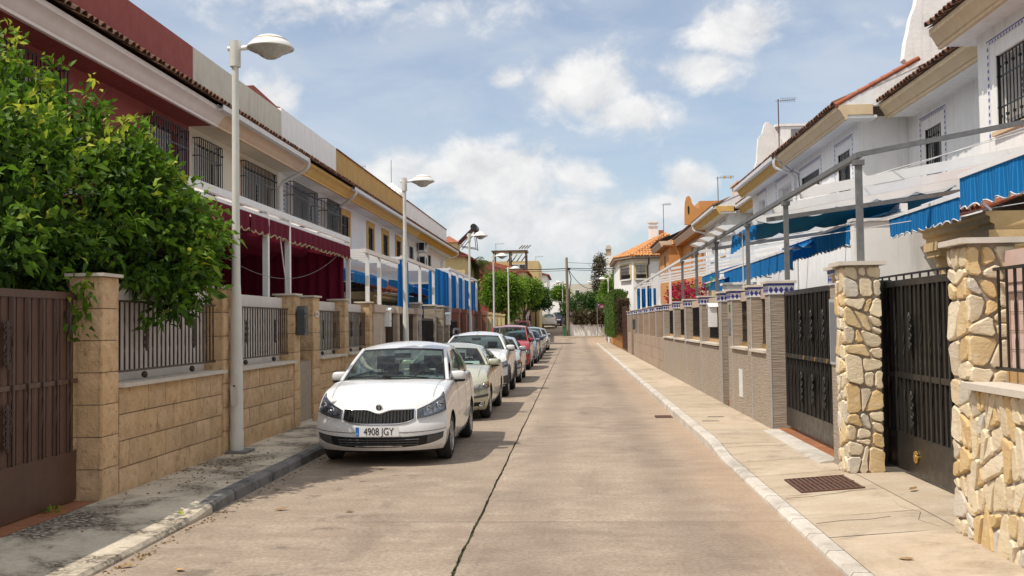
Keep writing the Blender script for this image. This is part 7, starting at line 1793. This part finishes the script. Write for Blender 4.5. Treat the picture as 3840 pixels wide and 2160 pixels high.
# plain distant houses
def far_house(label, x0, x1, y0, y1, z0, z1, wallm, wins=(), roof=None, rh=1.2, cat='house', parapet=None, name='distant_house', roofm='dark_red_tile'):
    t = thing(name, label, cat, ((x0+x1)/2, (y0+y1)/2, z0)); mb = MB(); mb.box(x0, x1, y0, y1, z0, z1); mb.build('wall', wallm, t)
    if roof:
        mb = MB(); o = .3
        if roof == 'y': mb.prism([(x0-o,z1),(x1+o,z1),((x0+x1)/2,z1+rh)], y0-o, y1+o)
        elif roof == 'x': mb.prism([(y0-o,z1),(y1+o,z1),((y0+y1)/2,z1+rh)], x0-o, x1+o, 'x')
        else: mb.add([(x0-o,y0-o,z1),(x1+o,y0-o,z1),(x1+o,y1+o,z1),(x0-o,y1+o,z1),((x0+x1)/2,(y0+y1)/2,z1+rh)], [(0,1,4),(1,2,4),(2,3,4),(3,0,4),(3,2,1,0)])
        rf = mb.build('roof', roofm, t)
        if roof == 'y':
            mb = MB(); s = math.hypot((x1-x0)/2+o, rh)
            for sg in (-1, 1):
                for k in range(int((y1-y0+2*o)/.3)): y = y0-o+(k+.5)*.3; mb.tube([((x0+x1)/2, y, z1+rh+.03), ((x0+x1)/2+sg*((x1-x0)/2+o), y, z1+.03)], .09, 5)
            q = mb.build('tile_rows', roofm, rf); q['kind'] = 'stuff'
        if roof == 'p':
            mb = MB()
            for k in range(int((x1-x0+2*o)/.3)):
                x = x0-o+(k+.5)*.3; u = 1-abs((x-(x0+x1)/2)/((x1-x0)/2+o)); mb.tube([(x, y0-o, z1+.03), (x, lerp(y0-o, (y0+y1)/2, u), z1+rh*u+.03)], .09, 5)
            for k in range(int((y1-y0+2*o)/.3)):
                y = y0-o+(k+.5)*.3; u = 1-abs((y-(y0+y1)/2)/((y1-y0)/2+o))
                for xa in (x0-o, x1+o): mb.tube([(xa, y, z1+.03), (lerp(xa, (x0+x1)/2, u), y, z1+rh*u+.03)], .09, 5)
            q = mb.build('tile_rows', roofm, rf); q['kind'] = 'stuff'
    for (f, a, b, c, d) in wins:
        mb = MB(); g = MB()
        if f == 'f': mb.box(a-.08, b+.08, y0-.05, y0+.01, c-.08, d+.08); g.box(a, b, y0-.06, y0-.051, c, d)
        elif f == 'r': mb.box(x1-.01, x1+.05, a-.08, b+.08, c-.08, d+.08); g.box(x1+.051, x1+.06, a, b, c, d)
        else: mb.box(x0-.05, x0+.01, a-.08, b+.08, c-.08, d+.08); g.box(x0-.06, x0-.051, a, b, c, d)
        w = mb.build('window', 'white_trim', t); g.build('pane', 'dark_glass', w)
    return t
t = far_house('yellow house with red tiled roof and solar boiler beyond the left row', -14, -7.6, 70, 80, 0, 6.6, 'yellow_plaster', [('r',72,73,4.6,5.8),('r',76,77,4.6,5.8)], 'y', 1.6)
mb = MB(); mb.box(-9.4, -8.1, 69.6, 71.4, 6.9, 7.6); mb.build('roof_turret', 'yellow_plaster', t)
mb = MB(); mb.add([(-9.6,69.4,7.6),(-7.9,69.4,7.6),(-7.9,71.6,7.6),(-9.6,71.6,7.6),(-8.75,70.5,8.15)], [(0,1,4),(1,2,4),(2,3,4),(3,0,4),(3,2,1,0)]); mb.build('turret_roof', 'red_tile', t)
sb = thing('solar_boiler', 'black solar water heater with tank on the yellow house roof', 'solar heater', (-7.4,72,7.5)); mb = MB(); mb.bar((-8.2,72,7.75),(-7.15,72,8.75),1.6,.08,(-.6,0,.8)); mb.build('collector', 'solar', sb); mb = MB(); mb.tube([(-7.05,71.1,8.82),(-7.05,72.9,8.82)], .24, 16); mb.build('tank', 'black_iron', sb, smooth=50)
mb = MB()
for y in (71.3, 72.7): mb.tube([(-7.05,y,8.6),(-6.9,y,7.2)], .03, 5); mb.tube([(-7.05,y,8.6),(-8.1,y,7.3)], .03, 5); mb.tube([(-6.9,y,7.3),(-8.1,y,7.5)], .03, 5)
mb.build('stand', 'galvanised', sb)
far_house('dark red house with arched openings behind the street trees', -12, -5.3, 88, 99, 0, 6.3, 'red_plaster', [('r',90,91,4.6,6),('r',93,94,4.6,6),('r',96,97,4.6,6)], 'y', 1.2)
far_house('peach terraced house beyond the dark red one', -12, -4.7, 99, 109, .3, 7.0, 'peach_plaster', [('r',101,102,5,6.3),('r',105,106,5,6.3)], 'y', 1.0, roofm='red_tile')
t = far_house('cream house with a brown rooftop pergola and solar panels', -9.5, -3.7, 109, 120, .6, 8.7, 'yellow_plaster', [('f',-6.6,-6.0,7.6,8.3),('f',-5.8,-5.2,7.6,8.3),('r',111,112,6,7.4)])
rp_ = thing('roof_pergola', 'brown rooftop pergola with dark solar panels on the left skyline', 'pergola', (-6.5,106,8)); mb = MB(); mb.box(-8.5, -4.7, 104.5, 107.5, 9.42, 9.58); mb.build('roof', 'brown_gate', rp_)
for x in (-8.3, -6.6, -4.9):
    for y in (104.7, 107.3): mb = MB(); mb.box(x-.07, x+.07, y-.07, y+.07, 7.2, 9.45); mb.build('post', 'brown_gate', rp_)
mb = MB()
for k in range(4): mb.bar((-6.9+k*.5,105.3,8.4),(-6.3+k*.5,105.3,9.2),.9,.05,(-.7,0,.7)); mb.bar((-5.6+k*.28,105,9.75),(-5.2+k*.28,105,10.1),.8,.05,(-.7,0,.7))
mb.build('solar_panel', 'solar', rp_)
far_house('white house with shallow roof up the far street, left side', -9, -3.3, 128, 142, 1.5, 8.0, 'white_plaster', [('r',131,132,5,6.6),('r',135,136,5,6.6)], 'y', .8)
far_house('pale flat-roofed building closing the far end of the street', -3.6, -.9, 160, 175, 2, 8.5, 'white_plaster', [('f',-3,-2.3,6,7.2)])
far_house('beige distant block behind the utility pole', -.7, 3.2, 158, 175, 2, 8.0, 'stained_cream', [('f',.4,1,6,7)])
t = far_house('white house with a brick chimney beyond the crossing', 3.5, 9, 115, 126, .6, 9.5, 'white_plaster', [('f',6.2,7,6.5,7.8)])
mb = MB(); mb.box(3.9, 4.5, 115.5, 116.1, 9.5, 10.3); mb.build('chimney', 'brown_tile', t); mb = MB(); mb.prism([(3.8,10.31),(4.6,10.31),(4.4,10.75),(4.0,10.75)], 115.4, 116.2); mb.build('chimney_cap', 'pale_stone', t)
t = thing('corner_wall', 'flaking white garden wall at the corner beyond the crossing', 'wall', (1.5,100.2,.45)); mb = MB(); mb.box(-.32, 3.9, 100.15, 100.45, .2, 1.64); mb.build('wall', 'white_plaster_worn', t)
for x in (-.32, 1.45, 3.2): mb = MB(); mb.box(x, x+.28, 100.12, 100.48, .25, 2.9); mb.build('pier', 'white_plaster_worn', t)
mb = MB(); mb.box(-.1, 3.4, 100.28, 100.32, 1.66, 2.7); mb.build('brown_screen', 'brown_gate', t); mb = MB(); mb.box(2.7, 3.25, 100.1, 100.149, .6, 1.2); mb.build('meter_door', 'pale_stone', t)
far_house('low white outbuilding behind the ivy-topped wall', 3.9, 9, 100.5, 104, .4, 3.2, 'white_plaster', [('f',5.2,6.2,1.8,2.6)])
t = thing('street_sign', 'maroon street name sign on a thin post by the white corner wall', 'sign', (2.35,97.3,.5)); mb = MB(); mb.tube([(2.35,97.3,.4),(2.35,97.3,3.7)], .035, 8); mb.build('post', 'mid_grey_metal', t)
mb = MB(); mb.box(2.42, 3.12, 97.27, 97.32, 3.22, 3.66); mb.build('panel', 'maroon_sign', t)
for k, (txt, z, s_) in enumerate((('Calle', 3.50, .13), ('Pino', 3.34, .15))):
    pass
mb = MB(); mb.box(2.60, 2.95, 97.262, 97.266, 3.40, 3.44); mb.box(2.66, 2.9, 97.262, 97.266, 3.31, 3.35); mb.box(2.46, 2.54, 97.262, 97.266, 3.52, 3.62); mb.build('lettering', 'plate_white', t)
t = thing('traffic_sign', 'round road sign seen edge-on beside the clipped hedge', 'sign', (3.05,93,.2)); mb = MB(); mb.tube([(3.1,93,.2),(3.1,93,3.3)], .04, 8); mb.build('post', 'galvanised', t); mb = MB(); mb.lathe([(.30,0),(.30,-.02),(0,-.021)], (3.1,92.95,2.95), 20, 'y'); d = mb.build('disc', 'mid_grey_metal', t)
t = thing('litter_bin', 'narrow green bin standing against the utility pole', 'bin', (-.85,99.5,.48)); mb = MB(); mb.box(-1.02, -.72, 99.4, 99.7, .47, 1.45); mb.build('body', 'green_plastic', t); mb = MB(); mb.box(-1.05, -.69, 99.37, 99.73, 1.452, 1.5); mb.build('lid', 'green_plastic', t)
# left side of the far street
t = thing('garden_wall', 'pale stone garden wall with white piers beyond the maroon van', 'wall', (-5,92,.1))
for y, m_ in ((84.5,'limestone'),(87.5,'limestone'),(99,'white_plaster'),(103,'white_plaster'),(108,'red_plaster'),(112,'red_plaster'),(116,'yellow_plaster')): mb = MB(); mb.box(-5.0, -4.6, y, y+.5, gz(y), gz(y)+2.4); mb.build('pier', m_, t)
for y0, y1, m_ in ((84.9,87.5,'limestone'),(99.5,103,'white_plaster'),(103.5,108,'red_plaster'),(108.5,112,'red_plaster'),(112.5,128,'yellow_plaster')): mb = MB(); mb.box(-4.95, -4.7, y0, y1, gz(y0), gz(y1)+1.9); mb.build('panel', m_, t)
# aerials
def aerial(label, x, y, z0, z1, L=.9, orange=False, s=1):
    t = thing('television_aerial', label, 'aerial', (x, y, z0), 'television aerials'); mb = MB(); mb.tube([(x,y,z0),(x,y,z1)], .022, 6); mb.build('mast', 'rust', t)
    mb = MB(); mb.tube([(x-.1,y,z1-.08),(x+s*L,y,z1-.04)], .012, 5)
    for k in range(9): q = x+s*(L*.15+L*.85*k/8); mb.tube([(q,y-.02,z1-.06),(q+.03*s,y-.18,z1+.02)], .005, 4); mb.tube([(q,y+.02,z1-.06),(q+.03*s,y+.18,z1-.10)], .005, 4); mb.tube([(q,y,z1-.12),(q,y,z1+.06)], .004, 4)
    mb.build('boom', 'galvanised', t)
    if orange: mb = MB(); mb.box(x+.28, x+.40, y-.03, y+.03, z1-.10, z1+.02); mb.box(x+.62, x+.72, y-.03, y+.03, z1-.12, z1+.02); mb.build('dipole_box', 'ochre_plaster', t)
aerial('tall aerial mast beside the second right-hand party wall', 7.88, 38, 7.8, 10.18, .62)
aerial('aerial with orange dipoles above the third right-hand house', 7.6, 52, 7.5, 9.3, .8, True)
aerial('thin aerial left of the curved orange gable', 6.05, 66, 7.3, 9.6, .5)
aerial('aerial on the left skyline above the brown pergola', -8.3, 108, 8, 10.6, .9)
aerial('small aerial on the cream house beyond the brown pergola', -4.1, 112, 8.5, 9.4, .8)
aerial('lone aerial on the left row behind the stained parapet', -10.2, 44, 7, 9.0, -1.0, s=-1)
